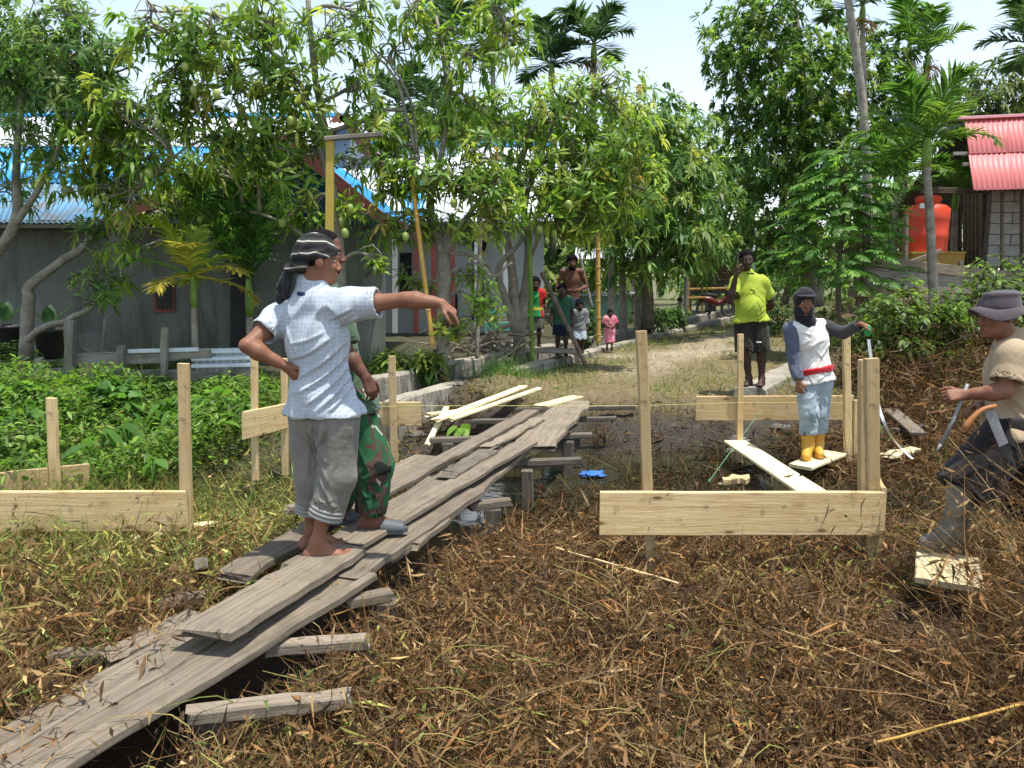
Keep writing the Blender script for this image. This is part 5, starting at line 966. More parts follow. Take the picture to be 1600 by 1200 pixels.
# ================================================================ people (bodies are single continuous surfaces)
class Field:
    def __init__(s, lo, hi, h):
        s.h = h; s.lo = np.asarray(lo, float); s.n = np.ceil((np.asarray(hi) - s.lo) / h).astype(int) + 1; s.D = np.full(s.n, .3, np.float32)
        s.ax = [s.lo[i] + np.arange(s.n[i]) * h for i in range(3)]
    def win(s, lo, hi, m):
        a = np.clip(np.floor((np.asarray(lo) - m - s.lo) / s.h).astype(int), 0, s.n); b = np.clip(np.ceil((np.asarray(hi) + m - s.lo) / s.h).astype(int) + 1, 0, s.n)
        sl = tuple(slice(a[i], b[i]) for i in range(3)); P = [s.ax[0][sl[0]][:, None, None], s.ax[1][sl[1]][None, :, None], s.ax[2][sl[2]][None, None, :]]; return sl, P
    def put(s, sl, d, k, op='u'):
        A = s.D[sl]
        if A.size == 0: return
        if op == 'u':
            if k <= 0: s.D[sl] = np.minimum(A, d)
            else:
                hh = np.clip(.5 + .5 * (A - d) / k, 0, 1); s.D[sl] = A * (1 - hh) + d * hh - k * hh * (1 - hh)
        else: # smooth subtraction
            d = -d; hh = np.clip(.5 - .5 * (A - d) / max(k, 1e-4), 0, 1); s.D[sl] = A * (1 - hh) + d * hh + k * hh * (1 - hh)
    def cone(s, a, b, ra, rb, k=.02, op='u', fw=None, ratio=1.0, flat=False, hollow=0, flata=False):
        """tapered limb a->b; fw,ratio squash it along fw; flat cuts its end square; hollow opens the end"""
        a, b = np.asarray(a, float), np.asarray(b, float); r = max(ra, rb); sl, P = s.win(np.minimum(a, b) - r, np.maximum(a, b) + r, k + 3 * s.h)
        q = [P[i] - a[i] for i in range(3)]; ab = b - a
        if fw is not None:
            fw = nrm(fw); c = (q[0] * fw[0] + q[1] * fw[1] + q[2] * fw[2]) * (ratio - 1); q = [q[i] + c * fw[i] for i in range(3)]; ab = ab + fw * (ab @ fw) * (ratio - 1)
        L2 = max(ab @ ab, 1e-9); t0 = (q[0] * ab[0] + q[1] * ab[1] + q[2] * ab[2]) / L2; t = np.clip(t0, 0, 1)
        d = np.sqrt((q[0] - t * ab[0]) ** 2 + (q[1] - t * ab[1]) ** 2 + (q[2] - t * ab[2]) ** 2)
        rr = ra + (rb - ra) * t; L = math.sqrt(L2)
        if flat or flata:
            ti = t0 if (flat and flata) else (np.maximum(t0, 0) if flat else np.minimum(t0, 1)); d2 = np.sqrt((q[0] - ti * ab[0]) ** 2 + (q[1] - ti * ab[1]) ** 2 + (q[2] - ti * ab[2]) ** 2) - rr
            e = d2
            if flat: e = np.maximum(e, (t0 - 1) * L)
            if flata: e = np.maximum(e, -t0 * L)
            if hollow: e = np.maximum(e, np.minimum(-(d2 + .009), (t0 - (1 - hollow / L)) * L))
            d = e
        else: d = (d - rr) / math.sqrt(max(ratio, 1))
        s.put(sl, d.astype(np.float32), k, op)
    def ell(s, c, r, R=None, k=.02, op='u'):
        c, r = np.asarray(c, float), np.asarray(r, float); R = np.eye(3) if R is None else np.asarray(R); m = r.max(); sl, P = s.win(c - m, c + m, k + 3 * s.h)
        q = [P[i] - c[i] for i in range(3)]; l = [q[0] * R[j][0] + q[1] * R[j][1] + q[2] * R[j][2] for j in range(3)]
        k0 = np.sqrt(sum((l[j] / r[j]) ** 2 for j in range(3))); k1 = np.sqrt(sum((l[j] / r[j] ** 2) ** 2 for j in range(3))) + 1e-6
        s.put(sl, (k0 * (k0 - 1) / k1).astype(np.float32), k, op)
    def cut(s, p, n, keep_lo=None):
        """remove everything on the side n points to"""
        n = nrm(n); d = (s.ax[0][:, None, None] - p[0]) * n[0] + (s.ax[1][None, :, None] - p[1]) * n[1] + (s.ax[2][None, None, :] - p[2]) * n[2]; s.D = np.maximum(s.D, d.astype(np.float32))
    def net(s):
        D = s.D; D[0] = D[-1] = .3; D[:, 0] = D[:, -1] = .3; D[:, :, 0] = D[:, :, -1] = .3
        S = D < 0; n = np.array(D.shape) - 1; cnt = np.zeros(n, np.int8)
        for dx in (0, 1):
            for dy in (0, 1):
                for dz in (0, 1): cnt += S[dx:n[0] + dx, dy:n[1] + dy, dz:n[2] + dz]
        I = np.argwhere((cnt > 0) & (cnt < 8)); cor = np.array([[a, b, c] for a in (0, 1) for b in (0, 1) for c in (0, 1)]); acc = np.zeros((len(I), 3)); m = np.zeros(len(I))
        v = [D[I[:, 0] + c[0], I[:, 1] + c[1], I[:, 2] + c[2]] for c in cor]
        for i in range(8):
            for j in range(i + 1, 8):
                if np.abs(cor[i] - cor[j]).sum() != 1: continue
                x = (v[i] < 0) != (v[j] < 0); t = np.where(x, v[i] / np.where(x, v[i] - v[j], 1), 0)[:, None]; acc += x[:, None] * (cor[i] * (1 - t) + cor[j] * t); m += x
        V = s.lo + (I + acc / m[:, None]) * s.h; idx = np.full(n, -1, np.int32); idx[I[:, 0], I[:, 1], I[:, 2]] = np.arange(len(I)); F = []
        for ax in range(3):
            u, w = (ax + 1) % 3, (ax + 2) % 3; a = np.take(S, range(0, S.shape[ax] - 1), ax); b = np.take(S, range(1, S.shape[ax]), ax)
            E_ = np.argwhere(a != b); E_ = E_[(E_[:, u] > 0) & (E_[:, w] > 0) & (E_[:, u] < n[u]) & (E_[:, w] < n[w])]; fl = a[tuple(E_.T)]
            def g_(du, dw): q = E_.copy(); q[:, u] -= du; q[:, w] -= dw; return idx[tuple(q.T)]
            Q = np.stack([g_(1, 1), g_(0, 1), g_(0, 0), g_(1, 0)], -1); Q[~fl] = Q[~fl][:, ::-1]; F.append(Q)
        return V, np.concatenate(F)
def vnorm(V, F):
    n = np.cross(V[F[:, 2]] - V[F[:, 0]], V[F[:, 3]] - V[F[:, 1]]); N = np.zeros_like(V)
    for i in range(4):
        for c in range(3): N[:, c] += np.bincount(F[:, i], n[:, c], len(V))
    return nrm(N)
def folds(V, F, amp, run, freq, seed=0, warp=.05, mask=None):
    """cloth folds: sharp ridges that run along the direction run, broken up and warped"""
    if amp <= 0: return V
    N = vnorm(V, F); g_ = nrm(run); P = V + warp * (np.stack([vnoise(V * 5, seed), vnoise(V * 5, seed + 11), vnoise(V * 5, seed + 17)], -1) - .5)
    def rid(fr, st, sd):
        q = P * fr; q = q - g_ * (q @ g_)[:, None] * (1 - st); return 1 - np.abs(2 * vnoise(q, sd) - 1)
    w = sstep(.25, .7, vnoise(V * 4.5, seed + 2)); d = amp * 1.7 * (rid(freq * .8, .14, seed + 1) ** 1.8 - .4) * (.3 + .7 * w) + amp * .55 * (rid(freq * 1.9, .2, seed + 4) - .5) * w + amp * .15 * (vnoise(V * 40, seed + 3) - .5)
    if mask is not None: d = d * mask(V)
    return V + N * d[:, None]
def crease(V, F, lines):
    """long tension folds on the side towards -y: (start, end, sag, height, width), each a soft ridge with a groove below it"""
    N = vnorm(V, F); d = np.zeros(len(V)); face = sstep(.25, -.25, N[:, 1])
    for A, B, sag, hgt, wd in lines:
        a, b = np.array([A[0], A[2]]), np.array([B[0], B[2]]); ab = b - a; L = np.linalg.norm(ab); q = V[:, [0, 2]] - a; t = q @ ab / L ** 2; o = (q[:, 0] * -ab[1] + q[:, 1] * ab[0]) / L * (1 if ab[0] > 0 else -1) + sag * 4 * t * (1 - t)
        e = sstep(0, .25, t) * sstep(1, .75, t); d += hgt * e * (np.exp(-(o / wd) ** 2) - .8 * np.exp(-((o + 1.7 * wd) / wd) ** 2))
    return V + N * (d * face)[:, None]
def rand_creases(A, B, wid, n, dirv, hgt=.008, wd=.008, seed=0, L=(.10, .24)):
    r = np.random.default_rng(seed); out = []
    for i in range(n):
        c = lerp(A, B, r.uniform(0, 1)) + np.array([r.uniform(-1, 1) * wid, 0, 0]); d = nrm(np.asarray(dirv, float) * (1 if r.random() < .75 else np.array([-1, 1, 1])) + r.normal(size=3) * [.25, 0, .25]); l = r.uniform(*L) / 2
        out.append((c - d * l, c + d * l, r.uniform(-.012, .018), hgt * r.uniform(.5, 1.2), wd * r.uniform(.7, 1.3)))
    return out
def skin_mat(name, c, c2, spec=.45):
    m, nt, b = mat(name, .55, .3); v = coords(nt); n = noise(nt, v, 11, 6, .7); a = nd(nt, 'ShaderNodeAttribute', attribute_name='col')
    nt.links.new(mixc(nt, 1.0, ramp(nt, n, [(.3, c), (.72, c2)]), a.outputs['Color'], 'MULTIPLY'), b.inputs['Base Color']); b.inputs['Subsurface Weight'].default_value = .08; b.inputs['Subsurface Radius'].default_value = (.02, .008, .004)
    bump(nt, b, noise(nt, v, 160, 3), .12, .002); return m
SK_TAN = skin_mat('skin_tan', (.185, .08, .045), (.26, .118, .067))
SK_BROWN = skin_mat('skin_brown', (.105, .046, .028), (.16, .073, .044))
SK_DARK = skin_mat('skin_dark', (.042, .021, .014), (.072, .036, .024))
M_HAIR = mottled('black_hair', (.004, .0035, .0035), (.011, .009, .008), 60, .85, .8, 140, .006, .1)
M_EYE = foliage('eyeball', 0, .15, .5, 0)
def cloth(name, c1, c2=None, sc=5, rough=.9, weave=900, spec=.1):
    c2 = c2 or tuple(x * 1.15 for x in c1); m, nt, b = mat(name, rough, spec); v = coords(nt); nt.links.new(ramp(nt, noise(nt, v, sc, 4), [(.3, c1), (.7, c2)]), b.inputs['Base Color'])
    bump(nt, b, noise(nt, v, 38, 5, .65), .5, .008); b.inputs['Sheen Weight'].default_value = .15; return m
class Person:
    """J: joints in world metres. a/b sides are image left / image right."""
    def __init__(s, label, J, fwd, hfwd, hup=(0, 0, 1), skin=SK_TAN, h=.006, B=1.0, hs=1.0, group=None, feet=True, hands=None, belly=0, sc=1.0):
        s.J = {k: np.asarray(v, float) for k, v in J.items()}; J = s.J; s.h = h; s.B = B * sc; s.hs = hs * sc; s.sc = sc; s.skin = skin; s.belly = belly
        s.f = nrm(np.array([fwd[0], fwd[1], 0.0])); s.hf = nrm(hfwd); s.hr = nrm(np.cross(s.hf, hup)); s.hu = np.cross(s.hr, s.hf)
        base = (J['ank_a'] + J['ank_b']) / 2; s.T = thing('person', label, 'person', (base[0], base[1], min(J['ank_a'][2], J['ank_b'][2]) - .07 * sc), group)
        allp = np.array([v for v in J.values()]); s.lo = allp.min(0) - .24 * max(sc, .7); s.hi = allp.max(0) + .24 * max(sc, .7)
        s.P0 = (J['hip_a'] + J['hip_b']) / 2; s.P3 = (J['sh_a'] + J['sh_b']) / 2; s.sp = lambda t: lerp(s.P0, s.P3, t); s.body(feet, hands or {})
    def field(s, h=None): return Field(s.lo, s.hi, h or s.h)
    def hd(s, x, y, z): return s.J['head'] + (s.hr * x + s.hf * y + s.hu * z) * s.hs
    def torso(s, F, gp=0, k=.05, lo=-.02, w=1.0, bottom=None):
        B = s.B * w; sp = s.sp; q = dict(fw=s.f, k=k); sc = s.sc
        F.cone(sp(lo), sp(.38), .158 * B + gp, .138 * B + gp + s.belly * .5, ratio=1.45, **q); F.cone(sp(.38), sp(.78), .138 * B + gp + s.belly * .3, .168 * B + gp, ratio=1.5, **q); F.cone(sp(.75), sp(1.0), .165 * B + gp, .10 * B + gp, ratio=1.45, **q)
        if s.belly: F.ell(sp(.34) + s.f * .035, np.array([.135, .135, .17]) * B + gp + s.belly, k=k)
        for a in 'ab': F.cone(lerp(s.P3, s.J['neck'], .35), s.J['sh_' + a] + [0, 0, .005], .06 * B + gp, .058 * B + gp, k=k)
    def body(s, feet, hands):
        J = s.J; B = s.B; F = s.field(); sc = s.sc
        s.torso(F); F.cone(s.sp(.95), s.hd(0, -.02, -.06), .062 * B, .056 * B, .03)
        for a in 'ab':
            F.ell(J['sh_' + a] , np.array([.06, .06, .062]) * B, k=.04); F.cone(J['sh_' + a], lerp(J['sh_' + a], J['el_' + a], .45), .053 * B, .049 * B, .03); F.cone(lerp(J['sh_' + a], J['el_' + a], .4), J['el_' + a], .049 * B, .039 * B, .02)
            el, wr = J['el_' + a], J['wr_' + a]; F.cone(el, lerp(el, wr, .28), .037 * B, .047 * B, .02); F.cone(lerp(el, wr, .28), lerp(el, wr, .75), .047 * B, .031 * B, .02); F.cone(lerp(el, wr, .7), wr, .032 * B, .0265 * B, .015); F.ell(el + nrm(el - lerp(J['sh_' + a], wr, .5)) * .012 * B, np.array([.026, .026, .026]) * B, k=.015)
            hp, kn, an = J['hip_' + a], J['knee_' + a], J['ank_' + a]; F.cone(hp, lerp(hp, kn, .5), .088 * B, .075 * B, .04); F.cone(lerp(hp, kn, .5), kn, .075 * B, .054 * B, .03)
            bk = -nrm(J.get('toe_' + a, an + s.f) - an) * .018 * B; F.cone(kn, lerp(kn, an, .3) + bk, .052 * B, .056 * B, .03); F.cone(lerp(kn, an, .3) + bk, an, .055 * B, .034 * B, .03)
            if feet: s.foot(F, a)
            if a in hands: s.hand(F, a, **hands[a])
        s.headgeo(F); V, Q = F.net()
        C = np.ones_like(V)
        for c, r, col in ((s.hd(0, .094, -.071), .022 * s.hs, (.72, .5, .5)), (s.hd(-.032, .085, .016), .016 * s.hs, (.45, .42, .42)), (s.hd(.032, .085, .016), .016 * s.hs, (.45, .42, .42))):
            d = np.linalg.norm((V - c) * [1, 1, 1.6], axis=1); w = sstep(r, r * .55, d)[:, None]; C = C * (1 - w) + np.asarray(col) * w
        wobj('body', V, Q, None, s.skin, s.T, C); s.eyes()
    def headgeo(s, F):
        H = s.hd; R = np.array([s.hr, s.hf, s.hu]); q = s.hs; e = lambda c, r, k, op='u': F.ell(H(*c), np.array(r) * q, R, k * q, op)
        e((0, -.012, .035), (.074, .094, .086), .02); e((0, .03, -.035), (.06, .062, .082), .03); e((0, .04, -.085), (.045, .045, .034), .025); e((0, .074, -.102), (.02, .018, .016), .02)
        F.cone(H(-.038, .076, .022), H(.038, .076, .022), .012 * q, .012 * q, .015 * q)
        for x in (-1, 1):
            e((x * .036, .066, -.03), (.024, .022, .022), .015); e((x * .031, .098, .002), (.016, .014, .010), .012, 's'); e((x * .079, -.006, -.008), (.010, .022, .034), .006); e((x * .013, .100, -.041), (.010, .011, .009), .006)
        F.cone(H(0, .088, .012), H(0, .110, -.034), .008 * q, .0135 * q, .012 * q)
        F.cone(H(-.017, .090, -.066), H(.017, .090, -.066), .008 * q, .008 * q, .006 * q); F.cone(H(-.014, .089, -.078), H(.014, .089, -.078), .009 * q, .009 * q, .005 * q)
    def eyes(s):
        V, Fq = lathe([(0, -1), (.5, -.87), (.87, -.5), (1, 0), (.87, .5), (.6, .8), (.34, .94), (0, 1)], (0, 0, 0), 12); c = np.where(V[:, 2:] > .9, (.015, .01, .008), (.42, .38, .35))
        R = np.stack([s.hr, np.cross(s.hf, s.hr), s.hf], 1)
        for x in (-1, 1): wobj('eye', (V * .0118 * s.hs) @ R.T + s.hd(x * .031, .0735, .002), Fq, None, M_EYE, s.T, c)
    def foot(s, F, a, shoe=0):
        an = s.J['ank_' + a]; toe = s.J['toe_' + a]; B = s.B; d = nrm((toe - an) * [1, 1, 0]); sd = np.cross(d, [0, 0, 1.0]); L = .25 * B; z0 = toe[2]
        heel = an * [1, 1, 0] - d * .045 * B + [0, 0, z0 + .012 * B]; ball = an * [1, 1, 0] + d * .115 * B + [0, 0, z0 + .004]
        F.cone(an, heel, .036 * B, .03 * B, .03); F.cone(heel, ball - sd * .02 * B, .028 * B, .02 * B, .03); F.cone(heel, ball + sd * .025 * B, .028 * B, .022 * B, .03); F.cone(an - [0, 0, .015], ball + [0, 0, .008], .034 * B, .02 * B, .03)
        if s.h < .011:
            for i, (o, l, r) in enumerate(((.036, .07, .0125), (.016, .066, .009), (0, .058, .0088), (-.016, .05, .0085), (-.03, .038, .0085))):
                o = o * (1 if a == 'a' else -1); p = ball + sd * o * B + [0, 0, .004]; F.cone(p, p + d * l * B + sd * o * .15 * B - [0, 0, .003], r * B * 1.1, r * B, .004)
        else: F.cone(ball, ball + d * .05 * B, .03 * B, .02 * B, .02)
    def hand(s, F, a, d=None, n=(0, 0, 1), thumb=None, curl=.35, spread=.06, point=False, k0=None):
        """d: direction of the palm, n: back of the hand, thumb: side the thumb leaves"""
        w = s.J['wr_' + a]; el = s.J['el_' + a]; B = s.B * 1.0; d = nrm(w - el) if d is None else nrm(d); n = np.asarray(n, float); n = nrm(n - d * (n @ d)); t = np.cross(d, n)
        if thumb is not None and t @ np.asarray(thumb, float) < 0: t = -t
        curls = [curl] * 4 if np.isscalar(curl) else curl; pl_ = .088 * B
        for i in range(4):
            o = (1.5 - i) * .0195 * B; kn = w + d * (pl_ - abs(i - 1.2) * .004 * B) + t * o; F.cone(w + t * o * .55, kn, .0165 * B, .0115 * B, .012)
        for i, (l, r) in enumerate(((.070, .0092), (.078, .0095), (.073, .009), (.057, .008))):
            o = (1.5 - i) * .0195 * B; p = w + d * (pl_ - abs(i - 1.2) * .004 * B) + t * o; dd = nrm(d + t * (1.5 - i) * spread); ang = 0; c = curls[i]
            for j, (fr, ca) in enumerate(((.45, .9), (.31, 1.15), (.24, .8))):
                ang += c * ca; e = p + (dd * math.cos(ang) - n * math.sin(ang)) * l * B * fr; F.cone(p, e, r * B * (1 - .08 * j), r * B * (.92 - .08 * j), .0035); p = e
        p = w + d * .022 * B + t * .022 * B - n * .006 * B; e = p + nrm(d * .62 + t * .7 - n * .25) * .046 * B; F.cone(p, e, .0155 * B, .012 * B, .012); e2 = e + nrm(d * .95 + t * .25 - n * .3) * .034 * B; F.cone(e, e2, .0115 * B, .0105 * B, .004); e3 = e2 + nrm(d - t * .1 - n * .45) * .027 * B; F.cone(e2, e3, .0105 * B, .0085 * B, .003)
    # ---- clothing
    def top(s, name, mt, gp=.014, hem=-.12, sleeve=.6, sw=.018, amp=.006, axis=(.5, 0, .85), freq=14, seed=0, h=None, hemn=None, sleeve_mt=None, w=1.0, label=None, warp=.06, creases=None):
        J = s.J; B = s.B; F = s.field(h or s.h * 1.2); up = nrm(s.P3 - s.P0); q = s.P0 + up * hem * s.sc
        s.torso(F, gp, .05, lo=-.02, w=w); F.cone(q - up * .1, s.sp(.15), .182 * B * w + gp + s.belly * .35, .152 * B * w + gp + s.belly * .45, .04, fw=s.f, ratio=1.32)
        for a in 'ab': F.cone(s.sp(.14), J['hip_' + a] - up * .06, .108 * B + gp, .132 * B + gp, .04)
        hn = -up if hemn is None else np.asarray(hemn, float); F.cut(q, hn); F.cone(s.sp(1.02), s.J['neck'] + up * .01, .075 * B, .066 * B + gp * .5, .03); inner = Field(s.lo, s.hi, F.h) if False else None
        F.cone(q - up * .05, q + up * .045 * s.sc, .172 * B * w + gp + s.belly * .35, .158 * B * w + gp + s.belly * .35 - .014, .004, 's', s.f, 1.32)
        if sleeve_mt is None: s.sleeves(F, sleeve, gp, sw)
        V, Q = F.net(); V = folds(V, Q, amp, axis, freq, seed, warp)
        if creases is None: creases = rand_creases(s.P0, s.sp(.9), .12 * s.sc, 14, (.6, 0, .8), .009 * s.sc, .010, seed)
        V = crease(V, Q, creases)
        o = wobj(name, V, Q, None, mt, s.T)
        if label: o['label'] = label
        if sleeve_mt is not None:
            for a, m_, lab in sleeve_mt:
                F = s.field(h); s.sleeves(F, sleeve, gp + .002, sw, (a,)); V, Q = F.net(); tag(wobj('sleeve', folds(V, Q, amp, np.cross(s.J['el_' + a] - s.J['sh_' + a], s.f) + .3, 22, seed + 3, .03), Q, None, m_, s.T), lab)
        return o
    def sleeves(s, F, f, gp, sw, sides='ab'):
        B = s.B
        for a in sides:
            sh, el, wr = s.J['sh_' + a], s.J['el_' + a], s.J['wr_' + a]; F.ell(sh, np.array([.062, .062, .064]) * B + gp, k=.04)
            if f <= 1: F.cone(lerp(sh, el, -.02), lerp(sh, el, f), .060 * B + gp, .050 * B + gp + sw, .03, flat=True, hollow=.035 * s.sc)
            else: F.cone(sh, el, .058 * B + gp, .044 * B + gp, .03); F.cone(el, lerp(el, wr, f - 1), .044 * B + gp, .031 * B + gp + sw * .3, .02, flat=True, hollow=.02)
    def bottoms(s, name, mt, gp=.02, leg=1.7, flare=.0, waist=.12, amp=.006, axis=(.15, 0, 1), freq=14, seed=1, knee=.0, h=None, label=None, parent=None, creases=None):
        J = s.J; B = s.B; F = s.field(h or s.h * 1.2); up = nrm(s.P3 - s.P0); F.cone(s.sp(-.06), s.P0 + up * waist * s.sc, .158 * B + gp * .5, .140 * B + gp * .2 + s.belly * .3, .05, fw=s.f, ratio=1.4)
        if s.belly: F.ell(s.sp(.2) + s.f * .02, np.array([.13, .13, .12]) * B + gp * .3 + s.belly * .7, k=.04)
        for a in 'ab':
            hp, kn, an = J['hip_' + a], J['knee_' + a], J['ank_' + a]
            if leg <= 1: F.cone(hp, lerp(hp, kn, leg), .092 * B + gp, .078 * B + gp + flare, .03, flat=True, hollow=.05 * s.sc)
            else:
                F.cone(hp, kn, .092 * B + gp, .062 * B + gp + knee, .035); F.cone(kn, lerp(kn, an, leg - 1), .062 * B + gp + knee, .05 * B + gp + flare, .03, flat=True, hollow=.05 * s.sc)
        F.cut(s.P0 + up * waist * s.sc, up); V, Q = F.net(); V = folds(V, Q, amp, axis, freq, seed)
        if creases is None:
            k_ = min(leg, 1.9); e = [lerp(J['hip_' + a], J['knee_' + a], k_) if k_ <= 1 else lerp(J['knee_' + a], J['ank_' + a], k_ - 1) for a in 'ab']; creases = rand_creases(s.P0, e[0], .05 * s.sc, 9, (.35, 0, 1), .008 * s.sc, .008, seed) + rand_creases(s.P0, e[1], .05 * s.sc, 9, (-.35, 0, 1), .008 * s.sc, .008, seed + 1) + rand_creases(J['knee_a'], e[0], .03, 4, (1, 0, .3), .008 * s.sc, .007, seed + 2, (.06, .12)) + rand_creases(J['knee_b'], e[1], .03, 4, (1, 0, -.3), .008 * s.sc, .007, seed + 3, (.06, .12))
        V = crease(V, Q, creases); o = wobj(name, V, Q, None, mt, s.T)
        if label: o['label'] = label
        return o
    def hair(s, thick=.008, mt=M_HAIR, curl=.004, line=(.072, .062), back=(-.075, -.075), h=None, seed=0):
        F = Field(s.J['head'] - .16 * s.hs, s.J['head'] + .16 * s.hs, h or min(s.h, .006)); R = np.array([s.hr, s.hf, s.hu]); q = s.hs
        F.ell(s.hd(0, -.014, .037), (np.array([.074, .094, .086]) + thick) * q, R, .01)
        a, b = np.array(line), np.array(back); t = b - a; n = np.array([-t[1], t[0]]); n = n if n[1] < 0 else -n; p = s.hd(0, a[0], a[1]); F.cut(p, s.hf * n[0] + s.hu * n[1])
        V, Q = F.net(); N = vnorm(V, Q); V = V + N * (curl * (vnoise(V * 90, seed) - .3) * 2)[:, None]; return wobj('hair', V, Q, None, mt, s.T)
    def blob(s, name, mt, ops, h=None, lo=None, hi=None, fold=None, label=None, parent=None):
        F = Field(lo if lo is not None else s.lo, hi if hi is not None else s.hi, h or s.h); ops(F); V, Q = F.net()
        if fold: V = folds(V, Q, *fold)
        o = wobj(name, V, Q, None, mt, parent or s.T)
        if label: o['label'] = label
        return o
    def boot(s, a, mt, hgt=.34, h=None, gp=.012):
        an, kn, toe = s.J['ank_' + a], s.J['knee_' + a], s.J['toe_' + a]; B = s.B; d = nrm((toe - an) * [1, 1, 0]); L = np.linalg.norm(kn - an); up = nrm(kn - an); z0 = toe[2] - .012
        lo = np.minimum(np.minimum(an, toe), an + up * hgt) - .14; hi = np.maximum(np.maximum(an, toe), an + up * hgt) + .14
        F = Field(lo, hi, h or s.h); top_ = an + up * hgt; F.cone(top_ + up * .03, an, .068 * B + gp, .046 * B + gp, .03); heel = np.array([an[0], an[1], z0 + .04]) - d * .045 * B; ball = np.array([an[0], an[1], z0 + .036]) + d * .13 * B
        F.cone(an, heel, .048 * B, .042 * B, .03); F.cone(an, ball, .048 * B, .042 * B, .04); F.cone(heel, ball + d * .04, .042 * B, .04 * B, .03, fw=(0, 0, 1), ratio=1.0); F.cut(top_, up); F.cone(top_ + up * .05, top_ - up * .03, .06 * B + gp, .05 * B + gp, .003, 's'); F.cut(np.array([0, 0, z0]), (0, 0, -1))
        V, Q = F.net(); o = wobj('boot', folds(V, Q, .004, np.cross(up, d), 18, 3), Q, None, mt, s.T)
        sd = np.cross(d, [0, 0, 1.0]); pts = []
        for t in np.linspace(0, 2 * math.pi, 24, endpoint=False):
            u = math.cos(t) * .150 * B + .045 * B; w = math.sin(t) * (.05 + .008 * math.cos(t)) * B; pts.append(np.array([an[0], an[1], 0]) + d * u + sd * w)
        pts = np.array(pts); V = np.concatenate([pts + [0, 0, z0 - .004], pts + [0, 0, z0 + .022]]); i = np.arange(24); j = (i + 1) % 24; Fq = np.stack([i, j, j + 24, i + 24], -1); c = np.array([[pts[:, 0].mean(), pts[:, 1].mean(), z0 - .004]]); c2 = c + [0, 0, .026]
        wobj('sole', np.concatenate([V, c, c2]), Fq, np.concatenate([np.stack([j, i, np.full(24, 48)], -1), np.stack([i + 24, j + 24, np.full(24, 49)], -1)]), mt, o, None, False); return o
def ring(c, n, r, tr, k=24, wob=0):
    n = nrm(n); a = nrm(np.cross(n, [.3, .9, .1])); b = np.cross(n, a); t = np.linspace(0, 2 * math.pi, k, endpoint=True); return tube(np.asarray(c) + (a * np.cos(t)[:, None] + b * np.sin(t)[:, None]) * r, tr, 8, cap=False)

# ---------------------------------------------------------------- the pointing man
D = 3.74; q = lambda x, y, d=D: at(x, y, d)
m, nt, b = mat('checked_shirt', .9, .1); v = coords(nt, (1, 1, 1), 'Object', (0, 0, math.radians(27))); sp_ = nd(nt, 'ShaderNodeSeparateXYZ'); wv = nd(nt, 'ShaderNodeVectorMath', operation='ADD'); nn = nd(nt, 'ShaderNodeTexNoise', Scale=6.0); nt.links.new(v, nn.inputs['Vector']); sc3 = nd(nt, 'ShaderNodeVectorMath', operation='SCALE'); nt.links.new(nn.outputs['Color'], sc3.inputs[0]); sc3.inputs['Scale'].default_value = .012; nt.links.new(v, wv.inputs[0]); nt.links.new(sc3.outputs[0], wv.inputs[1]); nt.links.new(wv.outputs[0], sp_.inputs[0])
def lines(src, per, wd):
    f = mth(nt, 'FRACT', mth(nt, 'MULTIPLY', src, 1 / per)); return mth(nt, 'LESS_THAN', f, wd)
gl = mth(nt, 'MAXIMUM', lines(sp_.outputs[0], .021, .16), lines(sp_.outputs[2], .021, .16)); nz = noise(nt, v, 70, 3); basec = ramp(nt, nz, [(.3, (.35, .39, .44)), (.7, (.46, .505, .555))])
nt.links.new(mixc(nt, mth(nt, 'MULTIPLY', gl, .32), basec, (.70, .74, .78)), b.inputs['Base Color']); bump(nt, b, noise(nt, v, 60, 4), .2, .004); M_CHECK = m
J = dict(head=q(497, 407, 3.74), neck=q(488, 449, 3.74), sh_a=q(434, 500, 3.83), sh_b=q(549, 478, 3.66), el_a=q(386, 540, 3.66), wr_a=q(446, 572, 3.70), el_b=q(634, 468, 3.62), wr_b=q(690, 474, 3.62),
         hip_a=q(481, 640, 3.80), hip_b=q(530, 640, 3.73), knee_a=q(489, 745, 3.83), knee_b=q(528, 745, 3.72), ank_a=q(489, 862, 3.86), ank_b=q(497, 868, 3.70), toe_a=q(553, 876, 3.93), toe_b=q(562, 893, 3.74))
zf = .352; J['toe_a'][2] = zf; J['toe_b'][2] = zf; J['ank_a'][2] = zf + .085; J['ank_b'][2] = zf + .08
p = Person('man in a pale checked shirt and black headscarf pointing right', J, (.45, .9), (.93, .37, -.05), (.06, 0, 1), SK_TAN, .0057, .87, .94,
           hands={'b': dict(d=(.80, -.05, -.60), n=(.5, -.25, .75), thumb=(-.2, -1, -.6), curl=[.25, .75, .85, .9], spread=.1), 'a': dict(d=(.62, .1, -.75), n=(-.6, -.7, -.3), thumb=(.6, 0, .6), curl=.35)})
up1 = nrm(p.P3 - p.P0)
p.top('shirt', M_CHECK, h=.0068, gp=.015, hem=-.022, sleeve=.50, sw=.014, amp=.014, axis=(.62, .2, .8), freq=14, seed=4, hemn=(.03, 0, -1), w=1.04, creases=[(q(462, 592), q(548, 528), .02, .012, .009), (q(468, 612), q(550, 545), .025, .014, .009), (q(480, 632), q(552, 562), .02, .014, .009), (q(500, 640), q(553, 580), .012, .012, .008), (q(452, 560), q(535, 515), .025, .010, .009), (q(455, 535), q(520, 512), .018, .007, .008), (q(515, 500), q(565, 478), .004, .008, .007), (q(525, 512), q(575, 490), .004, .008, .007), (q(450, 500), q(478, 560), .01, .007, .008), (q(520, 640), q(552, 600), .006, .010, .008)])
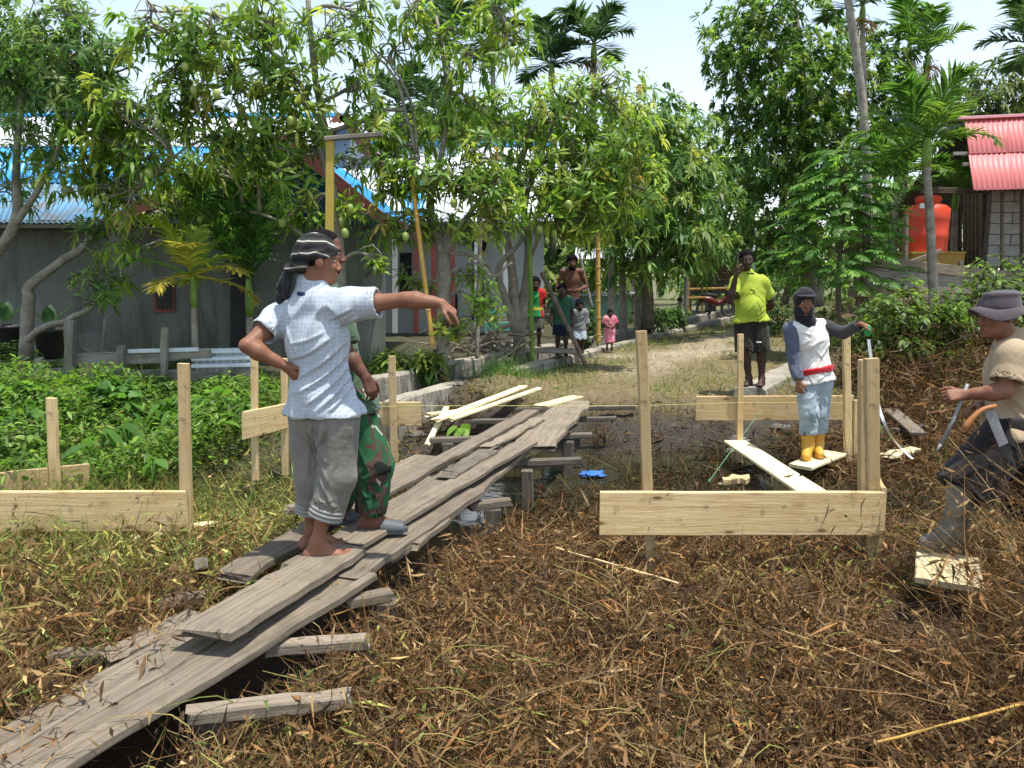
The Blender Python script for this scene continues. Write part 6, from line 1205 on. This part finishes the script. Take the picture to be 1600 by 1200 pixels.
M_NAVY = cloth('navy_knit', (.02, .03, .10)); wobj('collar', *ring(lerp(p.J['neck'], p.sp(1.0), .25), p.hd(0, -.02, -.06) - p.sp(.95), .068, .013)[:3], M_NAVY, p.T)
M_KHAKI = cloth('grey_khaki', (.155, .148, .125), (.225, .215, .185)); p.bottoms('trousers', M_KHAKI, .022, 1.50, .020, -.004, .014, (.15, .1, 1), 12, 2, knee=.014)
for a in 'ab':
    kn, an = p.J['knee_' + a], p.J['ank_' + a]; c = lerp(kn, an, .49); u = nrm(an - kn); pts = Acc(); pts.add(*ring(c, u, .079, .010)); pts.add(*ring(c + u * .02, u, .080, .011)); pts.add(*ring(c + u * .04, u, .079, .010)); tag(pts.world('trouser_cuff', cloth('cuff' + a, (.24, .24, .22)), p.T))
m, nt, b = mat('printed_scarf', .85, .15); v = coords(nt, (1, 1, 1), 'Object', (.25, 0, .3)); w_ = nd(nt, 'ShaderNodeTexWave', Scale=5.0, Distortion=3.5, Detail=2.0); w_.inputs['Detail Scale'].default_value = 1.2; w_.bands_direction = 'Z'; nt.links.new(v, w_.inputs['Vector']); nt.links.new(ramp(nt, w_.outputs['Fac'], [(0, (.016, .017, .017)), (.8, (.045, .046, .044)), (.965, (.06, .06, .055)), (.984, (.52, .48, .40))]), b.inputs['Base Color']); M_SCARF = m
def scarf(F):
    R = np.array([p.hr, p.hf, p.hu]); F.ell(p.hd(0, -.014, .036), (.083, .105, .094), R, .01); F.cut(p.hd(0, .08, .032), -p.hu * .93 + p.hf * .25 + p.hf * 0); 
    F.ell(p.hd(0, -.085, -.01), (.055, .045, .055), R, .03); F.cone(p.hd(0, -.125, -.035), p.hd(0, -.14, -.05), .026, .022, .015)
p.blob('headscarf', M_SCARF, scarf, .0045, p.J['head'] - .2, p.J['head'] + .2, (.006, p.hf * .9 + p.hu * .25, 32, 3, .02))
M_BLACKCLOTH = cloth('black_cloth', (.012, .012, .013), (.025, .025, .026))
def tails(F):
    k0 = p.hd(0, -.14, -.045)
    for e, r in ((q(437, 470, 3.80), .026), (q(448, 462, 3.70), .022), (q(440, 450, 3.76), .018)):
        c = lerp(k0, e, .5) + [-.01, 0, -.015]; F.cone(k0, c, .020, r, .015, fw=(.3, 1, 0), ratio=1.8); F.cone(c, e, r, r * .8, .015, fw=(.3, 1, 0), ratio=1.8)
p.blob('scarf_tail', M_BLACKCLOTH, tails, .0045, p.J['head'] - [.35, .25, .35], p.J['head'] + [.1, .2, .1], (.006, (.5, 0, .9), 30, 5, .02))
p.hair(.004, M_HAIR, .001, line=(.03, -.005), back=(-.08, -.085), h=.005)

# ---------------------------------------------------------------- the soldier behind him
q = lambda x, y, d=4.2: at(x, y, d); zf = .352
J = dict(head=q(508, 394, 4.26), neck=q(507, 446, 4.26), sh_a=q(500, 474, 4.42), sh_b=q(526, 482, 4.08), el_a=q(492, 560, 4.48), wr_a=q(512, 610, 4.38), el_b=q(542, 552, 4.04), wr_b=q(572, 590, 4.02),
         hip_a=q(540, 628, 4.33), hip_b=q(553, 630, 4.15), knee_a=q(545, 738, 4.30), knee_b=q(587, 728, 4.12), ank_a=q(530, 838, 4.32), ank_b=q(580, 826, 4.12), toe_a=q(565, 853, 4.33), toe_b=q(640, 834, 4.14))
J['toe_a'][2] = zf; J['toe_b'][2] = zf + .015; J['ank_a'][2] = zf + .085; J['ank_b'][2] = zf + .10
p = Person('soldier in camouflage trousers and green shirt behind the pointing man', J, (.95, .2), (.97, .12, -.1), (0, 0, 1), SK_BROWN, .0075, .92, .97,
           hands={'b': dict(d=(.35, .0, -.95), n=(.6, -.75, .2), thumb=(.9, -.2, -.2), curl=.45), 'a': dict(curl=.4, n=(-.5, .6, 0))})
p.hair(.005, M_HAIR, .001, line=(.055, .085), back=(-.08, -.08), h=.005)
p.top('shirt', cloth('army_green', (.05, .085, .05), (.075, .12, .07)), .015, -.06, .8, .015, .007, (.3, 0, 1), 14, 8)
m, nt, b = mat('camouflage', .9, .1); v = coords(nt, (1, 1, .55)); c = ramp(nt, noise(nt, v, 9, 3, .5, .8), [(0, (.032, .115, .05)), (.47, (.032, .115, .05)), (.475, (.095, .056, .05)), (.57, (.095, .056, .05)), (.575, (.028, .08, .036))], 'CONSTANT')
v2 = coords(nt, (1, 1, .6), 'Object', (.3, .2, 1)); c = mixc(nt, ramp(nt, noise(nt, v2, 10, 3, .5, 1.0), [(0, (0, 0, 0)), (.60, (1, 1, 1))], 'CONSTANT'), c, (.018, .022, .018)); v4 = coords(nt, (1, 1, .5), 'Object', (.9, .2, 2)); c = mixc(nt, ramp(nt, noise(nt, v4, 12, 2, .5, 1.0), [(0, (0, 0, 0)), (.655, (1, 1, 1))], 'CONSTANT'), c, (.45, .43, .36)); nt.links.new(c, b.inputs['Base Color']); bump(nt, b, noise(nt, v, 50, 4), .25, .006); M_CAMO = m
p.bottoms('camouflage_trousers', M_CAMO, .028, 2.02, .012, .10, .012, (.8, .3, .5), 14, 5, knee=.012)
M_GREYRUB = plain('grey_rubber', (.085, .092, .10), .55, .3)
for a in 'ab':
    an, toe = p.J['ank_' + a], p.J['toe_' + a]; d = nrm((toe - an) * [1, 1, 0]); sd = np.cross(d, [0, 0, 1.0]); z0 = toe[2] - .024; pts = []
    for t in np.linspace(0, 2 * math.pi, 28, endpoint=False): pts.append(np.array([an[0], an[1], z0]) + d * (math.cos(t) * .142 + .062) + sd * math.sin(t) * (.048 + .008 * math.cos(t)))
    pts = np.array(pts); i = np.arange(28); j = (i + 1) % 28; V = np.concatenate([pts - [0, 0, .012], pts + [0, 0, .014], pts[:1] * 0 + pts.mean(0) - [0, 0, .012], pts[:1] * 0 + pts.mean(0) + [0, 0, .014]])
    so_ = wobj('sandal', V, np.stack([i, j, j + 28, i + 28], -1), np.concatenate([np.stack([j, i, np.full(28, 56)], -1), np.stack([i + 28, j + 28, np.full(28, 57)], -1)]), M_GREYRUB, p.T, None, False)
    def strap(F, d=d, sd=sd, an=an, z0=z0):
        c = np.array([an[0], an[1], z0]) + d * .11
        F.cone(c - d * .035 + [0, 0, .02], c + d * .055 + [0, 0, .006], .056, .046, .01, fw=(0, 0, 1), ratio=1.15); F.cut(np.array([0, 0, z0 + .005]), (0, 0, -1)); F.cone(c - d * .09 + [0, 0, .01], c + d * .12 + [0, 0, -.006], .040, .040, .004, 's'); F.cut(c + d * .075, d); F.cut(c - d * .06, -d)
    p.blob('strap', M_GREYRUB, strap, .005, an - .2, an + .25, parent=so_)

# ---------------------------------------------------------------- man in the yellow polo shirt
q = lambda x, y, d=9.5: at(x, y, d)
J = dict(head=q(1166, 406, 9.46), neck=q(1168, 428), sh_a=q(1151, 441), sh_b=q(1191, 442), el_a=q(1141, 470, 9.35), wr_a=q(1150, 430, 9.28), el_b=q(1206, 475, 9.6), wr_b=q(1192, 490, 9.78), hip_a=q(1161, 500), hip_b=q(1184, 500), knee_a=q(1163, 550, 9.45), knee_b=q(1189, 550, 9.45), ank_a=q(1170, 594, 9.5), ank_b=q(1190, 594, 9.45), toe_a=q(1160, 600, 9.3), toe_b=q(1184, 602, 9.25))
zf = .405
for a in 'ab': J['toe_' + a][2] = zf; J['ank_' + a][2] = zf + .085
p = Person('barefoot man in a bright yellow polo shirt holding a phone to his ear', J, (-.06, -1), (-.05, -.99, -.08), (0, 0, 1), SK_DARK, .010, 1.0, 1.02, belly=.008, hands={'a': dict(d=(.12, -.05, 1), n=(-.9, -.4, 0), thumb=(.2, -.9, .2), curl=.45), 'b': dict(curl=.5, n=(0, .8, .2))})
p.hair(.009, M_HAIR, .004, line=(.07, .07), back=(-.075, -.05), h=.007)
m, nt, b = mat('yellow_polo', .85, .15); v = coords(nt); vo = nd(nt, 'ShaderNodeTexVoronoi', Scale=26.0); nt.links.new(v, vo.inputs['Vector']); nt.links.new(mixc(nt, ramp(nt, vo.outputs['Distance'], [(.13, (1, 1, 1)), (.16, (0, 0, 0))]), (.35, .43, .05), (.2, .27, .03)), b.inputs['Base Color']); M_POLO = m
p.top('polo_shirt', M_POLO, .016, -.02, .68, .016, .009, (.5, 0, .8), 11, 12, h=.011)
wobj('collar', *ring(lerp(p.J['neck'], p.sp(1.0), .2), (0, .35, 1), .07, .018)[:3], M_BLACKCLOTH, p.T)
for a in 'ab': c = lerp(p.J['sh_' + a], p.J['el_' + a], .67); wobj('sleeve_band', *ring(c, p.J['el_' + a] - p.J['sh_' + a], .082, .009)[:3], M_BLACKCLOTH, p.T)
p.bottoms('shorts', cloth('dark_shorts', (.018, .016, .012), (.032, .028, .022), 30), .022, 1.0, .012, .1, .008, (.2, 0, 1), 12, 3, h=.011)
c_ = q(1186, 535, 9.33); V, F = box(c_ - [.03, .0, .008], c_ + [.03, .012, .008]); wobj('logo_patch', V, F, None, plain('white_print', (.7, .7, .68)), p.T)
V, F = box((-.004, -.037, -.075), (.004, .037, .075)); PH = obj('phone', mesh('phone', V, F, None, plain('black_glass', (.01, .01, .012), .1, .5), None, False), None, Matrix.Translation(Vector(q(1151.5, 404, 9.33))) @ Matrix.Rotation(.15, 4, 'Y')); tag(PH, 'dark mobile phone held at the ear of the man in yellow', 'phone')

# ---------------------------------------------------------------- man in the hood and yellow boots
q = lambda x, y, d=7.1: at(x, y, d); zf = .075
J = dict(head=q(1257, 472, 7.06), neck=q(1260, 503), sh_a=q(1236, 515), sh_b=q(1286, 511, 7.12), el_a=q(1240, 560, 7.02), wr_a=q(1248, 596, 6.93), el_b=q(1318, 520, 7.08), wr_b=q(1345, 506, 6.9), hip_a=q(1259, 592), hip_b=q(1284, 591), knee_a=q(1264, 645, 7.02), knee_b=q(1281, 645, 7.1), ank_a=q(1262, 702, 7.05), ank_b=q(1277, 698, 7.14), toe_a=q(1258, 722, 6.9), toe_b=q(1282, 715, 6.98))
for a in 'ab': J['toe_' + a][2] = zf; J['ank_' + a][2] = zf + .09
p = Person('masked worker in a white raglan shirt and yellow rubber boots holding a tape', J, (-.15, -1), (-.12, -.98, -.05), (0, 0, 1), SK_TAN, .009, .88, 1.0, feet=True, hands={'b': dict(d=(.9, -.1, -.25), n=(.2, -.3, .9), thumb=(0, -1, 0), curl=[.3, .8, .9, .9]), 'a': dict(n=(-.6, -.7, 0), d=(.05, -.15, -1), thumb=(.8, -.5, 0), curl=.55)})
m, nt, b = mat('dirty_white_shirt', .9, .1); v = coords(nt); n = noise(nt, v, 6, 5); nt.links.new(ramp(nt, n, [(.45, (.74, .73, .70)), (.62, (.62, .59, .54)), (.75, (.42, .30, .24))]), b.inputs['Base Color']); M_WSHIRT = m
p.top('shirt', M_WSHIRT, .016, -.03, 1.93, .01, .010, (-.25, 0, 1), 12, 21, h=.010, sleeve_mt=[('a', cloth('slate_blue', (.075, .085, .12), (.11, .125, .165)), 'slate blue sleeve'), ('b', cloth('charcoal', (.035, .035, .037), (.06, .06, .062)), 'charcoal sleeve')])
up_ = nrm(p.P3 - p.P0)
def sash(F): F.cone(p.sp(.13), p.sp(.23), .193, .191, .0, fw=p.f, ratio=1.38, flat=True, flata=True)
p.blob('sash', cloth('red_cloth', (.42, .02, .03), (.55, .035, .045)), sash, .0075, None, None, (.006, (1, 0, .1), 28, 2, .02))
p.bottoms('jeans', cloth('pale_denim', (.22, .285, .32), (.40, .46, .49), 9), .022, 1.62, .014, .1, .010, (.9, 0, .45), 13, 7, h=.010)
M_YB = mottled('yellow_rubber', (.52, .27, .03), (.66, .37, .05), 7, .45, .1, spec=.45)
for a in 'ab': p.boot(a, M_YB, .27, .0075, .014)
M_BLK = cloth('black_hood', (.012, .012, .014), (.024, .024, .027))
def hood(F):
    R = np.array([p.hr, p.hf, p.hu]); F.ell(p.hd(0, -.012, .03), (.094, .112, .108), R, .02); F.ell(p.hd(0, .0, -.07), (.085, .098, .07), R, .03); F.cone(p.hd(0, -.01, -.10), p.J['neck'] - [0, 0, .02], .082, .095, .03); F.ell(p.hd(0, .13, -.022), (.062, .09, .068), R, .012, 's')
hd_ = p.blob('hood', M_BLK, hood, .006, p.J['head'] - .26, p.J['head'] + .2, (.005, (1, .3, .2), 28, 6, .02))
def brim(F):
    R = np.array([p.hr, p.hf, p.hu]); F.ell(p.hd(0, .075, .062), (.085, .105, .014), R, .008); F.cut(p.hd(0, .03, .06), -p.hf)
p.blob('brim', M_BLK, brim, .005, p.J['head'] - .2, p.J['head'] + .25, parent=hd_)
# the tape
TM = thing('tape_measure', 'green tape measure with a long white tape hanging to the mud', 'tape measure', on(1425, 716, .04))
c = q(1356, 517, 6.88); V, F = lathe([(0, -.02), (.028, -.02), (.034, -.014), (.034, .014), (.028, .02), (0, .02)], (0, 0, 0), 18); V = V[:, [0, 2, 1]] * [.8, 1, 1.5]; wobj('case', V + c, F[:, ::-1], None, plain('green_plastic', (.02, .30, .09), .4, .4), TM)
tp = spline([q(1357, 530, 6.86), q(1364, 580, 6.84), q(1372, 630, 6.8), q(1386, 670, 6.75), on(1405, 697, .12), on(1426, 717, .05)], 30); sd = nrm(np.array([1, -.35, 0])) * .013; V = np.stack([tp - sd, tp + sd], 1).reshape(-1, 3); i = np.arange(29) * 2; wobj('tape', np.concatenate([V, V + [0, .0015, 0]]), np.concatenate([np.stack([i, i + 1, i + 3, i + 2], -1), np.stack([i + 2, i + 3, i + 1, i], -1) + 60]), None, plain('white_tape', (.8, .8, .8), .4), TM)

# ---------------------------------------------------------------- man in the bush hat
q = lambda x, y, d=4.1: at(x, y, d); zf = .285
J = dict(head=q(1560, 492, 4.08), neck=q(1578, 532, 4.1), sh_a=q(1583, 556, 3.96), sh_b=q(1588, 552, 4.28), el_a=q(1570, 612, 3.92), wr_a=q(1508, 616, 4.0), el_b=q(1575, 618, 4.3), wr_b=q(1527, 634, 4.2), hip_a=q(1578, 672, 4.02), hip_b=q(1588, 676, 4.2), knee_a=q(1502, 770, 4.0), knee_b=q(1612, 800, 4.3), ank_a=q(1489, 845, 4.05), ank_b=q(1668, 868, 4.35), toe_a=q(1438, 868, 4.02), toe_b=q(1620, 890, 4.35))
J['toe_a'][2] = zf; J['ank_a'][2] = zf + .095; J['toe_b'][2] = zf - .05; J['ank_b'][2] = zf + .05
p = Person('worker in a tan shirt, grey bush hat and black rubber boots at the right edge', J, (-1, -.08), (-.98, -.15, -.08), (-.03, 0, 1), SK_TAN, .007, .93, .97, hands={'a': dict(d=(-.95, .1, -.1), n=(-.1, -.75, .6), thumb=(-.2, .2, .9), curl=[.75, .9, .95, 1.0]), 'b': dict(d=(-.8, -.3, -.2), n=(0, .5, .8), thumb=(0, -.6, .8), curl=.8)})
p.hair(.004, M_HAIR, .001, line=(.05, .03), back=(-.08, -.08), h=.006)
M_TAN = cloth('tan_cotton', (.36, .27, .17), (.44, .34, .22)); p.top('shirt', M_TAN, .018, -.01, .72, .02, .009, (-.55, .2, .8), 13, 31, creases=rand_creases(p.P0, p.sp(.8), .07, 12, (-.5, 0, .85), .006, .010, 31))
wobj('collar', *ring(lerp(p.J['neck'], p.sp(1.0), .15), p.hd(0, -.02, -.06) - p.sp(.95), .074, .018)[:3], cloth('tan_grey_collar', (.28, .24, .19)), p.T)
p.bottoms('shorts', cloth('black_shorts', (.012, .010, .010), (.026, .023, .022), 20), .036, .98, .035, .1, .009, (.9, 0, -.4), 13, 9)
for a in 'ab': p.boot(a, M_MUDBOOT, .29, .006, .014)
M_HAT = cloth('grey_purple_felt', (.06, .05, .055), (.095, .082, .087))
def hat(F):
    R = np.array([p.hr, p.hf, p.hu]); F.cone(p.hd(0, -.015, .045), p.hd(0, -.022, .112), .104, .088, .02, fw=p.hr, ratio=1.12, flat=True); F.ell(p.hd(0, -.022, .112), (.082, .09, .018), R, .015)
ht = p.blob('hat', M_HAT, hat, .005, p.J['head'] - .22, p.J['head'] + .25, (.004, p.hu, 16, 3, .02))
V = []; n_ = 40
for r0, z in ((.085, .055), (.12, .045), (.155, .03), (.155, .026), (.12, .040), (.085, .050)):
    for t in np.linspace(0, 2 * math.pi, n_, endpoint=False):
        zz = z - .035 * (math.sin(t * 1.0 - .4) ** 2) * (r0 - .085) / .07 + .014 * math.sin(t * 3 + 1) * (r0 - .085) / .07; V.append(p.hd(math.sin(t) * r0 * .95, math.cos(t) * r0 * 1.05 - .015, zz - (.03 if math.cos(t) < -.3 else 0) * (r0 - .085) / .07))
Fq = [[i * n_ + j, i * n_ + (j + 1) % n_, (i + 1) % 6 * n_ + (j + 1) % n_, (i + 1) % 6 * n_ + j] for i in range(6) for j in range(n_)]; wobj('brim', V, Fq, None, M_HAT, ht)
BR = thing('steel_bar', 'dark pointed steel bar in the hands of the bush hat man', 'bar', q(1462, 706, 4.0)); wobj('shaft', *tube([q(1512, 600, 4.0), q(1488, 660, 4.0), q(1470, 694, 4.0)], .010, 8)[:3], M_STEEL, BR); wobj('tip', *tube([q(1470, 694, 4.0), q(1461, 708, 4.0)], [.010, .002], 8)[:3], M_STEEL, BR)
MC = thing('machete', 'machete with an orange wooden handle at the bush hat man\'s belt', 'machete', q(1515, 668, 3.84)); V, F, F3, C = tube(spline([q(1505, 672, 3.84), q(1518, 655, 3.84), q(1535, 640, 3.84), q(1556, 634, 3.84)], 8), [.014, .018, .016, .014, .013, .012, .012, .01], 8); wobj('handle', V, F, F3, plain('orange_wood', (.36, .15, .05), .5), MC)
slab('blade', q(1545, 640, 3.85), q(1568, 695, 3.85), .05, .004, M_STEEL, MC, up=(0, 1, 0), seg=3)
def belt(F): F.cone(p.sp(.16), p.sp(.23), .178, .176, 0, fw=p.f, ratio=1.38, flat=True, flata=True)
p.blob('belt', cloth('brown_leather', (.16, .07, .035)), belt, .006)

# ---------------------------------------------------------------- onlookers, further off
def stander(label, px, d, zf, H, skin, yaw=0, arms=('down', 'down'), child=False, hscale=1.0, step=0, B=None):
    """standing figure of height H at photo column px, d metres off, turned by yaw"""
    x0 = at(px, 500, d)[0]; f = np.array([math.sin(yaw), -math.cos(yaw), 0]); r = np.array([math.cos(yaw), math.sin(yaw), 0]); k = H; u = np.array([0, 0, 1.0]); o = np.array([x0, d, zf])
    hs = (.19 if child else .135) * H / .225 * hscale; sc = H / 1.68 * (1.06 if child else 1.0); X = lambda a, b, c: o + r * a * k + f * b * k + u * c * k
    hc = 1 - .115 * hs / .225 * 1.0 / H * (1.0); hc = (H - .12 * hs) / H; nk = (H - .235 * hs) / H; sh = nk - .03; hp = .5 if not child else .46
    J = dict(head=X(0, .02, hc), neck=X(0, 0, nk), hip_a=X(-.052, 0, hp), hip_b=X(.052, 0, hp), sh_a=X(-.097, 0, sh), sh_b=X(.097, 0, sh))
    for a, s in (('a', -1), ('b', 1)):
        st = step * s; J['knee_' + a] = X(s * .055, .03 + st * .5, hp * .54); J['ank_' + a] = X(s * .06, st - .01, .05); J['toe_' + a] = X(s * .07, st + .09, 0.004)
        m_ = arms[0 if a == 'a' else 1]
        if m_ == 'down': J['el_' + a] = X(s * .145, -.01, sh - .165); J['wr_' + a] = X(s * .15, .05, sh - .30)
        elif m_ == 'belly': J['el_' + a] = X(s * .165, -.01, sh - .16); J['wr_' + a] = X(s * .05, .12, sh - .20)
        elif m_ == 'back': J['el_' + a] = X(s * .15, -.05, sh - .16); J['wr_' + a] = X(s * .07, -.11, sh - .25)
    hh = .0115
    return Person(label, J, f[:2], f + [0, 0, -.05], (0, 0, 1), skin, hh, (B or (.92 if child else 1.0)), hs / sc, 'onlookers by the drain', True, {a: dict(curl=.5, n=tuple(r * s)) for a, s in (('a', -1), ('b', 1))}, sc=sc)
p = stander('shirtless bearded man standing behind the children', 893, 13.3, .50, 1.58, SK_BROWN, .0, ('belly', 'belly'), B=.86)
p.hair(.022, M_HAIR, .010, line=(.068, .06), back=(-.08, -.06), h=.008)
def beard(F):
    R = np.array([p.hr, p.hf, p.hu]); F.ell(p.hd(0, .06, -.10), (.05, .042, .045), R, .02); F.ell(p.hd(0, .03, -.085), (.066, .05, .04), R, .02); F.ell(p.hd(0, .105, -.066), (.03, .02, .014), R, .01, 's')
p.blob('beard', M_HAIR, beard, .007, p.J['head'] - .2, p.J['head'] + .2, (.006, (0, 0, 1), 40, 1, .02))
p.bottoms('shorts', cloth('dark_blue_shorts', (.03, .04, .06)), .02, .9, .01, .08, .006, h=.0125)
p = stander('boy in a green vest with a red shoulder behind the green bamboo', 836, 12.6, .585, 1.14, SK_DARK, .05, child=True); p.hair(.010, M_HAIR, .006, h=.008)
m, nt, b = mat('green_vest', .85, .15); v = coords(nt); sp_ = nd(nt, 'ShaderNodeSeparateXYZ'); nt.links.new(v, sp_.inputs[0]); c = mixc(nt, mth(nt, 'GREATER_THAN', mth(nt, 'ADD', sp_.outputs[0], mth(nt, 'MULTIPLY', sp_.outputs[2], .12)), .155), (.03, .30, .09), (.42, .03, .03)); c = mixc(nt, mth(nt, 'LESS_THAN', mth(nt, 'ABSOLUTE', mth(nt, 'SUBTRACT', sp_.outputs[2], .62)), .02), c, (.45, .38, .04)); nt.links.new(c, b.inputs['Base Color'])
p.top('vest', m, .014, -.05, .45, .016, .006, h=.0125, seed=41); p.bottoms('shorts', cloth('patterned_shorts', (.05, .05, .045), (.16, .15, .12), 40), .02, 1.0, .015, .08, .005, h=.0125)
p = stander('boy in a dark green T-shirt and navy shorts stepping forward', 878, 12.1, .50, 1.12, SK_DARK, -.05, child=True, step=.05); p.hair(.008, M_HAIR, .005, h=.008)
p.top('shirt', cloth('dark_green_tee', (.02, .075, .045), (.035, .11, .07), 14), .014, -.05, .75, .018, .006, h=.0125, seed=42); p.bottoms('shorts', cloth('navy_shorts', (.015, .017, .04)), .02, .85, .015, .08, .005, h=.0125)
c_ = p.sp(.62) + p.f * .135; V, F = box(c_ - [.05, .006, .022], c_ + [.05, .006, .022]); 
p = stander('small boy in a grey shirt and pale denim shorts', 906, 12.5, .50, .84, SK_DARK, .0, child=True); p.hair(.008, M_HAIR, .005, h=.008)
p.top('shirt', cloth('grey_tee', (.16, .165, .165), (.22, .225, .225)), .016, -.04, 1.5, .016, .006, h=.0125, seed=43); p.bottoms('shorts', cloth('pale_jean_shorts', (.38, .44, .5), (.52, .56, .6)), .022, 1.0, .02, .08, .005, h=.0125)
p = stander('toddler in a red patterned outfit standing on the verge', 953, 13.6, .43, .72, SK_DARK, .05, child=True, arms=('belly', 'belly')); p.hair(.008, M_HAIR, .005, h=.008)
M_REDP = mottled('red_print', (.62, .03, .10), (.62, .38, .40), 16, .85, .1, detail=2); p.top('shirt', M_REDP, .018, -.04, .7, .018, .006, h=.0125, seed=44); p.bottoms('shorts', mottled('pink_print', (.62, .05, .16), (.7, .4, .45), 14, .85, .1, detail=2), .024, 1.05, .03, .08, .005, h=.0125)
p = stander('far child in dark clothes walking along the track edge', 1061, 19.5, .40, .80, SK_DARK, 1.2, child=True, step=.04); p.hair(.008, M_HAIR, .005, h=.01)
p.top('dress', cloth('black_dress', (.014, .015, .022)), .016, -.09, .4, .016, .006, h=.011, seed=45, w=1.05); p.bottoms('shorts', cloth('black_trunks', (.014, .014, .02)), .016, .6, .01, .05, .004, h=.011)
